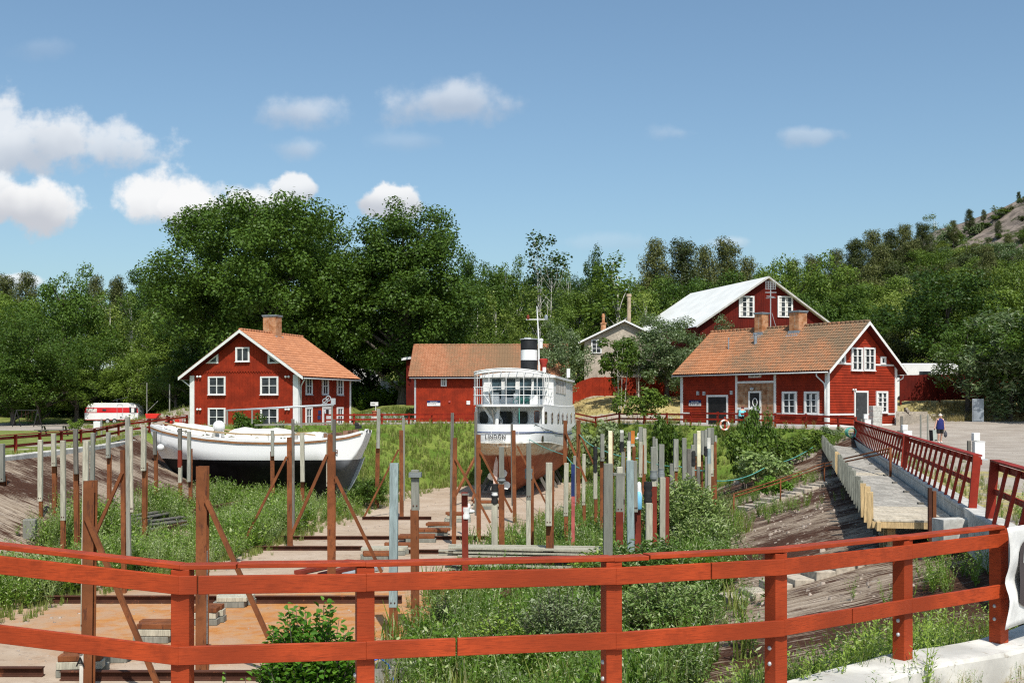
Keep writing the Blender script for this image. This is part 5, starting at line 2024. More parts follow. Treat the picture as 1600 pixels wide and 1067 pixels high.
# px, scale, [(kind, dx px, width px, y top, y bottom or None = down to the ground)], braces [(x0,y0,x1,y1)]
POSTS = [
 (5, 40, [('g', 1, 9, 693, 752), ('r', -1, 9.5, 743, None)], []),
 (63, 42, [('p', 0, 6.6, 687, 783), ('r', 1, 5, 780, None)], []),
 (86.6, 41, [('p', .8, 6.3, 677, 728), ('r', -.5, 6.3, 716, None)], []),
 (99, 46, [('p', 0, 7, 688, 813), ('r', 0, 6.5, 810, None)], []),
 (121.5, 45.5, [('K', .5, 6.2, 670, 740), ('r', -.5, 7, 732, None)], []),
 (137, 78, [('p', -6, 8.5, 689, 985), ('r', 0, 17, 750.5, None), ('w', -7.5, 7, 1005, None)], [(139, 806, 252, 1074)]),
 (147, 40, [('g', 0, 6, 676, 774), ('r', 1, 5, 770, None)], []),
 (171, 37, [('g', .5, 5.8, 675, 715), ('r', -.5, 5.8, 710, None)], []),
 (196, 50.9, [('r', -2, 6.5, 703, None), ('g', 6, 6.5, 651, 877), ('p', 11, 4.5, 666, 800)], [(193, 738, 145, 848)]),
 (226, 39.7, [('p', .7, 7, 667, 735), ('r', -.6, 7, 723, None)], []),
 (244, 33.5, [('K', 0, 5, 674, 710), ('r', 0, 5, 704, None)], []),
 (281, 32, [('K', 0, 5.2, 669, 705), ('d', 0, 5.6, 703, 730), ('p', .5, 5.2, 728, 754), ('r', .5, 5.2, 752, None)], []),
 (296.5, 31, [('g', .5, 5.2, 674, 752), ('r', 1, 5, 701, None)], []),
 (315.8, 72.8, [('g', -7, 5, 790, 990), ('r', 0, 16.8, 728, None), ('c', 7.5, 3, 860, 1005)], [(325, 780, 421, 993)]),
 (426.5, 29, [('g', .5, 4.6, 672, 712), ('r', -.2, 5.4, 705, None)], []),
 (453.3, 38.8, [('K', 5, 4.4, 654.5, 826), ('r', 0, 7.5, 683, None)], [(449, 713, 378, 855)]),
 (473.6, 29.5, [('p', .5, 6, 676, 752), ('r', -.5, 5.2, 701, None)], []),
 (518, 50.3, [('p', -5, 6, 688, 760), ('r', 0, 11.5, 679, None), ('K', 4.6, 5, 655, 706)], [(512, 710, 457, 834), (525, 744, 597, 893)]),
 (590.6, 28, [('g', 1, 5, 638.5, 700), ('r', -1.6, 6, 691, None)], []),
 (614.4, 62.6, [('G', 0, 13, 723.5, 948), ('r', 0, 12.5, 946, None)], []),
 (627.6, 30.5, [('g', 3.2, 4, 652, 782), ('r', 0, 6, 672, None)], [(623, 702, 569, 809)]),
 (649, 62.2, [('g', 0, 12, 734, 797), ('c', 0, 19, 738, 745), ('r', 0, 12.4, 795, None)], []),
 (707.5, 37.8, [('K', -2.6, 5, 645, 822), ('r', 1.6, 6.6, 684, None)], [(712, 716, 766, 816)]),
 (728, 53.6, [('d', 0, 9.5, 769, None), ('W', .3, 11, 792, 810), ('K', 0, 11.5, 770, 773)], []),
 (747.5, 37, [('K', -3.6, 4.6, 643, 805), ('r', .6, 6.8, 679, None)], [(751, 706, 800, 800)]),
 (773, 48, [('k', 0, 10.5, 756, 768), ('W', 0, 9.5, 768, 774), ('k', 0, 10.5, 774, 787), ('p', 0, 9.6, 786, None)], []),
 (783.8, 48, [('g', 0, 8.2, 698, 757), ('c', 0, 11.5, 746, 752), ('r', .3, 9, 756, None)], []),
 (803.5, 32, [('K', -2.4, 4, 662, 790), ('r', .8, 6, 672, None)], [(808, 696, 854, 788)]),
 (826, 48, [('g', 0, 7.6, 692, 780), ('c', .2, 11.5, 732, 748), ('p', -.6, 7.2, 779, None), ('r', 5.4, 5, 728, None)], []),
 (858, 50, [('p', -1.2, 10, 722, 820), ('r', 4.2, 5, 735, None), ('r', -1, 9, 819, None)], []),
 (882.5, 40, [('r', 0, 5.6, 657, 726), ('p', 1.4, 7, 723, 806), ('r', 1.4, 6, 804, None)], [(884, 676, 916, 752)]),
 (895.5, 42, [('g', 2, 4.5, 712, 790), ('b', -.4, 5.4, 725, 775), ('R', -.6, 5.2, 774, None)], []),
 (903.6, 29, [('r', 0, 6, 656, None)], [(905, 676.5, 928, 726)]),
 (911.7, 38, [('p', 0, 5.2, 709, 789), ('r', .5, 5, 787, None)], []),
 (930, 36, [('k', 0, 6.2, 697, 738), ('p', 0, 5.8, 737, 779), ('r', .5, 5, 777, None)], []),
 (940.2, 38, [('g', .4, 6, 678, 720), ('r', 0, 5.5, 713, None)], []),
 (949.3, 65, [('g', 0, 14, 724, None)], []),
 (953.2, 40, [('y', 0, 6.2, 673, 850), ('r', 4, 2.6, 675, None)], []),
 (967.5, 52, [('p', .5, 9, 729, 739), ('g', 0, 19, 738.5, 743), ('g', .6, 11.6, 743, 801), ('d', .3, 11.2, 799, None)], []),
 (971.4, 36, [('w', 0, 5.4, 672, 676), ('g', 0, 5.4, 676, 692), ('k', 0, 6.4, 690, 707), ('g', 0, 5.4, 706, None), ('r', 3.3, 2, 700, None)], []),
 (982.5, 42, [('K', 1, 4.6, 675, 700), ('w', 0, 5.4, 689, 745), ('p', 0, 5, 744, None)], []),
 (988.2, 58, [('G', -1.5, 11, 719, None), ('g', 5.2, 6, 720, 800)], []),
 (989, 40, [('o', -.8, 6, 673, 693), ('p', -.6, 5.4, 692, 698), ('r', -.4, 5, 697, None)], []),
 (997.3, 50, [('K', 0, 9, 756, 790), ('d', 0, 9.4, 784, None)], []),
 (1000.3, 38, [('g', .4, 6, 667, 690), ('p', -.6, 5.8, 690, 745), ('r', 3, 3, 695, None)], []),
 (1008, 36, [('p', 0, 5, 669, 740), ('r', -.5, 4.6, 738, None)], []),
 (1013.5, 55, [('k', -1, 13, 752.5, 786), ('p', -1.2, 10, 785, None), ('d', 7.4, 9, 760, None)], []),
 (1021.3, 48, [('g', 0, 8.2, 698, 750), ('c', 0, 11.6, 735, 748), ('p', .4, 7, 748, 762)], []),
 (1020, 32, [('g', 0, 3.8, 682, None)], []),
 (1027.2, 31, [('g', 0, 3.4, 685, None)], []),
 (1033.4, 52, [('g', 0, 8.2, 694, 735), ('c', -.3, 10, 731.5, 746), ('p', -.2, 8.4, 745, None), ('d', 7.6, 7.4, 745, None)], []),
 (1050.4, 38, [('g', 0, 6.6, 724, None)], []),
 (1056, 40, [('g', 0, 7.4, 686, 736), ('r', .4, 4.4, 733, None)], []),
 (1068.8, 40, [('g', 0, 6.6, 684, None), ('r', 4, 2.4, 725, None)], []),
 (1076, 40, [('K', 0, 6.6, 701, None)], []),
 (1083, 38, [('g', 0, 6, 695, 706), ('k', .2, 7, 704, 727), ('g', 0, 5, 726, None)], []),
 (1086.4, 36, [('g', 0, 5, 677, 712), ('r', 1, 3.6, 712, None)], []),
 (1092, 42, [('y', 0, 5.6, 673, 729), ('K', 0, 5, 728, None)], []),
 (1097.2, 36, [('g', 0, 5.2, 672.5, 710), ('r', 0, 3.8, 706, None)], []),
 (1103, 38, [('g', .6, 5, 671, 700), ('k', -.4, 5.6, 697, 712), ('g', .5, 5, 711, None)], []),
 (1107.8, 40, [('g', 0, 5.4, 668.5, 684), ('w', -.6, 5.4, 683.5, 701), ('G', 0, 5, 700, 725), ('p', 0, 5, 724, None)], []),
 (1113, 37, [('g', 0, 5, 668, 694), ('p', -.4, 4, 694, 745), ('r', 0, 4.6, 744, None)], []),
 (1118.4, 36, [('g', 0, 3.6, 680, 692), ('r', -.2, 4, 690, None)], []),
]
def h_beam(mb, x, y, w_, z0, z1, lean=(0, 0)):
 d = w_ * .95
 tk = max(.016, w_ * .09)
 for o_ in (-d / 2, d / 2 - tk):
  mb.obox((x - w_ / 2, y + o_, z0), (w_, 0, 0), (0, tk, 0), (*lean, z1 - z0))
 mb.obox((x - tk / 2, y - d / 2 + tk, z0), (tk, 0, 0), (0, d - 2 * tk, 0), (*lean, z1 - z0))
zones = []
info = []
for (px, s, segs, br) in POSTS:
 zone = 0 if px < 225 else 1 if px < 600 else 2 if px < 770 else 3 if px < 935 else 4
 kinds = ''.join(k[0] for k in segs)
 if 'k' in kinds:
  lk = 'black-wrapped mooring post'
 elif 'b' in kinds:
  lk = 'blue and red painted mooring post'
 elif 'o' in kinds:
  lk = 'orange-headed mooring post'
 elif 'y' in kinds:
  lk = 'cream painted mooring post'
 elif 'G' in kinds and px < 700:
  lk = 'thick blue-green timber post on a rusty foot'
 elif 'c' in kinds and px > 600:
  lk = 'collared grey mooring post'
 elif 'w' in kinds:
  lk = 'flaking white mooring post'
 elif 'W' in kinds:
  lk = 'short red-brown post with white rag'
 elif br and len(br):
  lk = 'braced rusty steel post'
 elif 'r' in kinds or 'd' in kinds:
  lk = 'pale timber and rust post' if 'p' in kinds else 'grey timber and rust post' if ('g' in kinds or 'K' in kinds) else 'bare rusty steel post'
 else:
  lk = 'plain grey timber post'
 info.append((zone, lk, px))
ZN = ['at the left side of the basin', 'in front of the sailing boat', 'between the two boats', "at the white ship's stern", 'right of the white ship']
cnt = {}
for z_, lk, px in info:
 cnt[(z_, lk)] = cnt.get((z_, lk), 0) + 1
seen = {}
for (px, s, segs, br), (z_, lk, _) in sorted(zip(POSTS, info), key=lambda a: a[0][0]):
 i = seen.get((z_, lk), 0)
 seen[(z_, lk)] = i + 1
 label = lk + ' ' + ZN[z_]
 if cnt[(z_, lk)] > 1:
  label = f'{lk}, {ORD[i]} from left {ZN[z_]}'
 x, y = (px - 800) / s, F / s
 zb = gz(x, y)
 th = thing('mooring_post', label, 'mooring post', (x, y, zb), 'mooring posts standing in the drained basin')
 tl = random.uniform(-.013, .013)
 for j, (k, dx, wd, y0, y1) in enumerate(segs):
  z1 = EYE - (y0 - HZ) / s
  z0 = zb - .25 if y1 is None else EYE - (y1 - HZ) / s
  if z0 > z1 - .05:
   z0 = z1 - .3
  wm = wd / s
  xx = x + dx / s
  hgt = z1 - z0
  ln = (tl * hgt, 0)
  mb = MB()
  if k in 'rd':
   h_beam(mb, xx, y, wm, z0, z1, ln)
   nm = 'steel_beam'
  elif k in 'kcW':
   e = .008
   if k == 'c' and wd / s > .28 and (y1 - y0) < 8:
    mb.box((xx, y - .0, (z0 + z1) / 2), (wm, .36, hgt))
   else:
    n_ = max(3, int(hgt / .07))
    pr = []
    for q in range(n_ + 1):
     bulge = 1 + .10 * math.sin(q * 2.3) + random.uniform(-.03, .05)
     pr.append((wm / 2 * bulge, hgt * q / n_))
    mb.lathe(pr, (xx, y - .02, z0), 12)
   nm = {'k': 'rubber_wrap', 'c': 'collar', 'W': 'rag'}[k]
  else:
   off = -.03 * j if any(q[0] in 'rd' for q in segs) else 0
   dep = min(.2, wm)
   if dx == 0 or abs(dx) < 2:
    # timber faces the viewer when it caps the beam, else stands beside it
    off = -.5 * dep - .11 if any(q[0] in 'rd' and (q[4] is None) and q[3] < (y1 or 9999) - 3 for q in segs) else 0
   mb.obox((xx - wm / 2, y + off - dep / 2, z0), (wm, 0, 0), (0, dep, 0), (*ln, hgt))
   nm = 'timber_facing' if any(q[0] in 'rd' for q in segs) else 'timber'
  if k in 'gpG' and s > 36 and y1 and hgt > .8:
   bm2 = MB()
   for bx_ in (-.22, .22):
    bm2.ball((xx + bx_ * wm, y + off - dep / 2, z0 + .12), .022, 6)
   bm2.build('bolt', M['steel_dark'], th)
  mb.build(nm, M[MK[k]], th, smooth='auto' if k in 'kcW' else False, bevel=.012 if (k in 'gpKGwy' and s > 36) else 0)
 for (ax, ay, bx, by) in br:
  a = P(ax, ay, s)
  b = P(bx, by, s)
  k_ = (EYE - FLOOR) / (EYE - b.z) if b.z < FLOOR + .5 else 1
  mb = MB()
  a.y += .0
  b = Vector((b.x, b.y, max(b.z, FLOOR)))
  mb.bar(a + Vector((0, -.12, 0)), b + Vector((0, -.12, 0)), .11, .09)
  mb.build('brace', M['steel'], th)
# letters S A on the near white board
fnt = bpy.data.curves.new('letters', 'FONT')
def text_mesh(txt, size):
 c = bpy.data.curves.new('txt', 'FONT')
 c.body = txt
 c.size = size
 c.offset = size * .018
 c.space_character = 1.18
 c.align_x = 'CENTER'
 o = bpy.data.objects.new('txt', c)
 COL.objects.link(o)
 bpy.context.view_layer.update()
 me = bpy.data.meshes.new_from_object(o.evaluated_get(bpy.context.evaluated_depsgraph_get()))
 bpy.data.objects.remove(o)
 vs = [tuple(v.co) for v in me.vertices]
 fs = [tuple(p.vertices) for p in me.polygons]
 bpy.data.meshes.remove(me)
 return vs, fs
near = [o for o in COL.objects if o.name.startswith('mooring_post') and abs(o.location.x - (137 - 800) / 78) < .01][0]
mb = MB()
for ch, py in (('S', 1019), ('A', 1038)):
 vs, fs = text_mesh(ch, .26)
 q = P(129.3, py, 78)
 mb.add([(q.x + x, q.y - .135, q.z + yy) for x, yy, zz in vs], fs)
mb.build('lettering', M['black'], near)
# things hung on the posts
q = P(997.5, 770, 50.5)
bg_ = thing('plastic_bag', 'blue and white plastic bag hung on a post right of the ship', 'bag', tuple(q))
mb = MB()
mb.lathe([(.02, .36), (.06, .33), (.07, .12), (.10, -.05), (.1, -.2), (.05, -.28)], (q.x, q.y - .2, q.z), 10)
mb.build('bag', M['white_cloth'], bg_, smooth=True)
q = P(997.5, 782, 50.5)
mb = MB()
mb.lathe([(.03, .3), (.07, .26), (.1, .12), (.105, -.22), (.07, -.26)], (q.x - .02, q.y - .28, q.z), 12)
mb.build('jug', M['blue_plastic'], bg_, smooth=True)
for px, py, s, lb in ((734, 798, 53, 'white work glove hung on the short red-brown post'), (997.5, 685, 37.5, 'white shoe stuck on a grey post right of the ship')):
 q = P(px, py, s)
 mb = MB()
 mb.ball((q.x, q.y - .16, q.z), .14, 10, (1.15, .5, .5))
 mb.ball((q.x - .02, q.y - .16, q.z + .14), .07, 8, (.8, .6, 1.5))
 tag(mb.build('glove' if px < 800 else 'shoe', M['white_cloth'], None, smooth=True, loc=tuple(q)), lb, 'glove' if px < 800 else 'shoe')
# ------------------------------------------------------------------ rails, timber and litter on the basin floor
def floor_rail(label, x0, x1, yy, h=.17, s1=None, name='steel_rail'):
 s0 = (yy - HZ) / (EYE - FLOOR)
 a = Vector(((x0 - 800) / s0, F / s0, FLOOR))
 sB = s1 or s0
 b = Vector(((x1 - 800) / sB, F / sB, FLOOR))
 mb = MB()
 d = (b - a).normalized()
 n = Vector((-d.y, d.x, 0))
 for (z_, w_, hh) in ((.01, .16, .02), (h - .02, .16, .02)):
  mb.obox(a - n * w_ / 2 + Vector((0, 0, z_)), b - a, n * w_, (0, 0, hh))
 mb.obox(a - n * .012 + Vector((0, 0, .03)), b - a, n * .024, (0, 0, h - .05))
 return tag(mb.build(name, M['steel_dark'], None, loc=tuple(a)), label, 'rail', 'steel rails lying across the basin floor')
floor_rail('nearest steel rail across the floor behind the big painted post', 95, 655, 1062, .2)
floor_rail('long steel rail crossing the rust-stained floor', 66, 628, 942, .22)
floor_rail('steel rail at the foot of the post with two braces', 376, 566, 859.5, .17)
floor_rail('steel rail continuing beside the keel blocks', 570, 846, 865, .17)
floor_rail('thin steel rail crossing toward the ship posts', 424, 842, 843, .16)
floor_rail('far steel rail across the floor near the grassy bank', 566, 674, 812, .17)
floor_rail('short steel rail at the left edge of the near floor', -60, 68, 1056, .2)
def surf_bar(label, p0, p1, w_, material, lift=.12, name='steel_channel'):
 a, b = on_slope(*p0), on_slope(*p1)
 mb = MB()
 mb.bar(a + Vector((0, 0, lift)), b + Vector((0, 0, lift)), w_, w_ * .8)
 return tag(mb.build(name, material, None, loc=tuple(a)), label, 'beam')
surf_bar('rusty beam lying in the weeds on the left', (148, 872), (312, 822), .16, M['steel_dark'], .35)
surf_bar('rusty rail in the weeds before the sailing boat', (300, 812), (470, 776), .18, M['steel_dark'], .4)
surf_bar('rusty sloping rail behind the large timber posts', (892, 852), (936, 818), .2, M['steel'], .5)
mb = MB()
for i in range(9):
 a, b = on_slope(190 + random.uniform(-10, 30), 838 - i * 2), on_slope(290 + random.uniform(-30, 30), 826 - i * 2)
 mb.tube([a + Vector((0, 0, .2 + (i % 3) * .1)), b + Vector((0, 0, .2 + (i % 3) * .1))], .07, 7)
tag(mb.build('log_pile', M['timber_dark'], None, loc=tuple(on_slope(230, 835))), 'pile of thin grey logs lying in the left weeds', 'logs')
mb = MB()
a = on_slope(47, 842)
mb.box((a.x, a.y, a.z + .35), (.42, .4, .7), .2)
tag(mb.build('mooring_stump', M['timber'], None, loc=tuple(a), bevel=.04), 'short square grey stump standing in the left weeds', 'stump')
def block_stack(label, px, py, wpx, layers, turn=0):
 s = (py - HZ) / (EYE - FLOOR)
 x, y = (px - 800) / s, F / s
 w_ = wpx / s
 th = thing('timber_blocks', label, 'timber stack', (x, y, FLOOR), 'stacked timber keel blocks on the floor')
 z = FLOOR
 for i in range(layers):
  h = .17 if i < layers - 1 else .13
  mb = MB()
  for k in range(2):
   jx = random.uniform(-.08, .08) * w_
   mb.box((x + jx, y + (k - .5) * .42, z + h / 2), (w_ * random.uniform(.82, 1.05), .32, h - .012), turn + random.uniform(-.05, .05))
  top = i == layers - 1
  mb.build('block', M['steel'] if top and random.random() < .6 else M['timber_pale' if i % 2 else 'timber'], th, bevel=.01)
  z += h
 return th
for a in (('timber blocks behind the letter-marked near post', 128, 1052, 66, 3, .1), ('wide timber blocks left of the near fence corner', 182, 1030, 60, 2, 0),
  ('timber blocks seen left of the red corner post', 246, 1000, 58, 3, 0), ('timber blocks with iron top beside the big rusty post', 323, 973, 48, 3, 0),
  ('rust-streaked timber blocks on the stained floor', 366, 946, 56, 2, 0), ('white-splashed timber block left of the blue-green post', 588, 874, 46, 2, 0),
  ('first keel block stack in the row toward the ship', 602, 866, 66, 2, 0), ('second keel block stack in the row toward the ship', 626, 853, 50, 1, 0),
  ('third keel block stack in the row toward the ship', 655, 846, 56, 2, 0), ('fourth keel block stack in the row toward the ship', 676, 836, 50, 2, 0),
  ('fifth keel block stack in the row toward the ship', 690, 826, 44, 2, 0), ('sixth keel block stack in the row toward the ship', 716, 815, 40, 3, 0),
  ('keel blocks under the stern of the white ship', 762, 795, 44, 3, 0)):
 block_stack(*a)
# channels and a board lying by the stained floor
s = (893 - HZ) / 5.8
cc = [((465, 898), (548, 880)), ((502, 902), (590, 880)), ((540, 902), (594, 890))]
for i, (a, b) in enumerate(cc):
 A, B = on_slope(*a), on_slope(*b)
 mb = MB()
 mb.bar(A + Vector((0, 0, .09)), B + Vector((0, 0, .09)), .3, .12)
 tag(mb.build('steel_channel', M['primer' if i < 2 else 'grey_metal'], None, loc=tuple(A)), ['long red-leaded steel channel lying on the stained floor', 'red-leaded channel crossing under the braced post', 'pale sheet metal piece beside the red channels'][i], 'channel')
# lumber pile on trestles
A, B = P(700, 852, 50), P(958, 868, 51)
lp = thing('lumber_pile', 'long grey planks stacked on rusty trestles before the posts', 'lumber', (0, A.y, FLOOR))
mb = MB()
rr = random.Random(5)
zt = EYE - (854 - HZ) / 50
for row in range(5):
 for k in range(4):
  x0_ = -2.2 + rr.uniform(-.25, .5) + row * .05
  x1_ = 3.25 + rr.uniform(-.4, .3)
  z_ = zt - .05 - row * (.10 if row < 3 else .17)
  yy = A.y + k * .3 + rr.uniform(-.04, .04)
  mb.bar((x0_, yy, z_ + rr.uniform(-.02, .02)), (x1_, yy - .4, z_ + rr.uniform(-.03, .03) - .05), .22, .055)
mb.build('planks', M['timber_pale'], lp)
for px in (706, 727, 857, 940):
 x_ = (px - 800) / 50
 mb = MB()
 mb.box((x_, A.y + .3, (FLOOR + zt - .75) / 2), (.2, .2, zt - .75 - FLOOR))
 mb.box((x_, A.y + .3, zt - .80), (.16, 1.6, .12))
 mb.build('trestle', M['steel_dark'], lp)
mb = MB()
x_ = (725 - 800) / 50
for k in range(2):
 mb.tube([(x_ + .02 * k, A.y - .22, zt + .04), (x_ - .03, A.y - .24, zt - .3), (x_ + .03, A.y - .22, zt - .75)], .02, 5)
mb.build('strap', M['blue_plastic'], lp)
# plank platform in the undergrowth
q = P(745, 952, 58)
mb = MB()
for i in range(11):
 mb.box((q.x - .85 + i * .2, q.y + .02 * i, q.z), (.18, .95, .05), .25)
pf_ = thing('plank_platform', 'small grey plank platform on a rusty frame in the undergrowth', 'platform', tuple(q))
mb.build('planks', M['plank'], pf_)
mb = MB()
for dx in (-.8, 1.0):
 mb.box((q.x + dx, q.y, (q.z - .05 + FLOOR) / 2), (.14, .6, q.z - .05 - FLOOR))
mb.bar((q.x - .1, q.y - .3, FLOOR + .3), (q.x + 1.9, q.y + 3.0, q.z + .5), .25, .1)
mb.build('frame', M['steel_dark'], pf_)
# open timber crate with a blue rope near the bottom of the view
q = P(606, 1046, 74)
cr = thing('timber_crate', 'open grey timber box with blue rope below the near fence', 'crate', tuple(q))
mb = MB()
for (a, b) in (((-.38, -.5, 0), (.26, -.5, 0)), ((.30, -.55, 0), (.72, .75, 0)), ((-.42, -.45, 0), (-.05, .8, 0)), ((0, .8, 0), (.7, .78, 0))):
 A, B = q + Vector(a), q + Vector(b)
 mb.obox(A + Vector((0, 0, -.28)), B - A, (B - A).cross(Vector((0, 0, 1))).normalized() * .05, (0, 0, .42))
mb.build('side_board', M['timber'], cr)
mb = MB()
mb.tube([q + Vector((-.3, -.56, .3)), q + Vector((-.1, -.5, .36)), q + Vector((.05, -.4, .2)), q + Vector((.2, -.57, -.1))], .02, 6)
mb.build('rope', mat('blue_rope', (.03, .13, .55), .6, .1, 3), cr)
mb = MB()
mb.obox(q + Vector((-.35, -.45, -.75)), (.9, 0, 0), (.3, 1.1, 0), (0, 0, .5))
mb.build('base', M['timber_dark'], cr)
# ------------------------------------------------------------------ the white sailing boat, lying across the basin
SB = 26.8
YB = F / SB
L_B = 12.85
bow = Vector((P(234.5, 665, SB).x, YB + .1, 0))
axis = Vector((.998, -.05, 0)).normalized()
side = Vector((-axis.y, axis.x, 0))         # away from the viewer
sail = thing('sailing_boat', 'white wooden sailing boat with black bottom propped up below the red house', 'boat', (bow.x + L_B / 2, YB, FLOOR + .1))
def zpx(py):
 return EYE - (py - HZ) / SB
SHEER = [(0, zpx(664)), (.08, zpx(671)), (.18, zpx(677.5)), (.3, zpx(683)), (.45, zpx(687)), (.6, zpx(688)), (.72, zpx(687)), (.82, zpx(684.5)), (.92, zpx(680)), (1, zpx(672))]
def sheer(t):
 return interp(t, SHEER)
def beam(t):
 return 1.95 * (max(0.0, 1 - abs((t - .52) / (.52 if t < .52 else .56)) ** 2.3)) ** .62 + .02
def wl_t(t):
 return t
ZW = zpx(716)
def keel(t):
 return interp(t, [(0, zpx(668)), (.012, zpx(690)), (.045, zpx(713)), (.1, zpx(735)), (.2, zpx(764)), (.35, zpx(780)), (.6, zpx(785)), (.86, zpx(783)), (.905, zpx(765)), (.94, zpx(735)), (.965, zpx(715)), (.985, zpx(695)), (1, zpx(676))])
NS = 44
rows = []
QS = [0, .06, .12, .2, .3, .4, .5, .6, .68, .76, .84, .9, .95, 1]
sections = []
for i in range(NS + 1):
 t = i / NS
 t = .5 - .5 * math.cos(math.pi * t) * (.9) - .5 * (1 - 2 * t) * .1 if 0 < t < 1 else t
 sections.append(t)
def hull_pt(t, q, sg):
 zs, zk = sheer(t), keel(t)
 zs = max(zs, zk + .02)
 b = beam(t)
 z = lerp(zs, zk, q)
 # above the bilge nearly straight, then a hollow run to the keel
 e0 = interp(t, [(0, .6), (.12, .28), (.8, .26), (.93, .66), (1, .85)])
 e = max(0.0, (q - e0) / (1 - e0))
 pw = interp(t, [(0, .75), (.2, 1.1), (.5, 1.35), (.8, 1.0), (1, .75)])
 f = (1 - .05 * q) * max(0.0, 1 - e ** pw) ** 1.15 + .03
 p = bow + axis * (L_B * t) + side * (sg * b * f)
 return Vector((p.x, p.y, z))
mb = MB()
for sg in (-1, 1):
 mb.grid([[hull_pt(t, q, sg) for q in QS] for t in sections])
hm = NT('boat_hull')
pos = hm.coord('pos')
sp = hm.node('ShaderNodeSeparateXYZ')
hm.link(pos, sp.inputs[0])
n_ = hm.noise(pos, 1.2, 5)
st_ = hm.noise(hm.coord('pos', (3, 3, .4)), 2, 6)
wht = hm.mix(hm.ramp(st_, .62, .8), (.78, .78, .77), (.62, .60, .55))
blk = hm.mix(hm.ramp(n_, .4, .75), (.006, .006, .007), (.016, .016, .018))
xfade = hm.ramp(sp.outputs[0], bow.x + L_B * .80, bow.x + L_B * .93)
blk = hm.mix(xfade, blk, hm.mix(hm.ramp(n_, .35, .7), (.10, .105, .115), (.17, .175, .185)))
wl_h = hm.math('ADD', sp.outputs[2], 0)
c = hm.mix(hm.math('GREATER_THAN', wl_h, ZW), blk, wht)
hm.base(c)
hm.rough(.6, .15)
hull = mb.build('hull', hm.mat, sail, smooth=True)
# rudder and stern post
mb = MB()
pl = [(567, 700), (577, 671), (574, 690), (567, 714), (557, 742), (545, 768), (538, 776), (532, 772)]
pp = [Vector((P(x, 0, SB).x, YB - .55, zpx(y))) for x, y in [(566, 716), (572, 713), (566, 730), (556, 752), (545, 770), (537, 779), (530, 778), (540, 752)]]
mb.prism(pp, (0, .09, 0))
mb.build('rudder', M['zinc'], sail)
mb = MB()
pp = [Vector((P(x, 0, SB).x, YB - .58, zpx(y))) for x, y in [(577.5, 670), (578.5, 676), (567.5, 714.5), (563, 714.5), (571, 676), (572, 670)]]
mb.prism(pp, (0, .14, 0))
mb.build('stern_post', M['white_gloss'], sail)
# rubbing strake, cap rail, stanchions
teak = mat('varnished_teak', (.26, .12, .05), .5, .3, 3, (1, 1, 4))
for sg in (-1, 1):
 mb = MB()
 line = []
 for i in range(41):
  t = .012 + .965 * i / 40
  p = hull_pt(t, 0, sg)
  line.append(p + side * (sg * .03) + Vector((0, 0, -.10)))
 for a, b in zip(line, line[1:]):
  mb.bar(a, b + (b - a) * .03, .07, .10)
 mb.build('rubbing_strake', teak, sail)
for sg in (-1, 1):
 mb = MB()
 line = []
 for i in range(41):
  t = .012 + .972 * i / 40
  p = hull_pt(t, 0, sg)
  line.append(p)
 for a, b in zip(line, line[1:]):
  mb.bar(a + Vector((0, 0, .02)), b + (b - a) * .03 + Vector((0, 0, .02)), .12, .12)
 mb.build('toe_rail', M['white_gloss'], sail)
sm_ = MB()
var_ = mat('pale_varnish', (.40, .28, .16), .5, .2, 3)
for sg in (-1, 1):
 mb = MB()
 line = []
 for i in range(31):
  t = .085 + .70 * i / 30
  p = hull_pt(t, 0, sg)
  up = .36 if i < 29 else .36 - (i - 28) * .05
  line.append(p + Vector((0, 0, up + .06 * (1 - t))) - side * (sg * .12))
  if i % 3 == 0:
   sm_ = MB()
   sm_.bar(p - side * (sg * .09), p - side * (sg * .12) + Vector((0, 0, up)), .07, .09)
   sm_.build('stanchion', M['white_gloss'], sail)
 for a, b in zip(line, line[1:]):
  mb.bar(a, b + (b - a) * .03, .13, .09)
 mb.build('cap_rail', var_, sail)
# deck
mb = MB()
mb.grid([[hull_pt(t, 0, -1) * (1 - k / 6) + hull_pt(t, 0, 1) * (k / 6) + Vector((0, 0, -.03 + .10 * (1 - abs(k / 3 - 1) ** 2))) for k in range(7)] for t in sections[1:-1]])
mb.build('deck', mat('deck_canvas', (.46, .45, .43), .8, .15, 1.5), sail, smooth=True)
def tent(t0, t1, hts, wd, name, material, n=14):
 """canvas stretched over a low ridge"""
 rows = []
 for i in range(n + 1):
  t = lerp(t0, t1, i / n)
  c = bow + axis * (L_B * t)
  h = interp(i / n, hts)
  b = beam(t) * wd
  zb = sheer(t) + .06
  sagz = -.03 * math.sin(i / n * math.pi * 4) ** 2
  row = []
  for k in range(9):
   a = k / 8 * 2 - 1
   zz = h * (1 - abs(a) ** 3.2) + sagz
   p = c + side * (a * b)
   row.append((p.x, p.y, zb + max(0.0, zz)))
  rows.append(row)
 m_ = MB()
 m_.grid(rows)
 for e, rv in ((0, False), (-1, True)):
  r_ = rows[e]
  m_.add(r_, [tuple(range(9))])
 return m_.build(name, material, sail, smooth=False)
cv_m = mat('cream_canvas', (.74, .71, .64), .9, .06, 1.2, bump=.2)
tent(.085, .31, [(0, .2), (.15, .46), (.6, .56), (1, .5)], .70, 'canvas_cover', cv_m)
tent(.37, .66, [(0, .34), (.08, .56), (.22, .68), (.45, .60), (.7, .68), (.9, .62), (1, .38)], .66, 'canvas_cover', cv_m)
tent(.70, .80, [(0, .36), (.5, .40), (1, .32)], .5, 'hatch', M['white_gloss'])
mb = MB()
cpt = bow + axis * (L_B * .325)
mb.ball((cpt.x, cpt.y - .5, zpx(666)), .36, 14)
mb.build('buoy', M['white_gloss'], sail, smooth=True)
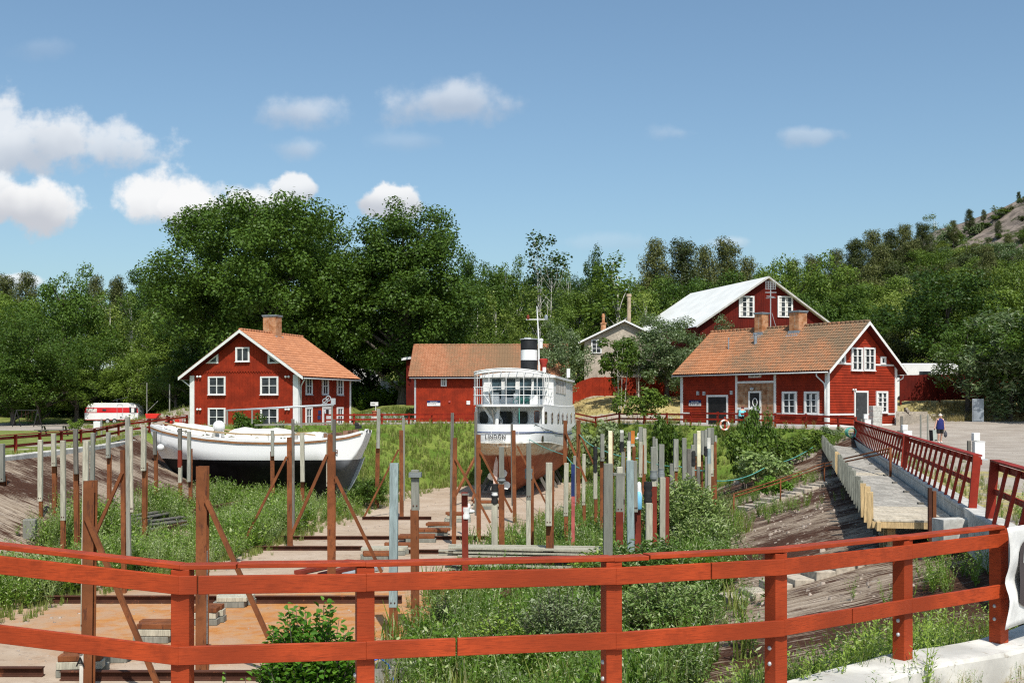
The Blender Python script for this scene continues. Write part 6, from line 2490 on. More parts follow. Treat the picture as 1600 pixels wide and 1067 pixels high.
for k in range(5):
 mb = MB()
 c = bow + axis * (L_B * (.17 + k * .115)) - side * 1.05
 zz = sheer(.17 + k * .115) + .15
 mb.tube([(c.x + .5 * math.cos(a) * .6, c.y + .15 * math.sin(a), zz + .05 * math.sin(a * 3)) for a in [q / 12 * 6.283 for q in range(13)]], .035, 5, cap=False)
 mb.build('rope_coil', M['timber'], sail)
for k in range(7):
 mb = MB()
 t = .8 + .14 * k / 6
 c = bow + axis * (L_B * t) + side * random.uniform(-.5, .5)
 mb.box((c.x, c.y, sheer(t) + .16), (.28, .3, random.uniform(.15, .36)), random.uniform(-1, 1))
 mb.build('deck_gear', bpy.data.materials.get('brown_gear') or mat('brown_gear', (.20, .11, .07), .8, .4, 3), sail)
mb = MB()
q = P(560, 667, SB)
mb.box((q.x, q.y, q.z), (.35, .3, .22))
mb.ball((q.x - .1, q.y, q.z + .15), .14, 8)
mb.build('winch', M['black_wrap'], sail)
# lowered mast on gallows
mast_a, mast_b = P(353, 641.2, SB), P(522, 632.3, SB)
mb = MB()
mb.tube([mast_a, mast_b], [.05, .07], 8)
mb.build('lowered_mast', M['grey_metal'], sail, smooth=True)
mb = MB()
a, b = P(398, 664, SB), P(521, 660.5, SB)
mb.bar(a, b, .08, .09)
for px, y0_, y1_ in ((355, 640, 664), (471, 632.5, 668), (518.8, 632, 672), (394, 640, 662)):
 mb.bar(P(px, y0_, SB), P(px, y1_, SB), .09, .09)
mb.build('gallows', M['timber'], sail)
mb = MB()
q = P(519.5, 627, SB)
mb.box((q.x + .05, q.y, q.z), (.26, .14, .36))
for k in range(2):
 c = P(508 + k * 5, 626.5 - k * 4, SB)
 mb.tube([c + Vector((.14 * math.cos(a), 0, .14 * math.sin(a))) for a in [q_ / 12 * 6.283 for q_ in range(13)]], .03, 5, cap=False)
mb.tube([P(503, 632, SB), P(514, 622, SB)], .03, 5)
mb.build('masthead_gear', M['grey_metal'], sail)
# ladder
mb = MB()
x0_, x1_ = P(432, 0, SB).x, P(441, 0, SB).x
yy = YB - 2.13
for x_ in (x0_, x1_):
 mb.tube([(x_, yy, zpx(676)), (x_, yy, zpx(717))], .022, 5)
for k in range(6):
 z_ = zpx(688 + k * 5.2)
 mb.tube([(x0_, yy, z_), (x1_, yy, z_)], .02, 5)
mb.build('ladder', M['grey_metal'], sail)
mb = MB()
q = P(537, 703, SB)
hp = hull_pt(.88, .45, -1)
mb.tube([(q.x - .25, hp.y - .06, q.z + .07), (q.x - .05, hp.y - .12, q.z + .07), (q.x - .05, hp.y - .12, q.z - .09), (q.x - .25, hp.y - .06, q.z - .09)], .03, 5)
mb.build('exhaust', M['steel'], sail)
# timber shores and keel blocks
mb = MB()
for t in (.2, .35, .5, .65, .8):
 c = bow + axis * (L_B * t)
 zk = keel(t)
 mb.box((c.x, c.y, (FLOOR + zk) / 2 - .03), (.3, 1.2, max(.1, zk - FLOOR)))
tag(mb.build('keel_block', M['timber_dark'], None, loc=(bow.x + 6, YB, FLOOR)), 'dark keel blocks carrying the white sailing boat', 'blocks')
# fender
q = P(260, 698, SB)
fd = thing('fender', 'round white fender hanging on a line at the sailing boat bow', 'fender', (q.x, 0, q.z))
hp = hull_pt(.075, .5, -1)
mb = MB()
mb.ball((q.x, hp.y - .42, q.z), .21, 12, (1.05, 1, 1))
mb.build('ball', M['white_gloss'], fd, smooth=True)
mb = MB()
mb.lathe([(.04, .18), (.05, .28)], (q.x, hp.y - .42, q.z), 8)
mb.tube([(q.x, hp.y - .42, q.z + .25), (q.x, hull_pt(.075, 0, -1).y - .08, sheer(.075) + .05)], .012, 4)
mb.build('line', M['grey_wrap'], fd)
# ------------------------------------------------------------------ the white passenger ship, stern toward us
ps = R(6.5)
sa = Vector((math.sin(ps), math.cos(ps), 0))
sb = Vector((math.cos(ps), -math.sin(ps), 0))
S0 = Vector((-.42, 69.0, 0))
ship = thing('passenger_ship', 'white passenger ship with rust-red bottom and black and white funnel, seen from astern', 'ship', tuple(S0 + sa * 12 + Vector((0, 0, FLOOR))))
WID = [(0, 0), (.04, .75), (.12, 1.15), (.3, 1.45), (.7, 1.75), (1.3, 1.98), (2.5, 2.18), (5, 2.38), (9, 2.55), (14, 2.75), (20, 2.85), (24, 2.8), (27, 2.0), (29.5, .8), (31, .02)]
def sw_(t):
 return interp(t, WID)
def SP(t, o, z):
 p = S0 + sa * t + sb * o
 return Vector((p.x, p.y, z))
def drop(t):
 return .55 * sstep(0, 15, t) - .5 * sstep(18, 30, t)
zr_ = lambda t: -.07 - drop(t) * 1.15           # rubbing strake
zbul = lambda t: 1.08 - drop(t) * .3            # bulwark top
zst = lambda t: .55 - drop(t) * .85             # blue stripe
z_up = lambda t: 2.14 - drop(t) * .3            # upper deck
TS = [0, .04, .12, .3, .7, 1.3, 2, 2.5, 3.2, 4, 5, 6, 7, 8, 9.5, 11, 12.5, 14, 16, 18, 20, 22, 24, 25.5, 27, 28.3, 29.5, 30.3, 31]
def keel_s(t):
 return interp(t, [(0, -.35), (.6, -.62), (1.5, -1.15), (2.6, -2.0), (3.4, -3.0), (4.2, -3.32), (26, -3.32), (29, -2.4), (31, -.2)])
def under(t, q):
 """half breadth between strake (q=0) and keel (q=1)"""
 p = interp(t, [(0, 1.5), (2, 1.6), (4, 1.5), (8, 2.1), (14, 3.0), (22, 2.4), (31, 1)])
 w0 = sw_(t) * interp(t, [(0, .9), (4, .95), (10, 1)])
 return w0 * max(0.0, 1 - q ** p) + (.06 if t > 3.3 else .012)
mb = MB()
for sg in (-1, 1):
 mb.grid([[SP(t, sg * under(t, q), lerp(zr_(t), min(keel_s(t), zr_(t) - .05), q)) for q in [k / 12 for k in range(13)]] for t in TS])
hm = NT('ship_bottom')
pos = hm.coord('pos')
sp = hm.node('ShaderNodeSeparateXYZ')
hm.link(pos, sp.inputs[0])
n_ = hm.noise(pos, 1.1, 6, .6)
st_ = hm.noise(hm.coord('pos', (4, 4, .5)), 2.2, 7, .65)
red = hm.mix(hm.ramp(n_, .3, .7), (.23, .055, .025), (.34, .105, .05))
red = hm.mix(hm.ramp(n_, .62, .85), red, (.40, .19, .11))
top = hm.mix(hm.ramp(st_, .38, .68), (.60, .56, .46), (.40, .22, .10))
lim = hm.math('ADD', sp.outputs[2], hm.math('MULTIPLY', hm.math('SUBTRACT', n_, .5), .25))
hm.base(hm.mix(hm.ramp(lim, -.92, -.74), red, top))
hm.rough(.7, .3)
mb.build('bottom', hm.mat, ship, smooth=True)
wm = NT('ship_white')
pos = wm.coord('pos')
st_ = wm.noise(wm.coord('pos', (5, 5, .5)), 2, 7, .7)
n_ = wm.noise(pos, 3, 5)
c = wm.mix(wm.ramp(n_, .35, .75), (.80, .80, .79), (.72, .72, .70))
c = wm.mix(wm.ramp(st_, .66, .78), c, (.55, .47, .38))
wm.base(c)
wm.rough(.45, .4)
white = wm.mat
mb = MB()
for sg in (-1, 1):
 rows = []
 for t in TS:
  top = zbul(t)
  rows.append([SP(t, sg * (sw_(t) + .06 * min(1, sw_(t) / .8) * math.sin(math.pi * k / 5)), lerp(zr_(t), top, k / 5)) for k in range(6)])
 mb.grid(rows)
 # inside of the bulwark
 mb.grid([[SP(t + .08, sg * max(0, sw_(t) - .10), lerp(.45 - drop(t) * .3, zbul(t), k)) for k in (0, 1)] + [SP(t, sg * sw_(t), zbul(t))] for t in TS if t < 6])
mb.build('hull', white, ship, smooth=True)
# side wall from bulwark up to the upper deck
SW0 = 2.4
mb = MB()
tt = [SW0, 3.2, 4, 5, 6, 7, 8, 9.5, 11, 12.5, 14, 16, 18, 20, 22, 24, 25]
for sg in (-1, 1):
 mb.grid([[SP(t, sg * (sw_(t) - .03 * k), lerp(zbul(t) - .02, z_up(t), k / 2)) for k in range(3)] for t in tt])
 # thick end post
 e = SP(SW0, sg * sw_(SW0), 0)
 mb.obox(SP(SW0, sg * sw_(SW0) - (.16 if sg > 0 else 0), zbul(SW0) - .02), sb * .16, sa * .25, (0, 0, z_up(SW0) - zbul(SW0)))
mb.build('side_wall', white, ship, smooth=False)
# upper deck slab, rounded aft
mb = MB()
tu = [.25, .33, .5, .9, 1.5, 2.5, 4, 6, 9, 12.5, 16, 20, 24, 25]
ring_t = [SP(t, sw_(t) * .97, z_up(t)) for t in tu] + [SP(t, -sw_(t) * .97, z_up(t)) for t in reversed(tu)]
mb.prism(ring_t, (0, 0, .14))
mb.build('upper_deck', white, ship)
mb = MB()
ring_t = [SP(t, sw_(t) - .12, .48 - drop(t) * .3) for t in tu] + [SP(t, -sw_(t) + .12, .48 - drop(t) * .3) for t in reversed(tu)]
mb.prism(ring_t, (0, 0, .05))
mb.build('main_deck', mat('grey_deck', (.30, .31, .31), .8, .2, 2), ship)
# recessed bulkhead under the upper deck, with rounded dark windows
wb = Wall((SP(2.7, -2.14, 0).x, SP(2.7, -2.14, 0).y), (sb.x, sb.y), (-sa.x, -sa.y))
mb = MB()
wb.box(mb, -.02, 4.30, .5, 2.14, -.06, 0)
mb.build('bulkhead', mat('grey_bulkhead', (.74, .75, .75), .6, .08, 2), ship)
def rwindow(wl_, u0, u1, z0, z1, rr, parent, n=.012, dark='glass', frame='grey_metal'):
 def ring_(e):
  out = []
  a0, a1, b0, b1, r_ = u0 - e, u1 + e, z0 - e, z1 + e, rr + e
  for (cx, cz, st) in ((a1 - r_, b1 - r_, 0), (a0 + r_, b1 - r_, 1), (a0 + r_, b0 + r_, 2), (a1 - r_, b0 + r_, 3)):
   for k in range(5):
    an_ = (st + k / 4) * math.pi / 2
    out.append((cx + r_ * math.cos(an_), cz + r_ * math.sin(an_)))
  return out
 m1 = MB()
 m1.prism([wl_.pt(u, n, z) for u, z in ring_(.05)], (*(wl_.N * .02), 0))
 wo_ = m1.build('window', M[frame], parent)
 m2 = MB()
 m2.prism([wl_.pt(u, n + .021, z) for u, z in ring_(0)], (*(wl_.N * .012), 0))
 m2.build('pane', M[dark], wo_)
for (a, b) in ((749.5, 762.5), (777.5, 801), (809.5, 824.5)):
 u0, u1 = wb.u(a), wb.u(b)
 rwindow(wb, u0, u1, wb.z(661.5, 1), wb.z(642.8, 1), .16, ship)
# blue stripe and strake
for nm, zf, hgt, off, mt in (('blue_stripe', zst, .075, .055, mat('ship_blue', (.02, .05, .15), .5, .2, 2)), ('rubbing_strake', zr_, .09, .05, mat('worn_white', (.58, .56, .50), .7, .3, 4))):
 mb = MB()
 for sg in (-1, 1):
  rows = []
  for t in TS[1:-1]:
   w_ = sw_(t) + off * (1 if nm == 'rubbing_strake' else 1.2)
   rows.append([SP(t - .06 * (t < .4), sg * w_, zf(t)), SP(t - .06 * (t < .4), sg * (w_ + .025), zf(t) + hgt / 2), SP(t - .06 * (t < .4), sg * w_, zf(t) + hgt)])
  mb.grid(rows)
 rows = [[SP(-.07 + TS[1] * abs(k) / 4, k / 4 * (sw_(TS[1]) + off), zf(0) + e * hgt / 2) for e in (0, 1, 2)] for k in range(-4, 5)]
 mb.grid(rows)
 mb.build(nm, mt, ship)
class SideWall:
 """local frame on the curved right side at station t"""
 def __init__(self, t, dt=.4):
  a, b = SP(t, sw_(t), 0), SP(t + dt, sw_(t + dt), 0)
  d = (b - a).normalized()
  self.w = Wall((a.x, a.y), (d.x, d.y), (d.y, -d.x))
def t_at(px):
 lo, hi = .5, 24
 for _ in range(50):
  m = (lo + hi) / 2
  p = SP(m, sw_(m), 0)
  if 800 + F * p.x / p.y < px:
   lo = m
  else:
   hi = m
 return lo
for i, (a, b, y0_, y1_) in enumerate(((835.2, 842.6, 642.7, 659.5), (851, 856.2, 644.5, 660.5), (861.2, 865.2, 645.3, 660.8), (870.8, 874, 646, 661), (878, 881.4, 646, 661), (885, 887.6, 646, 661.5), (891.4, 893.8, 645.5, 661), (897.6, 899.6, 645, 659.5))):
 ta, tb = t_at(a), t_at(b)
 tb = min(tb, ta + .75)
 ta = max(ta, tb - .75)
 W2 = SideWall(ta, .5).w
 rwindow(W2, 0, max(.3, (tb - ta)), W2.z(y1_, 0), W2.z(y0_, 0), .08, ship, .0, 'glass', 'steel_dark' if i < 2 else 'grey_metal')
ta = t_at(828.8)
W2 = SideWall(1.6, .5).w
rwindow(W2, .0, .32, .0, .3, .05, ship, .05, 'glass', 'steel_dark')
# name across the stern
vs, fs = text_mesh('LINDÖN', .37)
try:
 pass
finally:
 mb = MB()
 def tw(w_):
  for (t0, w0), (t1, w1) in zip(WID, WID[1:]):
   if w_ <= w1:
    return t0 + (t1 - t0) * (w_ - w0) / (w1 - w0)
  return 31
 out = []
 xc = -.58
 for x, y_, z_ in vs:
  o_ = x * .80 + xc
  t = tw(max(0.0, abs(o_)))
  out.append(SP(t - .075, o_, .20 + y_))
 mb.add(out, fs)
 mb.build('name_lettering', M['black'], ship)
 mb = MB()
 for k in range(12):
  o_ = xc - .42 + k * .075
  mb.obox(SP(tw(abs(o_)) - .075, o_, .09), sb * .05, sa * .01, (0, 0, .05))
 mb.build('home_port_lettering', M['timber'], ship)
# upper deckhouse
T0, T1 = 7.2, 22
zt_ = lambda t: 4.25 - drop(t) * .25
whl = lambda t: sw_(t) - .12
mb = MB()
for sg in (-1, 1):
 rows = [[SP(t, sg * whl(t), z_up(t) + .14), SP(t, sg * whl(t), zt_(t) - .0)] for t in (T0, 9, 11, 13, 16, 19, T1)]
 mb.grid(rows)
mb.build('deckhouse_wall', white, ship)
wf = Wall((SP(T0, -whl(T0), 0).x, SP(T0, -whl(T0), 0).y), (sb.x, sb.y), (-sa.x, -sa.y))
WW = whl(T0) * 2
mb = MB()
zlo, zhi = z_up(T0) + .14, zt_(T0)
wf.box(mb, 0, WW, zlo, zlo + .42, -.06, 0)
wf.box(mb, 0, WW, zhi - .22, zhi, -.06, 0.001)
cols = [(wf.u(a), wf.u(b)) for a, b in ((767.5, 784.5), (787.5, 806.5), (811, 831.5), (833, 853))]
prev = 0
for a, b in cols:
 wf.box(mb, prev, a, zlo + .42, zhi - .22, -.06, .0)
 prev = b
wf.box(mb, prev, WW, zlo + .42, zhi - .22, -.06, .0)
mb.build('deckhouse_front', white, ship)
for a, b in cols:
 m2 = MB()
 for e in (a, b - .05):
  wf.box(m2, e, e + .05, zlo + .42, zhi - .22, -.03, .02)
 wf.box(m2, a + .05, b - .05, zlo + 1.02, zlo + 1.07, -.03, .018)
 wo_ = m2.build('window', M['white_gloss'], ship)
 m2 = MB()
 wf.box(m2, a + .05, b - .05, zlo + .42, zhi - .22, -.04, -.02)
 m2.build('pane', M['glass_blue'], wo_)
# slatted side windows of the deckhouse
for k in range(6):
 t = 8.6 + k * 1.05
 W2 = SideWall(t, .5)
 a = SP(t, whl(t) + .012, 0)
 w2 = Wall((a.x, a.y), W2.w.D, W2.w.N)
 m2 = MB()
 w2.box(m2, 0, .82, zt_(t) - 1.12, zt_(t) - .2, 0, .012)
 wo_ = m2.build('window', mat('ship_blind', (.16, .12, .085), .8, .3, 3) if k == 0 else bpy.data.materials['ship_blind'], ship)
 m2 = MB()
 for e in (-.1, .36, .80):
  w2.box(m2, e, e + .10, zt_(t) - 1.12, zt_(t) - .2, .013, .022)
 m2.build('mullion', white, wo_)
# roof with camber, running aft as an open pipe awning
mb = MB()
tr_ = [(7.0, 1.0), (9, 1), (12, 1), (16, 1), (20, 1), (22.4, 1)]
rows = [[SP(t, (k / 4 - 1) * (whl(t) + .15), zt_(t) + .22 * (1 - (k / 4 - 1) ** 2)) for k in range(9)] for t, _ in tr_]
mb.grid(rows)
rows2 = [[SP(t, (k / 4 - 1) * (whl(t) + .15), zt_(t) - .16 + .22 * (1 - (k / 4 - 1) ** 2) * (.2)) for k in range(9)] for t, _ in tr_]
mb.grid(rows2)
for e in (0, -1):
 mb.grid([rows[e], rows2[e]])
for k in (0, -1):
 mb.grid([[r[k] for r in rows], [r[k] for r in rows2]])
mb.build('deckhouse_roof', white, ship)
mb = MB()
arc = []
for i in range(25):
 a = math.pi * i / 24
 o_ = -math.cos(a) * 2.12
 t = .55 + 1.3 * (1 - math.sin(a) ** .7)
 arc.append((t, o_))
zc = lambda o_: 4.22 + .22 * (1 - (o_ / 2.2) ** 2)
for dz in (0, -.16):
 mb.tube([SP(t, o_, zc(o_) + dz) for t, o_ in arc], .035, 5)
for k in range(9):
 o_ = -2.0 + k * .5
 t0_ = min(arc, key=lambda q: abs(q[1] - o_))[0]
 mb.tube([SP(t0_, o_, zc(o_)), SP(7.0, o_ * 1.08, zc(o_))], .022, 4)
for t in (2.4, 4.0, 5.6):
 mb.tube([SP(t, -2.15 + 4.3 * k / 12, zc(-2.15 + 4.3 * k / 12)) for k in range(13)], .022, 4)
for (t, o_) in arc[::4]:
 if True:
  mb.tube([SP(t, o_, z_up(t) + .1), SP(t, o_, zc(o_))], .024, 5)
for t in (2.6, 4.2, 5.8):
 for sg in (-1, 1):
  mb.tube([SP(t, sg * 2.15, z_up(t) + .1), SP(t, sg * 2.15, zc(2.15))], .024, 5)
mb.build('awning_frame', white, ship)
# a strip of canvas left on the awning edge
mb = MB()
mb.grid([[SP(t - .01, o_, zc(o_) + .03), SP(t - .01, o_, zc(o_) - .12)] for t, o_ in arc])
mb.grid([[SP(arc[i][0] + (6.4 - arc[i][0]) * q, arc[i][1] * (1 + .03 * q), zc(arc[i][1]) + .04) for q in (0, .25, .5, .75, 1)] for i in range(len(arc)) if not 2 < i < 7])
mb.build('awning', white, ship)
mb = MB()
for zz in (.55, 1.05):
 mb.tube([SP(t - .02, o_ * 1.01, z_up(t) + .14 + zz) for t, o_ in arc] + [], .022, 5)
 for sg in (-1, 1):
  mb.tube([SP(1.85, sg * 2.14, z_up(2) + .14 + zz), SP(7.1, sg * 2.3, z_up(7) + .14 + zz)], .022, 5)
for i, (t, o_) in enumerate(arc):
 if i % 3 == 0:
  mb.tube([SP(t - .02, o_ * 1.01, z_up(t) + .1), SP(t - .02, o_ * 1.01, z_up(t) + 1.2)], .018, 4)
mb.build('railing', white, ship)
# deck clutter: benches, white lockers, coloured ropes
for (t, o_, w_, h_) in ((2.4, -1.1, .9, .5), (3.6, -.3, .7, .45), (2.2, 1.55, .5, .55), (4.6, .9, .8, .5), (5, -1.3, .6, .8), (2.6, .4, .3, .7)):
 mb = MB()
 c = SP(t, o_, z_up(t) + .14 + h_ / 2)
 mb.box(tuple(c), (w_, .45, h_), -ps)
 mb.build('deck_locker', M['white_gloss'], ship)
# stair from the after deck
mb = MB()
a, b = SP(1.2, -.35, .55), SP(1.9, -1.6, z_up(2) + .1)
for o_ in (-.3, .3):
 mb.bar(a + sa * o_, b + sa * o_, .05, .14)
for k in range(8):
 c = a.lerp(b, (k + .5) / 8)
 mb.box(tuple(c), (.2, .6, .03), -ps)
for o_ in (-.3, .3):
 mb.tube([a + sa * o_ + Vector((0, 0, .1)), a + sa * o_ + Vector((0, 0, .8)), b + sa * o_ + Vector((0, 0, .8))], .022, 5)
mb.build('stair', white, ship)
mb = MB()
mb.tube([P(773.4, 669, 25.9), P(764.5, 614, 25.9)], .05, 7)
mb.build('flagstaff', M['timber_dark'], ship)
# a white pillar aft
mb = MB()
mb.tube([SP(.8, -.62, .9), SP(.9, -.5, z_up(1) + .05)], .12, 8)
mb.build('pillar', white, ship)
# funnel, mast, cowl
FT = 13.6
fc = SP(FT, .10, 0)
ztf = EYE + (631 - 530) * fc.y / F
zq = [EYE + (631 - y_) * fc.y / F for y_ in (586, 563, 547.3, 530.5)]
mb = MB()
for k, (za, zb_) in enumerate(zip(zq, zq[1:])):
 mb.m = 1 if k == 1 else 0
 n = 24
 vs_ = []
 for z_ in (za, zb_):
  for q in range(n):
   an_ = 2 * math.pi * q / n
   sx_ = sb * (.60 * math.cos(an_)) + sa * (.85 * math.sin(an_))
   vs_.append((fc.x + sx_.x, fc.y + sx_.y, z_))
 mb.add(vs_, [(q, (q + 1) % n, n + (q + 1) % n, n + q) for q in range(n)] + [tuple(range(n, 2 * n))])
fo_ = mb.build('funnel', [weathered('funnel_black', (.020, .021, .023), (.45, .45, .43), .78, 7), white], ship, smooth='auto')
mb = MB()
mb.tube([Vector((fc.x, fc.y, zq[3])) + sb * (.63 * math.cos(a)) + sa * (.88 * math.sin(a)) for a in [k / 20 * 6.2832 for k in range(21)]], .04, 5, cap=False)
mb.box((fc.x - .1, fc.y, zq[3] + .08), (.5, .6, .1))
mb.build('rim', M['grey_metal'], fo_)
mpx = Vector((842.2 - 800, 0, 0)).x / F
mt_ = 15.0
mo = SP(mt_, .55, 0)
ms = F / mo.y
mz = lambda py: EYE + (631 - py) / ms
mb = MB()
xm = (841 - 800) / ms
mb.tube([(xm + .05, mo.y, mz(590)), (xm + .03, mo.y, mz(531)), (xm - .1, mo.y, mz(478.5))], [.07, .06, .035], 8)
mb.tube([(xm - .88, mo.y, mz(499.3)), (xm + .68, mo.y, mz(499.3))], .035, 6)
mb.ball((xm + .22, mo.y, mz(532)), .16, 8)
mb.box((xm + .2, mo.y, mz(538)), (.22, .2, .55))
mast = mb.build('mast', white, ship, smooth='auto')
mb = MB()
mb.lathe([(.1, 0), (.11, .05), (.09, .25), (.03, .32)], (xm - .74, mo.y, mz(498.6)), 8)
mb.build('red_lamp', M['primer'], mast, smooth='auto')
mb = MB()
mb.lathe([(.12, 0), (.13, .22), (.06, .34)], (xm + .58, mo.y, mz(499)), 8)
mb.build('grey_lamp', M['zinc'], mast, smooth='auto')
mb = MB()
cw = Vector(((848.5 - 800) / ms, mo.y - 1.5, 0))
mb.lathe([(.20, mz(580)), (.20, mz(571)), (.30, mz(566.5)), (.32, mz(563)), (.2, mz(561.5))], (cw.x, cw.y, 0), 12)
mb.build('vent_cowl', mat('cowl_red', (.30, .03, .02), .5, .2, 2), ship, smooth='auto')
for px, yt in ((850.5, 575), (888, 577)):
 mb = MB()
 s_ = 23.5
 q = P(px, yt, s_)
 mb.box((q.x, q.y, q.z - .25), (.22, .22, .6))
 mb.build('roof_locker', M['white_gloss'], ship)
# rudder, propellers, shores
mb = MB()
pr = [(775.5, 712), (778, 722), (777, 748), (771.5, 762), (770, 745), (772, 725)]
mb.prism([P(x, y_, 25.6) for x, y_ in pr], (.0, .5, 0))
mb.build('rudder', mat('pinkish_white', (.58, .44, .38), .7, .2, 3), ship)
pc = P(779.5, 751, 25.4)
mb = MB()
for k in range(4):
 an_ = math.pi / 4 + .25 + k * math.pi / 2
 d_ = Vector((math.cos(an_), 0, math.sin(an_)))
 e_ = Vector((-d_.z, .5, d_.x)).normalized()
 c0_ = pc + d_ * .12
 pts_ = [(0, .07), (.2, .20), (.42, .27), (.60, .20), (.66, 0)]
 poly = [c0_ + d_ * r_ + e_ * w_ for r_, w_ in pts_] + [c0_ + d_ * r_ - e_ * w_ for r_, w_ in reversed(pts_[:-1])]
 mb.prism(poly, (0, .03, 0))
mb.lathe([(.02, -.2), (.12, -.12), (.13, .15)], (pc.x, pc.y, pc.z), 10)
mb.build('propeller', mat('pale_bronze', (.62, .62, .58), .5, .2, 3), ship)
crd = thing('cradle', 'dark keel blocks and shores carrying the white passenger ship', 'cradle', tuple(SP(12, 0, FLOOR)))
for t in (5, 8, 11, 14, 17, 20, 23):
 mb = MB()
 c = SP(t, 0, 0)
 mb.box((c.x, c.y, (FLOOR - 3.32) / 2), (1.6, .4, .2))
 mb.build('block', M['timber_dark'], crd)
 for sg in (-1, 1):
  mb = MB()
  p = SP(t, sg * 1.7, 0)
  mb.bar((p.x + sg * .6, p.y, FLOOR), (p.x, p.y, -2.4), .2)
  mb.build('shore', M['timber_dark'], crd)
for k, (a, b) in enumerate((((750, 700), (711, 775)), ((752, 735), (738, 782)))):
 A, B = P(*a, 26.5), P(*b, 27.5)
 mb = MB()
 mb.bar(A, B, .12)
 tag(mb.build('shore', M['steel'], None, loc=tuple(B)), ['long rusty shore leaning on the left side of the ship', 'short rusty shore leaning under the ship stern'][k], 'shore')
# green nets and ropes heaped on the after upper deck
mb = MB()
rr = random.Random(3)
q0 = P(818, 630, 25.2)
for k in range(46):
 c = Vector((q0.x + rr.uniform(-.55, .55), q0.y + rr.uniform(-.2, .3), q0.z + rr.uniform(-.04, .38) * (1 - .3 * rr.random())))
 r_ = rr.uniform(.08, .2)
 ax_ = Vector((rr.uniform(-1, 1), rr.uniform(-1, 1), rr.uniform(-1, 1))).normalized()
 bx_ = ax_.orthogonal().normalized()
 cx_ = ax_.cross(bx_)
 mb.tube([c + bx_ * (r_ * math.cos(a)) + cx_ * (r_ * math.sin(a)) for a in [j / 9 * 6.283 for j in range(10)]], .018, 4, cap=False)
mb.tube([P(808, 632, 25.9) + Vector((0, -.1, 0)), P(811, 634, 25.9) + Vector((0, -.25, 0)), P(811.3, 662, 25.9) + Vector((0, -.25, 0))], .025, 5)
tag(mb.build('fishing_net', M['rope_green'], None, loc=tuple(q0)), 'heap of green nets and rope on the upper after deck of the ship', 'net')
# mooring line loops along the ship side
mb = MB()
W_pts = [(t_at(p) if p < 905 else 20, p, y_) for p, y_ in ((828, 662), (848, 670), (866, 675), (880, 676), (893, 668), (904, 662))]
mb.tube([SP(t, sw_(t) + .12, EYE - (y_ - HZ) * SP(t, sw_(t), 0).y / F) for t, p, y_ in W_pts], .02, 5)
tag(mb.build('mooring_line', M['grey_wrap'], None, loc=tuple(SP(8, 3, 1))), 'slack grey line hanging along the right side of the ship', 'rope')
# ------------------------------------------------------------------ people
def skinned(name, verts, edges, radii, material, parent, sub=2, loc=None):
 me = bpy.data.meshes.new(name)
 o0 = wloc(parent) if parent else Vector(loc)
 me.from_pydata([tuple(Vector(v) - o0) for v in verts], edges, [])
 ob = bpy.data.objects.new(name, me)
 COL.objects.link(ob)
 if parent:
  ob.parent = parent
 else:
  ob.location = o0
 sk = ob.modifiers.new('skin', 'SKIN')
 for i, r_ in enumerate(radii):
  me.skin_vertices[0].data[i].radius = (r_, r_) if not isinstance(r_, tuple) else r_
 me.skin_vertices[0].data[0].use_root = True
 ss = ob.modifiers.new('sub', 'SUBSURF')
 ss.levels = sub
 ss.render_levels = sub
 me.materials.append(material)
 # freeze to a mesh
 bpy.context.view_layer.update()
 dg = bpy.context.evaluated_depsgraph_get()
 m2 = bpy.data.meshes.new_from_object(ob.evaluated_get(dg))
 ob.modifiers.clear()
 ob.data = m2
 m2.name = name
 for p in m2.polygons:
  p.use_smooth = True
 if not m2.materials:
  m2.materials.append(material)
 return ob
def loft(rings, n=14):
 """closed body of elliptical rings: (centre, rx, ry)"""
 mb = MB()
 rows = []
 for c, rx, ry in rings:
  c = Vector(c)
  rows.append([(c.x + rx * math.cos(a), c.y + ry * math.sin(a), c.z) for a in [k / n * 2 * math.pi for k in range(n + 1)]])
 mb.grid(rows)
 return mb
q = P(1469, 693, 27)
q.z = gz(q.x, q.y)
wom = thing('person', 'woman in navy sleeveless top and dark shorts walking with a case and bag', 'person', tuple(q))
def W(x, y, z):
 return Vector((q.x + x, q.y + y, q.z + z))
# walks toward the viewer, head bent down a little; x to the viewer's right
V = [W(0, 0, .90), W(0, 0, 1.10), W(0, -.01, 1.26), W(0, -.01, 1.37), W(0, -.02, 1.44), W(.0, -.05, 1.52), W(.0, -.065, 1.60),
 W(-.10, 0, .84), W(-.105, -.05, .48), W(-.10, .02, .10), W(-.10, -.09, .045),
 W(.10, 0, .84), W(.105, .06, .49), W(.10, .16, .12), W(.11, .06, .05),
 W(-.17, 0, 1.36), W(-.24, .01, 1.14), W(-.32, -.02, .93), W(-.345, -.03, .855),
 W(.17, 0, 1.36), W(.225, .03, 1.12), W(.255, -.01, .90), W(.262, -.02, .825)]
E = [(0, 1), (1, 2), (2, 3), (3, 4), (4, 5), (5, 6), (0, 7), (7, 8), (8, 9), (9, 10), (0, 11), (11, 12), (12, 13), (13, 14), (3, 15), (15, 16), (16, 17), (17, 18), (3, 19), (19, 20), (20, 21), (21, 22)]
RR = [.15, .15, .15, .12, .055, .075, .07, .095, .062, .042, .035, .095, .062, .042, .035, .065, .048, .034, .03, .065, .048, .034, .03]
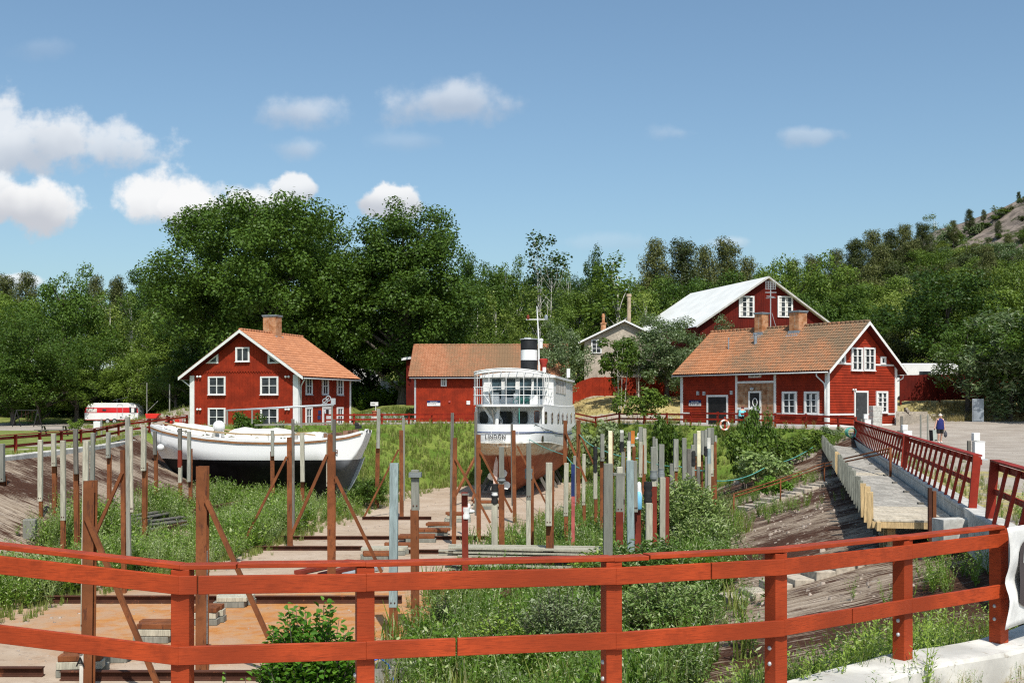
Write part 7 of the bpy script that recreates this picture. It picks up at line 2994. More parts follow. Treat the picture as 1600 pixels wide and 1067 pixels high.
# five curled fingers on each hand
for wi, sx in ((18, -1), (22, 1)):
 base = V[wi]
 for k, ln in enumerate((.07, .08, .076, .06)):
  b0 = len(V)
  off = Vector((sx * .004, -.028 + k * .019, -.045))
  V += [base + off, base + off + Vector((sx * .006, 0, -ln * .55)), base + off + Vector((-sx * .022, 0, -ln * .72))]
  E += [(wi, b0), (b0, b0 + 1), (b0 + 1, b0 + 2)]
  RR += [.010, .009, .008]
 b0 = len(V)
 V += [base + Vector((-sx * .02, -.035, -.03)), base + Vector((-sx * .03, -.05, -.075))]
 E += [(wi, b0), (b0, b0 + 1)]
 RR += [.011, .009]
skinned('body', V, E, RR, M['skin'], wom)
navy = mat('navy_cotton', (.022, .028, .135), .85, .2, 9, bump=.3)
t_ = loft([(W(0, 0, .80), .235, .17), (W(0, 0, .86), .245, .18), (W(0, 0, 1.0), .225, .175), (W(0, -.01, 1.14), .205, .17), (W(0, -.01, 1.27), .20, .165), (W(0, -.01, 1.36), .185, .13), (W(0, -.01, 1.405), .13, .10), (W(0, -.015, 1.42), .09, .08)])
t_.build('sleeveless_top', navy, wom, smooth=True)
sh = loft([(W(-.105, -.01, .56), .105, .105), (W(-.10, 0, .70), .115, .12), (W(-.06, 0, .84), .14, .16), (W(0, 0, .88), .2, .165)])
s2 = loft([(W(.105, .04, .56), .105, .105), (W(.10, .02, .70), .115, .12), (W(.06, 0, .84), .14, .16), (W(0, 0, .88), .2, .165)])
sh.add(s2.v, s2.f)
sh.build('shorts', M['black_wrap'], wom, smooth=True)
hm_ = MB()
hm_.ball(W(0, -.035, 1.60), .105, 14, (.95, 1.05, .95))
hm_.ball(W(.02, .03, 1.67), .06, 10)
hm_.build('hair', mat('fair_hair', (.50, .42, .32), .7, .2, 12), wom, smooth=True)
fc_ = MB()
fc_.ball(W(0, -.085, 1.535), .078, 12, (.9, .85, 1.15))
fc_.ball(W(0, -.155, 1.53), .014, 8, (1, 1, 1.4))
fc_.build('face', M['skin'], wom, smooth=True)
ey = MB()
for sx in (-.028, .028):
 ey.ball(W(sx, -.146, 1.555), .011, 8)
ey.box(tuple(W(0, -.151, 1.49)), (.04, .006, .008))
ey.build('eyes', M['paint_coral'] if False else M['black_wrap'], wom)
hb = MB()
hb.lathe([(.108, -.02), (.112, .02)], W(0, -.04, 1.605), 16)
hb.build('headband', M['white_cloth'], wom, smooth=True)
so_ = MB()
for sx, sy in ((-.10, -.05), (.11, .10)):
 so_.ball(W(sx, sy, .05), .085, 10, (.6, 1.45, .55))
so_.build('shoes', M['white_gloss'], wom, smooth=True)
c_ = W(-.36, -.03, .44)
cs = thing('carrying_case', 'flat grey-green case carried in the walking woman\'s hand', 'case', tuple(c_ + Vector((0, 0, -.28))))
mb = MB()
mb.obox(c_ + Vector((-.13, -.22, -.30)), (.25, .10, .02), (-.05, .40, 0), (-.03, 0, .60))
mb.build('shell', mat('case_grey', (.36, .40, .36), .5, .1, 2), cs, bevel=.02)
mb = MB()
mb.tube([c_ + Vector((-.02, -.1, .31)), c_ + Vector((.0, -.1, .37)), c_ + Vector((.02, .06, .37)), c_ + Vector((.02, .06, .31))], .014, 6)
mb.build('handle', M['black_wrap'], cs)
mb = MB()
mb.obox(c_ + Vector((-.15, -.23, -.31)), (.02, .01, 0), (-.05, .42, 0), (-.03, 0, .62))
mb.obox(c_ + Vector((-.02, -.23, -.31)), (.13, .055, .01), (-.01, .1, 0), (0, 0, .06))
mb.build('edge', M['black_wrap'], cs)
c_ = W(.30, -.02, .50)
bgq = thing('handbag', 'dark grey bag hanging from the walking woman\'s other hand', 'bag', tuple(c_ + Vector((0, 0, -.2))))
mb = MB()
mb.ball(c_, .15, 10, (.75, .5, 1.15))
mb.build('pouch', mat('bag_grey', (.06, .06, .07), .8, .3, 5), bgq, smooth=True)
mb = MB()
for o_ in (-.05, .05):
 mb.tube([c_ + Vector((o_, 0, .14)), W(.258, -.02, .76), c_ + Vector((-o_ * .2, 0, .14))], .012, 5)
mb.build('strap', M['black_wrap'], bgq)
# second person: stooping behind the fence by the brick wall, back to us
q2 = P(1158.5, 668.5, 21.6)
q2.z = gz(q2.x, q2.y)
man = thing('person', 'person in a turquoise T-shirt and dark trousers stooping beside the brick wall', 'person', tuple(q2))
def Q(x, y, z):
 return Vector((q2.x + x, q2.y + y, q2.z + z))
V = [Q(-.03, 0, .74), Q(0, .04, .92), Q(.05, .12, 1.08), Q(.09, .18, 1.16), Q(.12, .24, 1.20), Q(.14, .28, 1.27), Q(.145, .30, 1.33),
 Q(-.12, 0, .70), Q(-.13, .03, .40), Q(-.13, -.02, .08), Q(-.13, .1, .045), Q(.07, 0, .70), Q(.09, .03, .40), Q(.09, -.02, .08), Q(.09, .1, .045),
 Q(-.08, .16, 1.12), Q(-.12, .22, .86), Q(-.08, .38, .70), Q(-.06, .43, .66), Q(.25, .14, 1.10), Q(.29, .12, .84), Q(.30, .22, .64), Q(.30, .25, .58)]
E = [(0, 1), (1, 2), (2, 3), (3, 4), (4, 5), (5, 6), (0, 7), (7, 8), (8, 9), (9, 10), (0, 11), (11, 12), (12, 13), (13, 14), (3, 15), (15, 16), (16, 17), (17, 18), (3, 19), (19, 20), (20, 21), (21, 22)]
RR = [.15, .15, .15, .12, .055, .08, .075, .09, .062, .045, .035, .09, .062, .045, .035, .065, .045, .034, .03, .065, .045, .034, .03]
for wi, sx in ((18, -1), (22, 1)):
 base = V[wi]
 for k, ln in enumerate((.07, .08, .076, .06)):
  b0 = len(V)
  off = Vector((-.028 + k * .019, .01, -.045))
  V += [base + off, base + off + Vector((0, .02, -ln * .6))]
  E += [(wi, b0), (b0, b0 + 1)]
  RR += [.010, .008]
 b0 = len(V)
 V += [base + Vector((-sx * .035, .0, -.05))]
 E += [(wi, b0)]
 RR += [.010]
skinned('body', V, E, RR, M['skin'], man)
tq = mat('turquoise_cotton', (.16, .50, .56), .85, .12, 8, bump=.2)
t_ = loft([(Q(-.03, -.01, .70), .20, .16), (Q(-.02, 0, .80), .205, .17), (Q(0, .04, .95), .205, .17), (Q(.05, .11, 1.08), .205, .15), (Q(.085, .17, 1.17), .17, .11), (Q(.10, .2, 1.21), .08, .07)])
for sx, a, b in ((-1, (-.08, .16, 1.12), (-.11, .20, .97)), (1, (.25, .14, 1.10), (.275, .13, .95))):
 t_.tube([Q(*a), Q(*b)], [.085, .07], 10)
t_.build('t_shirt', tq, man, smooth=True)
sh = MB()
for sx in (-.125, .08):
 sh.tube([Q(sx, 0, .76), Q(sx, .03, .42), Q(sx, -.02, .06)], [.12, .085, .075], 10)
sh.build('trousers', M['black_wrap'], man, smooth=True)
hm_ = MB()
hm_.ball(Q(.14, .27, 1.32), .115, 12)
hm_.build('hair', mat('red_brown_hair', (.13, .035, .03), .7, .2, 10), man, smooth=True)
so_ = MB()
for sx in (-.13, .09):
 so_.ball(Q(sx, .05, .05), .08, 10, (.6, 1.5, .6))
so_.build('shoes', M['black_wrap'], man, smooth=True)
q3 = P(1164, 672.5, 21.6)
q3.z = gz(q3.x, q3.y)
mb = MB()
mb.lathe([(.16, 0), (.2, .32), (.22, .32), (.22, .36), (.18, .36), (.15, .05)], q3, 14)
tag(mb.build('bucket', M['rope_green'], None, smooth='auto', loc=tuple(q3)), 'turquoise bucket on the ground beside the stooping person', 'bucket')
# ------------------------------------------------------------------ trees and plants
def fast_mesh(name, V, Fq, material, smooth=False):
 me = bpy.data.meshes.new(name)
 V = np.asarray(V, np.float32)
 Fq = np.asarray(Fq, np.int32)
 me.vertices.add(len(V))
 me.vertices.foreach_set('co', V.ravel())
 me.loops.add(Fq.size)
 me.loops.foreach_set('vertex_index', Fq.ravel())
 k = Fq.shape[1]
 me.polygons.add(len(Fq))
 me.polygons.foreach_set('loop_start', np.arange(0, Fq.size, k, dtype=np.int32))
 me.polygons.foreach_set('loop_total', np.full(len(Fq), k, np.int32))
 me.materials.append(material)
 me.update(calc_edges=True)
 return me
def unit(a):
 return a / np.maximum(1e-9, np.linalg.norm(a, axis=-1, keepdims=True))
def cards(C, N, size, asp=.62, T=None):
 n = len(C)
 N = unit(N)
 if T is None:
  T = RNG.normal(size=(n, 3))
 T = unit(T - N * (T * N).sum(1, keepdims=True))
 B = np.cross(N, T)
 s = np.asarray(size).reshape(-1, 1)
 V = np.stack([C - T * s * .5, C + B * s * asp * .5 - T * s * .06, C + T * s * .5, C - B * s * asp * .5 - T * s * .06], 1).reshape(-1, 3)
 Fq = np.arange(n * 4).reshape(n, 4)
 return V, Fq
def crown_from(clumps, per, leaf, asp=.7, up=.55, narrow_up=None, hollow=.45):
 Cs, Ns, Ss = [], [], []
 for (c, r, flat) in clumps:
  n = max(8, int(per * r * r * RNG.uniform(.8, 1.2)))
  d = unit(RNG.normal(size=(n, 3)))
  rr = r * (hollow + (1 - hollow) * RNG.random((n, 1)) ** .5)
  # ragged clump: sub-lobes
  lob = 1 + .28 * np.sin(d[:, :1] * 5 + c[0]) * np.sin(d[:, 1:2] * 5 + c[1]) + .12 * RNG.normal(size=(n, 1))
  p = np.array(c) + d * rr * lob * np.array([1, 1, flat])
  Cs.append(p)
  Ns.append(d * .7 + np.array([0, 0, up]) + RNG.normal(size=(n, 3)) * .55)
  Ss.append(leaf * RNG.uniform(.6, 1.25, n))
 C = np.concatenate(Cs)
 N = np.concatenate(Ns)
 S = np.concatenate(Ss)
 T = None
 if narrow_up is not None:
  T = RNG.normal(size=(len(C), 3)) + np.array([0, 0, narrow_up])
 return cards(C, N, S, asp, T)
def limb(mb, a, b, r0, r1, n=6, k=5, bend=.12):
 a, b = Vector(a), Vector(b)
 L = (b - a).length
 pts, rs = [], []
 off = Vector((random.uniform(-1, 1), random.uniform(-1, 1), random.uniform(-.3, .6))) * L * bend
 for i in range(k + 1):
  t_ = i / k
  pts.append(a.lerp(b, t_) + off * math.sin(math.pi * t_))
  rs.append(lerp(r0, r1, t_))
 mb.tube(pts, rs, n, cap=True)
def broadleaf(H, W, nclump, cr, per, leaf, trunk_r, crown0=.22, lean=0, asp=.7, shape=1.0, flat=.85, bark='bark', lim=14, leafmat='leaf_mid', seed=0, hollow=.45, narrow_up=None, multi=1, sparse_low=False):
 rr = random.Random(seed)
 random.seed(seed + 100)
 global RNG
 RNG = np.random.default_rng(seed + 5)
 zc = H * (crown0 + (1 - crown0) * .5)
 hz = H * (1 - crown0) / 2
 clumps = []
 boughs = []
 tries = 0
 br = cr * 1.9
 nb = max(6, nclump // 5)
 while len(boughs) < nb and tries < nb * 60:
  tries += 1
  d = Vector((rr.gauss(0, 1), rr.gauss(0, 1), rr.gauss(0, 1) + .15)).normalized()
  rad = rr.uniform(.35, 1.0) ** .5
  f = lerp(1.0, shape, max(0, d.z))
  lump = 1 + .16 * math.sin(d.x * 4 + seed) * math.cos(d.y * 3.3 + seed * 2) + .10 * math.sin(d.z * 6 + seed)
  c = Vector((d.x * (W / 2 - br * .75) * rad * f * lump, d.y * (W / 2 - br * .75) * rad * f * lump, zc + d.z * (hz - br * .7) * rad * lump))
  if any((c - q).length < br * .95 for q in boughs):
   continue
  boughs.append(c)
 for b_ in boughs:
  for k in range(max(2, nclump // len(boughs))):
   r_ = cr * rr.uniform(.5, 1.0)
   d = Vector((rr.gauss(0, 1), rr.gauss(0, 1), rr.gauss(0, 1) * .7 + .2)).normalized() * br * rr.uniform(.35, .95)
   clumps.append((tuple(b_ + d), r_, flat))
 V, Fq = crown_from(clumps, per, leaf, asp, .55, narrow_up, hollow)
 crown = fast_mesh('crown', V, Fq, M[leafmat])
 mb = MB()
 for m_ in range(multi):
  bx = (rr.uniform(-.4, .4), rr.uniform(-.4, .4)) if multi > 1 else (0, 0)
  top = Vector((bx[0] * 2 + lean, bx[1] * 2, H * .8))
  pts = [Vector((bx[0], bx[1], -.5)), Vector((bx[0] * 1.1, bx[1], .3)), Vector((bx[0] * 1.3 + lean * .2, bx[1], H * crown0)), Vector((bx[0] * 1.7 + lean * .6, bx[1] * 1.5, H * .5)), top]
  k = 1 if multi == 1 else .6
  mb.tube(pts, [trunk_r * 1.5 * k, trunk_r * 1.1 * k, trunk_r * .85 * k, trunk_r * .5 * k, trunk_r * .12 * k], 9)
  for i in range(lim // multi):
   c = Vector(rr.choice(clumps)[0])
   zs = min(max(H * crown0 * .8, c.z - H * rr.uniform(.12, .3)), H * .68)
   t_ = (zs / (H * .8))
   s_ = Vector((bx[0] * (1 + t_) + lean * t_, bx[1] * (1 + t_ * .8), zs))
   limb(mb, s_, c, trunk_r * .42 * k * (1 - t_ * .5), trunk_r * .06, 6)
 to = mb.build('trunk', M[bark], None, smooth=True)
 tm = to.data
 bpy.data.objects.remove(to)
 H, W = float(V[:, 2].max()), float(np.percentile(np.hypot(V[:, 0], V[:, 1]), 90) * 2)
 return dict(H=H, W=W, crown=crown, trunk=tm)
def conifer(H, W, seed, kind='pine', leafmat='leaf_pine'):
 rr = random.Random(seed)
 random.seed(seed)
 global RNG
 RNG = np.random.default_rng(seed)
 clumps = []
 mb = MB()
 bend = rr.uniform(-.3, .3)
 mb.tube([(0, 0, -.5), (bend * .3, 0, H * .3), (bend, 0, H * .65), (bend * .6, .1, H * .97)], [W * .05, W * .04, W * .028, .03], 8)
 if kind == 'pine':
  for i in range(40):
   t_ = i / 40
   z = H * (.30 + .68 * t_)
   rmax = W / 2 * (1 - .72 * t_ ** 1.4) * rr.uniform(.3, .95)
   a = i * 2.4 + rr.uniform(-.6, .6)
   c = (bend * t_ + rmax * math.cos(a), rmax * math.sin(a), z + rr.uniform(-.4, .4))
   clumps.append((c, rr.uniform(.6, 1.05) * W / 4.6, .8))
   if i % 2:
    limb(mb, (bend * .8, 0, z - .5), c, .08, .03, 5, 3)
  V, Fq = crown_from(clumps, 330 / (W / 6) ** 2 * .9, .36, .32, .5, .6, .2)
 else:
  nl = 15
  for i in range(nl):
   t_ = i / nl
   z = H * (.1 + .86 * t_)
   rad = W / 2 * (1 - t_) ** .85
   m_ = max(3, int(8 * (1 - t_)))
   for k in range(m_):
    a = k / m_ * 6.283 + rr.uniform(0, 1)
    r2 = rad * rr.uniform(.55, .85)
    clumps.append(((r2 * math.cos(a), r2 * math.sin(a), z - rad * .15), max(.35, rad * .42), .5))
  V, Fq = crown_from(clumps, 95, .40, .30, .4, -.4, .15)
 crown = fast_mesh('crown', V, Fq, M[leafmat])
 to = mb.build('trunk', M['bark'], None, smooth=True)
 tm = to.data
 bpy.data.objects.remove(to)
 return dict(H=H, W=W, crown=crown, trunk=tm)
PR = {}
PR['oak'] = broadleaf(21, 22, 400, 1.75, 175, .28, .7, .08, shape=1.18, flat=.8, lim=30, leafmat='leaf_oak', seed=3, hollow=.5, asp=.75)
PR['oak2'] = broadleaf(21, 16, 260, 1.7, 175, .28, .7, .08, shape=1.1, flat=.8, lim=26, leafmat='leaf_oak', seed=9, hollow=.5, asp=.75)
PR['round'] = broadleaf(14, 11, 83, 1.35, 235, 0.264, .35, .10, lim=18, seed=21, hollow=.45)
PR['round2'] = broadleaf(14, 10, 70, 1.4, 225, 0.264, .35, .14, lim=18, seed=33, shape=.8, hollow=.45)
PR['broad'] = broadleaf(13, 13, 94, 1.5, 213, 0.264, .4, .06, lim=20, seed=44)
PR['birch'] = broadleaf(15, 6.5, 52, .95, 165, 0.272, .17, .16, lim=22, seed=51, shape=.55, flat=1.25, bark='bark_pale', leafmat='leaf_light', hollow=.25)
PR['birch2'] = broadleaf(15, 7, 44, 1.0, 127, 0.272, .16, .25, lim=26, seed=58, shape=.7, flat=1.2, bark='bark_pale', leafmat='leaf_light', hollow=.2, multi=2)
PR['aspen'] = broadleaf(17, 8, 44, .95, 105, 0.304, .16, .30, lim=30, seed=63, shape=1.0, flat=1.1, bark='bark_pale', leafmat='leaf_oak', hollow=.3, multi=2)
PR['willow'] = broadleaf(9, 8, 95, .95, 260, .34, .14, .08, lim=26, seed=71, leafmat='leaf_grey', asp=.3, narrow_up=.9, hollow=.2, multi=3, flat=1.1)
PR['young'] = broadleaf(8, 5.5, 44, .75, 260, .30, .09, .22, lim=18, seed=77, bark='bark_pale', multi=3, hollow=.25)
PR['shrub'] = broadleaf(3.2, 4.4, 34, .62, 330, .26, .06, .02, lim=12, seed=83, multi=3, hollow=.3, leafmat='leaf_oak')
PR['pine'] = conifer(15, 7, 91)
PR['pine2'] = conifer(15, 6, 97)
PR['spruce'] = conifer(15, 5.5, 101, 'spruce')
random.seed(2024)
RNG = np.random.default_rng(77)
TREES = []
def tree(kind, px, ytop, wpx, s, leaf, desc, zone, base=None, cat='tree', name=None):
 TREES.append((kind, px, ytop, wpx, s, leaf, desc, zone, base, cat, name))
Z1 = 'behind the caravan meadow'
Z2 = 'behind the orange-roofed house'
Z3 = 'behind the red store'
Z4 = 'behind the pale rendered house'
Z5 = 'behind the barn'
Z6 = 'on the wooded hill'
Z7 = 'beside the right gravel yard'
# the oaks
tree('oak', 410, 298, 330, 15.2, None, 'huge dark spreading oak', Z2, None, 'tree', 'oak_tree')
tree('oak2', 632, 311, 215, 15.5, None, 'big dark oak with open crown', Z3, None, 'tree', 'oak_tree')
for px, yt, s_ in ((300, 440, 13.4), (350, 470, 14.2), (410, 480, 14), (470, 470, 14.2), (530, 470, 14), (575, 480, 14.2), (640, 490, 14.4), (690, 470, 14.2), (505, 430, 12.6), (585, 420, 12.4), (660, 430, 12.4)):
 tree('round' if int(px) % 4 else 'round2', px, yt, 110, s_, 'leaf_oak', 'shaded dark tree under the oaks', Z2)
# left
for a in (('round2', 100, 404, 118, 12.2, 'leaf_oak', 'tall dark tree'), ('birch', 172, 446, 70, 11.5, 'leaf_light', 'slim pale-green birch'), ('birch2', 205, 452, 80, 11.8, 'leaf_light', 'two-stemmed birch'),
  ('birch', 240, 446, 74, 12.2, 'leaf_light', 'slim pale-green birch'), ('round', 231, 416, 74, 9.6, 'leaf_oak', 'tall dark tree'), ('broad', 60, 492, 150, 14.6, 'leaf_mid', 'wide rounded green tree'),
  ('broad', -40, 470, 150, 13.5, 'leaf_mid', 'wide rounded green tree'), ('round', 20, 452, 110, 11, 'leaf_mid', 'rounded green tree'), ('pine', 40, 428, 60, 9.5, None, 'dark pine'), ('pine2', 5, 432, 60, 9.3, None, 'dark pine'),
  ('pine', 150, 432, 52, 9, None, 'dark pine'), ('pine2', 185, 436, 48, 9, None, 'dark pine'), ('round', 150, 520, 120, 13.6, 'leaf_mid', 'rounded green tree'), ('round2', 255, 500, 110, 13.4, 'leaf_mid', 'rounded green tree'),
  ('round', 215, 545, 100, 14.2, 'leaf_mid', 'low bushy tree'), ('round2', 120, 560, 110, 14.3, 'leaf_mid', 'low bushy tree'), ('round', 20, 560, 110, 14.8, 'leaf_oak', 'low bushy tree'), ('round2', 275, 560, 90, 14.6, 'leaf_oak', 'low bushy tree'),
  ('birch2', 285, 470, 80, 12.5, 'leaf_light', 'two-stemmed birch'), ('pine2', -10, 450, 60, 10.5, None, 'dark pine'), ('round', 300, 545, 90, 15, 'leaf_oak', 'low bushy tree')):
 tree(*a, Z1)
for i, (px, yt, w_) in enumerate(((15, 612, 70), (70, 618, 66), (110, 606, 60), (150, 600, 64), (192, 604, 60), (228, 600, 60), (268, 592, 60))):
 tree('shrub', px, yt, w_, 13.4, 'leaf_oak' if i % 2 else 'leaf_mid', 'dark leafy shrub', Z1, None, 'shrub', 'shrub')
# centre
for a in (('birch', 705, 432, 80, 13.4, 'leaf_light', 'slim pale-green birch'), ('birch2', 742, 440, 78, 13.8, 'leaf_light', 'two-stemmed birch'), ('birch', 775, 452, 70, 14, 'leaf_light', 'slim pale-green birch'),
  ('round', 745, 392, 90, 11.4, 'leaf_oak', 'tall dark tree'), ('round2', 790, 392, 84, 11.2, 'leaf_mid', 'tall green tree'), ('birch', 808, 440, 66, 13.6, 'leaf_light', 'slim pale-green birch'),
  ('round', 680, 440, 100, 13.0, 'leaf_oak', 'tall dark tree'), ('broad', 690, 512, 100, 14.9, 'leaf_mid', 'low bushy tree'), ('broad', 760, 505, 100, 14.8, 'leaf_mid', 'low bushy tree'), ('round2', 815, 500, 80, 15, 'leaf_light', 'low bushy tree')):
 tree(*a, Z3)
for a in (('aspen', 851, 352, 94, 12.2, 'leaf_oak', 'tall thin-crowned aspen'), ('birch2', 890, 412, 70, 11.4, 'leaf_grey', 'grey-green airy tree'), ('round2', 928, 374, 60, 11.2, 'leaf_oak', 'dark narrow tree'),
  ('birch', 965, 386, 128, 13.6, 'leaf_mid', 'tall full green tree'), ('round', 905, 440, 110, 13.4, 'leaf_mid', 'rounded green tree'), ('birch2', 850, 440, 80, 13.7, 'leaf_light', 'two-stemmed birch'),
  ('pine', 1022, 377, 70, 11.4, None, 'dark pine'), ('pine2', 1064, 378, 74, 11.2, None, 'dark pine'), ('pine', 1100, 388, 70, 11, None, 'dark pine'), ('pine2', 1135, 377, 66, 10.8, None, 'dark pine'), ('pine', 1165, 405, 60, 10.6, None, 'dark pine'),
  ('round2', 1000, 430, 110, 12.8, 'leaf_mid', 'rounded green tree'), ('round', 1060, 425, 110, 12.4, 'leaf_oak', 'rounded dark tree'), ('round', 1120, 420, 110, 12, 'leaf_oak', 'rounded dark tree'), ('birch2', 1010, 450, 90, 14, 'leaf_light', 'two-stemmed birch'),
  ('round2', 870, 480, 80, 15.0, 'leaf_mid', 'low bushy tree')):
 tree(*a, Z4)
tree('round2', 878, 490, 88, 17.8, 'leaf_grey', 'silvery willow', 'between the ship funnel and the rendered house')
tree('young', 968, 524, 66, 17.6, 'leaf_mid', 'slender young tree', 'in front of the rendered house')
tree('young', 1000, 545, 56, 17.2, 'leaf_grey', 'slender grey-leaved young tree', 'in front of the rendered house')
tree('round', 1042, 486, 108, 16.9, 'leaf_grey', 'grey-green bushy tree', 'between the rendered house and the barn')
tree('willow', 1080, 540, 70, 17.4, 'leaf_grey', 'low grey-green bushy tree', 'between the rendered house and the barn')
tree('round2', 1135, 490, 84, 16.6, 'leaf_grey', 'low grey-green tree', 'in front of the barn gable')
# right
for a in (('broad', 1235, 393, 150, 13.0, 'leaf_mid', 'full green tree'), ('round', 1290, 412, 120, 12.6, 'leaf_mid', 'rounded green tree'), ('round2', 1195, 405, 90, 11.5, 'leaf_mid', 'rounded green tree'), ('round', 1325, 440, 110, 13.4, 'leaf_mid', 'rounded green tree'),
  ('round2', 1275, 450, 110, 14, 'leaf_oak', 'rounded dark tree'), ('round', 1350, 480, 100, 14.8, 'leaf_mid', 'rounded green tree'), ('broad', 1400, 450, 140, 13.2, 'leaf_light', 'wide pale-green tree'), ('birch2', 1420, 500, 90, 15, 'leaf_grey', 'grey-green airy tree'),
  ('round', 1385, 510, 90, 15.8, 'leaf_pine', 'dark olive tree')):
 tree(*a, Z5)
for a in (('pine', 1305, 392, 54, 9.3, None, 'dark pine'), ('pine2', 1335, 376, 58, 9, None, 'dark pine'), ('pine', 1362, 362, 60, 8.8, None, 'dark pine'), ('pine2', 1392, 362, 60, 8.6, None, 'dark pine'), ('pine', 1415, 352, 54, 8.4, None, 'dark pine'),
  ('pine2', 1440, 350, 56, 8.3, None, 'dark pine'), ('birch2', 1462, 332, 48, 8.2, 'leaf_grey', 'airy grey tree'), ('pine', 1490, 345, 50, 8.1, None, 'dark pine'), ('pine2', 1515, 328, 44, 8, None, 'dark pine'), ('pine', 1537, 328, 44, 7.9, None, 'dark pine'),
  ('birch', 1555, 320, 40, 7.9, 'leaf_grey', 'airy grey tree'), ('pine2', 1592, 300, 60, 7.8, None, 'dark pine'), ('round', 1345, 412, 90, 10.2, 'leaf_pine', 'olive-green tree'), ('round2', 1400, 398, 95, 9.8, 'leaf_pine', 'olive-green tree'), ('round', 1455, 385, 90, 9.6, 'leaf_mid', 'rounded green tree'),
  ('pine', 1375, 385, 60, 9.6, None, 'dark pine'), ('pine2', 1425, 378, 60, 9.4, None, 'dark pine'), ('round2', 1510, 388, 90, 9.6, 'leaf_light', 'pale-green tree'), ('round', 1560, 380, 90, 9.4, 'leaf_mid', 'rounded green tree'), ('round2', 1610, 352, 90, 9.2, 'leaf_mid', 'rounded green tree'),
  ('broad', 1450, 430, 110, 11, 'leaf_light', 'pale-green tree'), ('round2', 1500, 425, 100, 11, 'leaf_grey', 'grey-green tree'), ('broad', 1560, 412, 120, 11, 'leaf_light', 'pale-green tree'), ('round', 1380, 430, 100, 11.4, 'leaf_mid', 'rounded green tree'), ('birch', 1610, 405, 90, 11, 'leaf_light', 'pale-green birch'),
  ('pine', 1560, 345, 40, 8.6, None, 'dark pine'), ('pine', 1240, 408, 50, 9.5, None, 'dark pine'), ('pine2', 1270, 402, 52, 9.4, None, 'dark pine'), ('round', 1640, 400, 120, 11, 'leaf_mid', 'rounded green tree')):
 tree(*a, Z6)
for a in (('round', 1480, 408, 170, 16.2, 'leaf_oak', 'big dark-green tree'), ('round2', 1545, 420, 150, 16, 'leaf_mid', 'big green tree'), ('broad', 1590, 405, 150, 15.2, 'leaf_light', 'pale-green full tree'), ('willow', 1578, 474, 175, 20.6, 'leaf_grey', 'silvery willow'),
  ('willow', 1650, 480, 160, 20.8, 'leaf_grey', 'silvery willow'), ('round2', 1512, 490, 110, 19.9, 'leaf_oak', 'leafy green tree'), ('shrub', 1555, 590, 90, 19, 'leaf_mid', 'leafy shrub'), ('shrub', 1610, 600, 110, 20, 'leaf_grey', 'grey-green shrub')):
 tree(*a, Z7, None, 'shrub' if a[0] == 'shrub' else 'tree', 'shrub' if a[0] == 'shrub' else None)
# filler trees closing the gaps of the wood behind
rr = random.Random(8)
for i in range(34):
 px = -60 + i * 52 + rr.uniform(-14, 14)
 s = rr.uniform(8.2, 9.6)
 top = interp(px, [(-60, 452), (260, 440), (300, 430), (700, 420), (1150, 418), (1260, 430), (1330, 410), (1500, 392), (1700, 360)])
 tree(rr.choice(['round', 'round2', 'broad', 'pine']), px, top + rr.uniform(0, 18), rr.uniform(90, 120), s, rr.choice(['leaf_mid', 'leaf_oak', 'leaf_oak']), 'distant woodland tree', 'in the far wood')
for i in range(120):
 px = rr.uniform(1290, 1680)
 k = (i % 40) / 40
 s = lerp(7.9, 11.5, k)
 ridge = interp(px, [(1290, 420), (1400, 393), (1480, 368), (1560, 350), (1680, 320)])
 if k < .12 and 1470 < px < 1570:
  continue
 kd = rr.choice(['pine', 'round', 'round2', 'pine2', 'birch2', 'broad'])
 tree(kd, px, ridge + k * 62 + rr.uniform(-8, 8), rr.uniform(50, 85), s, 'leaf_pine' if 'pine' in kd else rr.choice(['leaf_mid', 'leaf_pine', 'leaf_light', 'leaf_grey']), {'pine': 'slender pine', 'pine2': 'crooked pine', 'birch2': 'thin birch', 'broad': 'wide leafy tree'}.get(kd, 'leafy tree'), 'high on the right hill' if k < .5 else 'low on the right hill')
for i in range(16):
 px = rr.uniform(1455, 1660)
 tree('shrub', px, interp(px, [(1440, 362), (1560, 338), (1660, 318)]) + rr.uniform(0, 34), rr.uniform(22, 44), 8.0, rr.choice(['leaf_pine', 'leaf_mid', 'leaf_grey']), 'low scrub bush', 'among the hilltop rocks', None, 'bush', 'bush')
tree('round', 1665, 430, 190, 21.5, 'leaf_oak', 'dark overhanging tree', Z7)
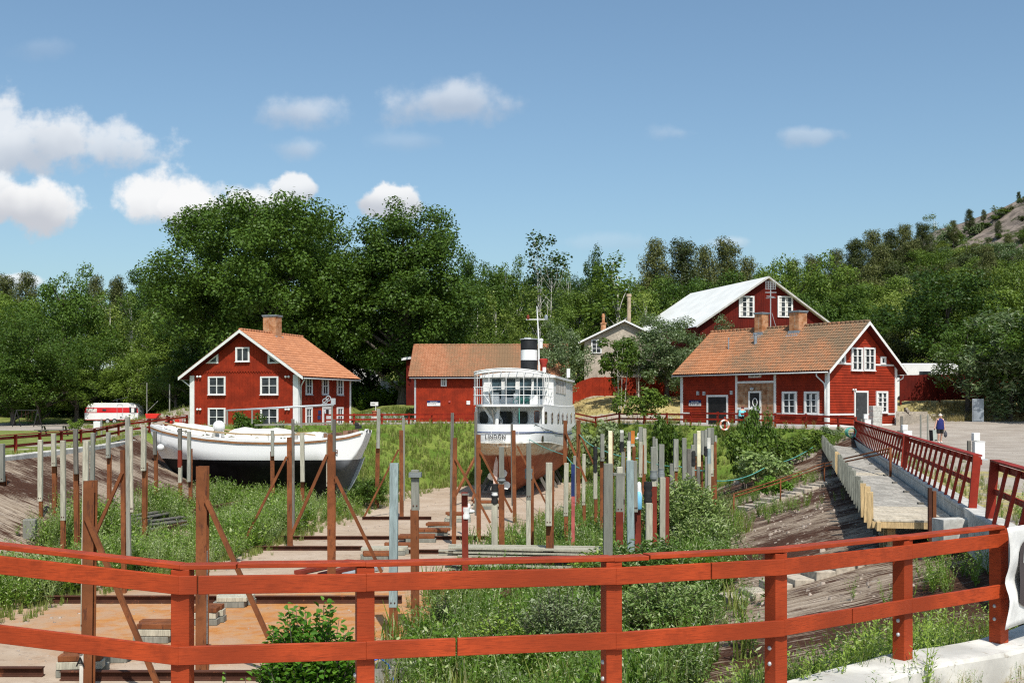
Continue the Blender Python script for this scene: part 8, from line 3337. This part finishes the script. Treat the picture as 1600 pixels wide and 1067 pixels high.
# bushes by the water edge
for (px, yt, w_, s, lf, desc, zone) in ((1040, 640, 62, 24.5, 'leaf_mid', 'dense dark-green bush', 'in front of the long red house fence'), (1002, 603, 76, 19.5, 'leaf_mid', 'round green bush', 'on the dry bank below the board fence'),
          (940, 652, 90, 21.5, 'leaf_grey', 'grey-green bush', 'right of the white ship stern'), (1182, 630, 50, 25.5, 'leaf_oak', 'tall tangled bush', 'in front of the black wreath door'), (1170, 668, 80, 27, 'leaf_mid', 'leafy bush', 'on the bank below the lifebuoy'),
          (1225, 672, 80, 25.5, 'leaf_mid', 'low green bush', 'at the head of the right slope'), (1195, 700, 110, 29.5, 'leaf_silver', 'silvery willow bush', 'on the right slope under the green rope'), (1270, 668, 50, 24.6, 'leaf_mid', 'low green bush', 'beside the walkway head'),
          (1300, 664, 40, 24.2, 'leaf_grey', 'wispy bush', 'between the gabled house and the walkway'), (390, 640, 60, 22.5, 'leaf_mid', 'leafy bush with red blossom', 'between the sailing boat and the red house'), (580, 742, 64, 28, 'leaf_mid', 'dark bush', 'beside the sailing boat rudder'),
          (118, 662, 26, 19, 'leaf_mid', 'small round bush', 'on the meadow by the picnic table'), (445, 655, 40, 23, 'leaf_grey', 'small bush', 'at the corner of the red house'), (1210, 762, 56, 33, 'leaf_bush', 'small leafy bush', 'growing on the right concrete slope')):
 tree('shrub', px, yt, w_, s, lf, desc, zone, None, 'bush', 'bush')
cnt, seen = {}, {}
for tr in TREES:
 k = (tr[6], tr[7])
 cnt[k] = cnt.get(k, 0) + 1
for (kind, px, ytop, wpx, s, leaf, desc, zone, base, cat, name) in sorted(TREES, key=lambda q: q[1]):
 k = (desc, zone)
 i = seen.get(k, 0)
 seen[k] = i + 1
 lbl = f'{desc} {zone}' if cnt[k] == 1 else f'{desc} {zone}, {ORD[i]} from left of its kind'
 pr = PR[kind]
 x, y = (px - 800) / s, F / s
 zb = gz(x, y) - .1
 H = EYE - (ytop - HZ) / s - zb
 if H < 1:
  H = 1.2
 sz = H / pr['H']
 sx = (wpx / s) / pr['W']
 if kind in ('pine', 'pine2', 'spruce'):
  sx = min(sx, sz * 1.05)
 sx = min(sx, sz * 1.9)
 nm = name or {'birch': 'birch_tree', 'birch2': 'birch_tree', 'pine': 'pine_tree', 'pine2': 'pine_tree', 'willow': 'willow_tree', 'aspen': 'aspen_tree'}.get(kind, 'tree')
 grp = 'bushes round the basin' if cat in ('bush', 'shrub') else 'trees behind the boatyard'
 th = thing(nm, lbl, cat, (x, y, zb), grp)
 th.rotation_euler = (0, 0, random.uniform(0, 6.283) if name != 'oak_tree' else (0.0 if kind == 'oak' else 2.0))
 th.scale = (sx, sx, sz)
 for part, me in (('trunk', pr['trunk']), ('crown', pr['crown'])):
  o = bpy.data.objects.new(part, me)
  COL.objects.link(o)
  o.parent = th
  if part == 'crown' and leaf:
   o.material_slots[0].link = 'OBJECT'
   o.material_slots[0].material = M[leaf]
# the sapling bush close behind the near fence: broad leaves on many shoots
def leafy_bush(label, px, ytop, wpx, s, nshoot, leaf, material, seed, cat='bush', name='bush', zb=None, asp=.62, dens=26):
 global RNG
 rr = random.Random(seed)
 RNG = np.random.default_rng(seed)
 x, y = (px - 800) / s, F / s
 zb = gz(x, y) if zb is None else zb
 H = EYE - (ytop - HZ) / s - zb
 W = wpx / s
 th = thing(name, label, cat, (x, y, zb))
 st = MB()
 Cs, Ns, Ts = [], [], []
 for i in range(nshoot):
  a = rr.uniform(0, 6.283)
  rad = W / 2 * math.sqrt(rr.random())
  hh = H * rr.uniform(.55, 1.0) * (1 - .35 * (rad / (W / 2)) ** 2)
  base = Vector((x + .25 * rad * math.cos(a), y + .25 * rad * math.sin(a), zb))
  tip = Vector((x + rad * math.cos(a), y + rad * math.sin(a), zb + hh))
  mid = base.lerp(tip, .5) + Vector((0, 0, H * .04))
  st.tube([base, mid, tip], [.018, .011, .004], 5)
  m_ = int(dens * rr.uniform(.7, 1.2))
  for k in range(m_):
   t_ = .12 + .9 * (k / m_)
   p = base.lerp(mid, t_ * 2) if t_ < .5 else mid.lerp(tip, t_ * 2 - 1)
   th_ = k * 2.4 + i
   out = Vector((math.cos(th_), math.sin(th_), .35))
   d = out * leaf * rr.uniform(.5, 1.0)
   Cs.append(tuple(p + d + Vector((rr.gauss(0, .02), rr.gauss(0, .02), rr.gauss(0, .02)))))
   nn = Vector((-.5 * math.cos(th_), -.5 * math.sin(th_), 1)) + Vector((rr.gauss(0, .45), rr.gauss(0, .45), rr.gauss(0, .3)))
   Ns.append(tuple(nn))
   Ts.append(tuple(out))
 C = np.array(Cs)
 V, Fq = leaf_shape(C, np.array(Ns), leaf * RNG.uniform(.7, 1.3, len(C)), asp, np.array(Ts))
 V = V - np.array([x, y, zb])
 o = bpy.data.objects.new('crown', fast_mesh('crown', V, Fq, M[material]))
 COL.objects.link(o)
 o.parent = th
 st.build('stems', M['bark'], th)
 return th
def leaf_shape(C, N, size, asp, T):
 """pointed leaves folded along the midrib: two quads each"""
 N = unit(N)
 T = unit(T - N * (T * N).sum(1, keepdims=True))
 B = np.cross(N, T)
 s = np.asarray(size).reshape(-1, 1)
 a = C - T * s * .5
 b = C + T * s * .5 - N * s * .10
 m = C - N * s * .0
 l1, l2 = C + B * s * asp * .45 - T * s * .18 + N * s * .14, C + B * s * asp * .42 + T * s * .14 + N * s * .10
 r1, r2 = C - B * s * asp * .45 - T * s * .18 + N * s * .14, C - B * s * asp * .42 + T * s * .14 + N * s * .10
 V = np.stack([a, l1, l2, b, r2, r1], 1).reshape(-1, 3)
 n = len(C)
 i = np.arange(n)[:, None] * 6
 Fq = np.concatenate([i + np.array([[0, 3, 2, 1]]), i + np.array([[0, 5, 4, 3]])], 1).reshape(-1, 4)
 return V, Fq
leafy_bush('bright green broad-leaved bush directly behind the near red fence', 482, 925, 168, 102, 260, .115, 'leaf_bush', 5, dens=56)
leafy_bush('small spindly green sapling left of the broad-leaved bush', 378, 1012, 90, 112, 14, .085, 'leaf_bush', 6, dens=18)
leafy_bush('small silvery willow sapling by the lashed post', 690, 915, 56, 66, 36, .11, 'leaf_silver', 7, asp=.3, dens=40)
leafy_bush('tall silvery willow thicket left of the stone steps', 1066, 742, 140, 44, 260, .20, 'leaf_silver', 8, asp=.30, dens=60)
leafy_bush('second silvery willow thicket below the tall one', 1010, 838, 190, 60, 220, .16, 'leaf_silver', 9, asp=.3, dens=50)
leafy_bush('dark silvery willow bush behind the near fence left of the stone steps', 1040, 905, 190, 74, 190, .12, 'leaf_silver', 10, asp=.36, dens=42)
leafy_bush('pale green thicket between the posts and the concrete slope', 1098, 800, 100, 49, 150, .16, 'leaf_silver', 14, asp=.3, dens=54)
leafy_bush('light green thicket at the foot of the lashed posts', 948, 838, 110, 58, 120, .14, 'leaf_herb', 15, asp=.36, dens=46)
leafy_bush('leafy thicket beside the lowest stone steps', 1100, 868, 120, 62, 150, .14, 'leaf_herb', 16, asp=.36, dens=48)
leafy_bush('dark leafy shrub behind the near fence under the lumber pile', 880, 905, 150, 76, 130, .11, 'leaf_grey', 12, asp=.36, dens=40)
leafy_bush('leafy shrub right of the plank platform', 790, 935, 120, 72, 90, .10, 'leaf_herb', 13, asp=.5, dens=36)
# ---- uncountable ground plants
def proto_herb(stems, H, leaf, asp, nleaf, spread, seed):
 r = np.random.default_rng(seed)
 C, N, T, S = [], [], [], []
 SV, SF = [], []
 for i in range(stems):
  a = r.uniform(0, 6.283)
  ln = r.uniform(.1, spread)
  h = H * r.uniform(.6, 1)
  tip = np.array([ln * math.cos(a), ln * math.sin(a), h])
  b = len(SV)
  w = .006
  SV += [(-w, 0, 0), (w, 0, 0), (tip[0] + w * .4, tip[1], tip[2]), (tip[0] - w * .4, tip[1], tip[2])]
  SF.append((b, b + 1, b + 2, b + 3))
  for k in range(nleaf):
   t = .15 + .88 * k / nleaf
   p = tip * t
   th_ = k * 2.4 + i
   o = np.array([math.cos(th_), math.sin(th_), .55])
   sz = leaf * (1.15 - .5 * t) * r.uniform(.7, 1.2)
   C.append(p + o * sz * .55)
   N.append(np.array([-o[0] * .5, -o[1] * .5, 1]) + r.normal(size=3) * .35)
   T.append(o)
   S.append(sz)
 V, Fq = cards(np.array(C), np.array(N), np.array(S), asp, np.array(T))
 return np.concatenate([V, np.array(SV)]), np.concatenate([Fq, np.array(SF) + len(V)])
def proto_grass(nb, H, w, spread, seed, bend=.5):
 r = np.random.default_rng(seed)
 V, Fq = [], []
 for i in range(nb):
  a = r.uniform(0, 6.283)
  x0, y0 = r.normal(0, spread, 2)
  h = H * r.uniform(.45, 1)
  bx, by = math.cos(a) * h * bend * r.uniform(.2, 1), math.sin(a) * h * bend * r.uniform(.2, 1)
  px, py = -math.sin(a) * w, math.cos(a) * w
  b = len(V)
  V += [(x0 - px, y0 - py, 0), (x0 + px, y0 + py, 0), (x0 + bx * .35 + px * .8, y0 + by * .35 + py * .8, h * .6), (x0 + bx * .35 - px * .8, y0 + by * .35 - py * .8, h * .6),
   (x0 + bx + px * .1, y0 + by + py * .1, h), (x0 + bx - px * .1, y0 + by - py * .1, h)]
  Fq += [(b, b + 1, b + 2, b + 3), (b + 3, b + 2, b + 4, b + 5)]
 return np.array(V), np.array(Fq)
def scatter(name, label, protos, pts_, smin, smax, material, seed=1):
 r = np.random.default_rng(seed)
 Vs, Fs = [], []
 off = 0
 for (x, y, k) in pts_:
  V, Fq = protos[int(r.integers(len(protos)))]
  a = r.uniform(0, 6.283)
  s = r.uniform(smin, smax) * k
  ca, sa_ = math.cos(a) * s, math.sin(a) * s
  z = gz(x, y) - .02
  W_v = np.empty_like(V)
  W_v[:, 0] = V[:, 0] * ca - V[:, 1] * sa_ + x
  W_v[:, 1] = V[:, 0] * sa_ + V[:, 1] * ca + y
  W_v[:, 2] = V[:, 2] * s + z
  Vs.append(W_v)
  Fs.append(Fq + off)
  off += len(V)
 if not Vs:
  return
 o = bpy.data.objects.new(name, fast_mesh(name, np.concatenate(Vs), np.concatenate(Fs), M[material]))
 COL.objects.link(o)
 struct(o, 'stuff', label)
 return o
def in_poly(poly, n, seed, jitter=None, noise_cut=0, kfun=None):
 r = random.Random(seed)
 xs_ = [p[0] for p in poly]
 ys_ = [p[1] for p in poly]
 out = []
 g = 0
 while len(out) < n and g < n * 20:
  g += 1
  x, y = r.uniform(min(xs_), max(xs_)), r.uniform(min(ys_), max(ys_))
  if not inside(x, y, poly):
   continue
  v = math.sin(x * .9 + 1.3 * math.sin(y * .5)) * math.sin(y * .7 + 1.1 * math.sin(x * .6))
  if noise_cut and v + r.uniform(-.6, .6) < noise_cut - 1:
   continue
  out.append((x + r.gauss(0, jitter or .25), y + r.gauss(0, jitter or .25), (.8 + .3 * v) * (kfun(x, y) if kfun else 1)))
 return out
HERB = [proto_herb(6, 1.0, .17, .45, 11, .32, s_) for s_ in (1, 2, 3)]
HERBF = [proto_herb(8, 1.0, .105, .36, 16, .30, s_) for s_ in (4, 5, 6)]
GR = [proto_grass(16, 1.0, .022, .10, s_) for s_ in (7, 8, 9)]
GRF = [proto_grass(22, 1.0, .008, .07, s_) for s_ in (10, 11, 12)]
def gpx(px, py, z=FLOOR):
 s = (py - HZ) / (EYE - z)
 return ((px - 800) / s, F / s)
left_zone = [gpx(-60, 985), gpx(0, 962), gpx(120, 925), gpx(300, 890), gpx(400, 858), gpx(470, 828), gpx(520, 812), gpx(590, 782), gpx(600, 770), (-9, 72), (-13.5, 71), (-15.8, 62), (-16.2, 50), (-16.4, 40), (-16, 30), (-15.5, 24)]
scatter('weeds', 'tall green weeds covering the left side of the basin floor', HERB + HERBF, in_poly(left_zone, 1600, 1, .4, 1.1), .55, 1.7, 'leaf_herb', 1)
scatter('weeds', 'pale leafy weeds mixed into the left basin growth', HERBF, in_poly(left_zone, 1200, 2, .4, 1.1), .6, 1.5, 'leaf_willow', 2)
scatter('grass', 'grass between the weeds on the left basin floor', GR, in_poly(left_zone, 1500, 3), .25, .6, 'grass', 3)
mid_zone = [gpx(330, 880), gpx(420, 848), gpx(520, 815), gpx(480, 838), gpx(380, 862)]
scatter('grass', 'low grass edging the bare basin floor', GR, in_poly([gpx(-60, 992), gpx(130, 938), gpx(330, 893), gpx(430, 858), gpx(600, 790), gpx(690, 762), gpx(740, 752), gpx(640, 772), gpx(560, 790), gpx(400, 850), gpx(250, 890), gpx(100, 930), gpx(-60, 975)], 900, 4), .2, .5, 'grass', 4)
def osl(px, py):
 c = on_slope(px, py)
 return (c.x, c.y)
right_zone = [gpx(660, 1000), gpx(640, 1090), (-1.6, 13), (1.0, 14.5), osl(1105, 1020), osl(1105, 940), osl(1108, 850), osl(1112, 800), (8.8, 62), (11, 74), (6.5, 80), (4.3, 66), (3.6, 60), gpx(900, 800), gpx(840, 830), gpx(770, 850), gpx(770, 905), gpx(700, 940)]
scatter('weeds', 'dense green weeds along the foot of the right slope', HERB + HERBF + GR, in_poly(right_zone, 3000, 5, .5, .7), .6, 1.4, 'leaf_herb', 5)
scatter('weeds', 'silvery narrow-leaved weeds along the foot of the right slope', HERBF, in_poly(right_zone, 2200, 6, .7, .7), .6, 1.4, 'leaf_willow', 6)
scatter('grass', 'tall grass at the foot of the right slope', GR, in_poly(right_zone, 2000, 7, .7), .4, 1.1, 'grass', 7)
near_zone = [(-2.4, 9.6), (.6, 9.0), (2.2, 9.4), (3.5, 10.4), (4.6, 11.1), (5.8, 12.9), (5.0, 14.0), (3.6, 13.4), (2.6, 13.2), (1.4, 14.5), (-.2, 15.5), (-1.4, 16.5), (-2.6, 14)]
scatter('weeds', 'leafy herbs on the near slope behind the fence', HERBF, in_poly(near_zone, 620, 8, None, .7), .35, .8, 'leaf_herb', 8)
scatter('grass', 'long grass on the near slope behind the fence', GRF, in_poly(near_zone, 620, 9), .3, .75, 'grass', 9)
slope_spots = []
rr = random.Random(4)
for (px, py, n, sp) in ((1200, 775, 22, 1.0), (1225, 800, 16, .7), (1268, 792, 8, .5), (1160, 815, 30, 1.2), (1140, 790, 24, 1.2), (1262, 755, 14, .6), (1215, 762, 16, .6), (1290, 700, 14, .8), (1180, 735, 40, 1.5), (1230, 720, 30, 1.5), (1120, 840, 24, 1.0), (1500, 905, 20, .6), (1440, 930, 16, .6)):
 c = on_slope(px, py)
 if c:
  for k in range(n):
   slope_spots.append((c.x + rr.gauss(0, sp), c.y + rr.gauss(0, sp), 1))
scatter('weeds', 'weeds sprouting from cracks of the right concrete slope', HERBF, slope_spots, .35, .85, 'leaf_herb', 10)
bank_zone = [(-21, 81), (-12, 87.5), (-6, 92.5), (-1, 96), (7, 96.5), (13, 85), (20, 78), (21.5, 74), (13.5, 75.5), (9.5, 80), (6, 85), (0, 84), (-5, 79), (-8, 73), (-13, 72)]
scatter('grass', 'long green grass on the bank at the head of the basin', GR, in_poly(bank_zone, 3800, 11), .35, .8, 'grass', 11)
scatter('weeds', 'green herbs on the bank at the head of the basin', HERB, in_poly([(6, 97), (13, 85.6), (20, 78.2), (21.8, 72), (14, 70), (9.5, 78), (6, 85)], 800, 12, None, .7), .4, .9, 'leaf_herb', 12)
edge = []
for i in range(700):
 k = rr.randrange(16, 24)
 (x0, y0), (x1, y1) = PAIRS[k][0], PAIRS[k + 1][0]
 t_ = rr.random()
 edge.append((lerp(x0, x1, t_) - abs(rr.gauss(.2, .5)), lerp(y0, y1, t_), 1))
scatter('grass', 'grass fringe along the left quay edge', GR, edge, .12, .38, 'grass', 13)
quay = []
for i in range(700):
 y_ = rr.uniform(16, 52)
 quay.append((Lx(y_) + .25 + abs(rr.gauss(0, .9)), y_, 1))
scatter('grass', 'short dry grass along the right quay curb', GRF, quay, .08, .3, 'grass', 14)
near_r = []
for i in range(420):
 t_ = rr.random()
 p = fp[4].lerp(fp[7], t_) if True else None
 n_ = Vector((1.0, -1.0, 0)).normalized()
 d_ = .32 + abs(rr.gauss(0, .35)) if i % 3 else .31
 near_r.append((p.x + n_.x * d_, p.y + n_.y * d_, .5 if i % 3 else .8))
scatter('grass', 'dry tufts on the gravel at the foot of the white curb', GRF, near_r, .08, .3, 'dry_grass', 15)
scatter('weeds', 'small weeds growing at the foot of the white curb', HERBF, [(p[0], p[1], 1) for p in near_r[::38]], .2, .45, 'leaf_herb', 16)
scatter('grass', 'tall dry stalks below the near fence on the left', GRF, in_poly([(-6.2, 9.6), (-3.4, 8.6), (-2.2, 8.4), (-3, 10.5), (-4.6, 11.6), (-6.5, 12.5)], 200, 17), .5, 1.5, 'dry_grass', 17)
dryz = [(5, 98), (12, 92), (22, 94), (21, 107), (5, 108)]
scatter('grass', 'dry yellow grass on the bank below the red board fence', GR, in_poly(dryz, 1300, 18), .15, .4, 'dry_grass', 18)
scatter('grass', 'yellow-green grass on the shaded bank behind the yard', GR, in_poly([(30, 86), (48, 86), (48, 94), (31, 93)], 1100, 19), .25, .7, 'dry_grass', 19)
scatter('grass', 'rough grass on the bank left of the red house', GR, in_poly([(-42, 108), (-22, 100), (-16, 104), (-16, 118), (-42, 120)], 1200, 20), .3, .7, 'grass', 20)
scatter('flowers', 'pale blue ground-cover flowers on the bank between house and store', GR, in_poly([(-15.5, 98), (-9.2, 98.5), (-9.2, 104), (-14, 107)], 700, 21), .25, .45, 'flower', 21)
scatter('grass', 'green ground cover on the bank between house and store', GR, in_poly([(-15.5, 97), (-9.2, 97.5), (-9.2, 109), (-15, 110)], 1100, 22), .3, .55, 'grass', 22)
scatter('shrubbery', 'dark undergrowth closing the foot of the wood', PRS := [proto_herb(16, 1.0, .16, .7, 14, .7, 31), proto_herb(16, 1.0, .16, .7, 14, .7, 32)],
  [(x, y, 1) for (x, y, k) in in_poly([(-75, 134), (-44, 133), (-36, 122), (-14, 116), (6, 118), (28, 116), (45, 100), (60, 100), (70, 125), (40, 135), (0, 135), (-75, 142)], 1500, 23)], 1.2, 2.6, 'leaf_oak', 23)
CH = []
for k in range(6):
 r_ = np.random.default_rng(40 + k)
 a_ = np.sort(r_.uniform(0, 6.283, 4))
 V_ = np.array([(.5 * math.cos(q), .5 * math.sin(q), 0) for q in a_] + [(.36 * math.cos(q), .36 * math.sin(q), r_.uniform(.25, .5)) for q in a_])
 CH.append((V_, np.array([(4, 5, 6, 7), (0, 1, 5, 4), (1, 2, 6, 5), (2, 3, 7, 6), (3, 0, 4, 7)])))
fl = [gpx(-40, 1060), gpx(0, 985), gpx(330, 895), gpx(480, 835), gpx(690, 765), gpx(860, 775), gpx(760, 850), gpx(640, 1000), gpx(600, 1060)]
scatter('rubble', 'stone chips and wood scraps lying on the basin floor', CH, in_poly(fl, 1500, 41), .03, .14, 'chips', 41)
sl_ = [osl(1135, 1000), osl(1130, 830), osl(1200, 740), osl(1290, 720), osl(1330, 830), osl(1500, 900), osl(1300, 960)]
scatter('rubble', 'loose stones lying on the right concrete slope', CH, in_poly(sl_, 700, 42), .05, .22, 'chips', 42)
scatter('gravel', 'loose stones on the gravel beside the white curb', CH, [(p[0], p[1], .6) for p in near_r] + [(Lx(y) + rr.uniform(.4, 9), y, 1) for y in [rr.uniform(17, 60) for _ in range(900)]], .03, .09, 'chips', 43)
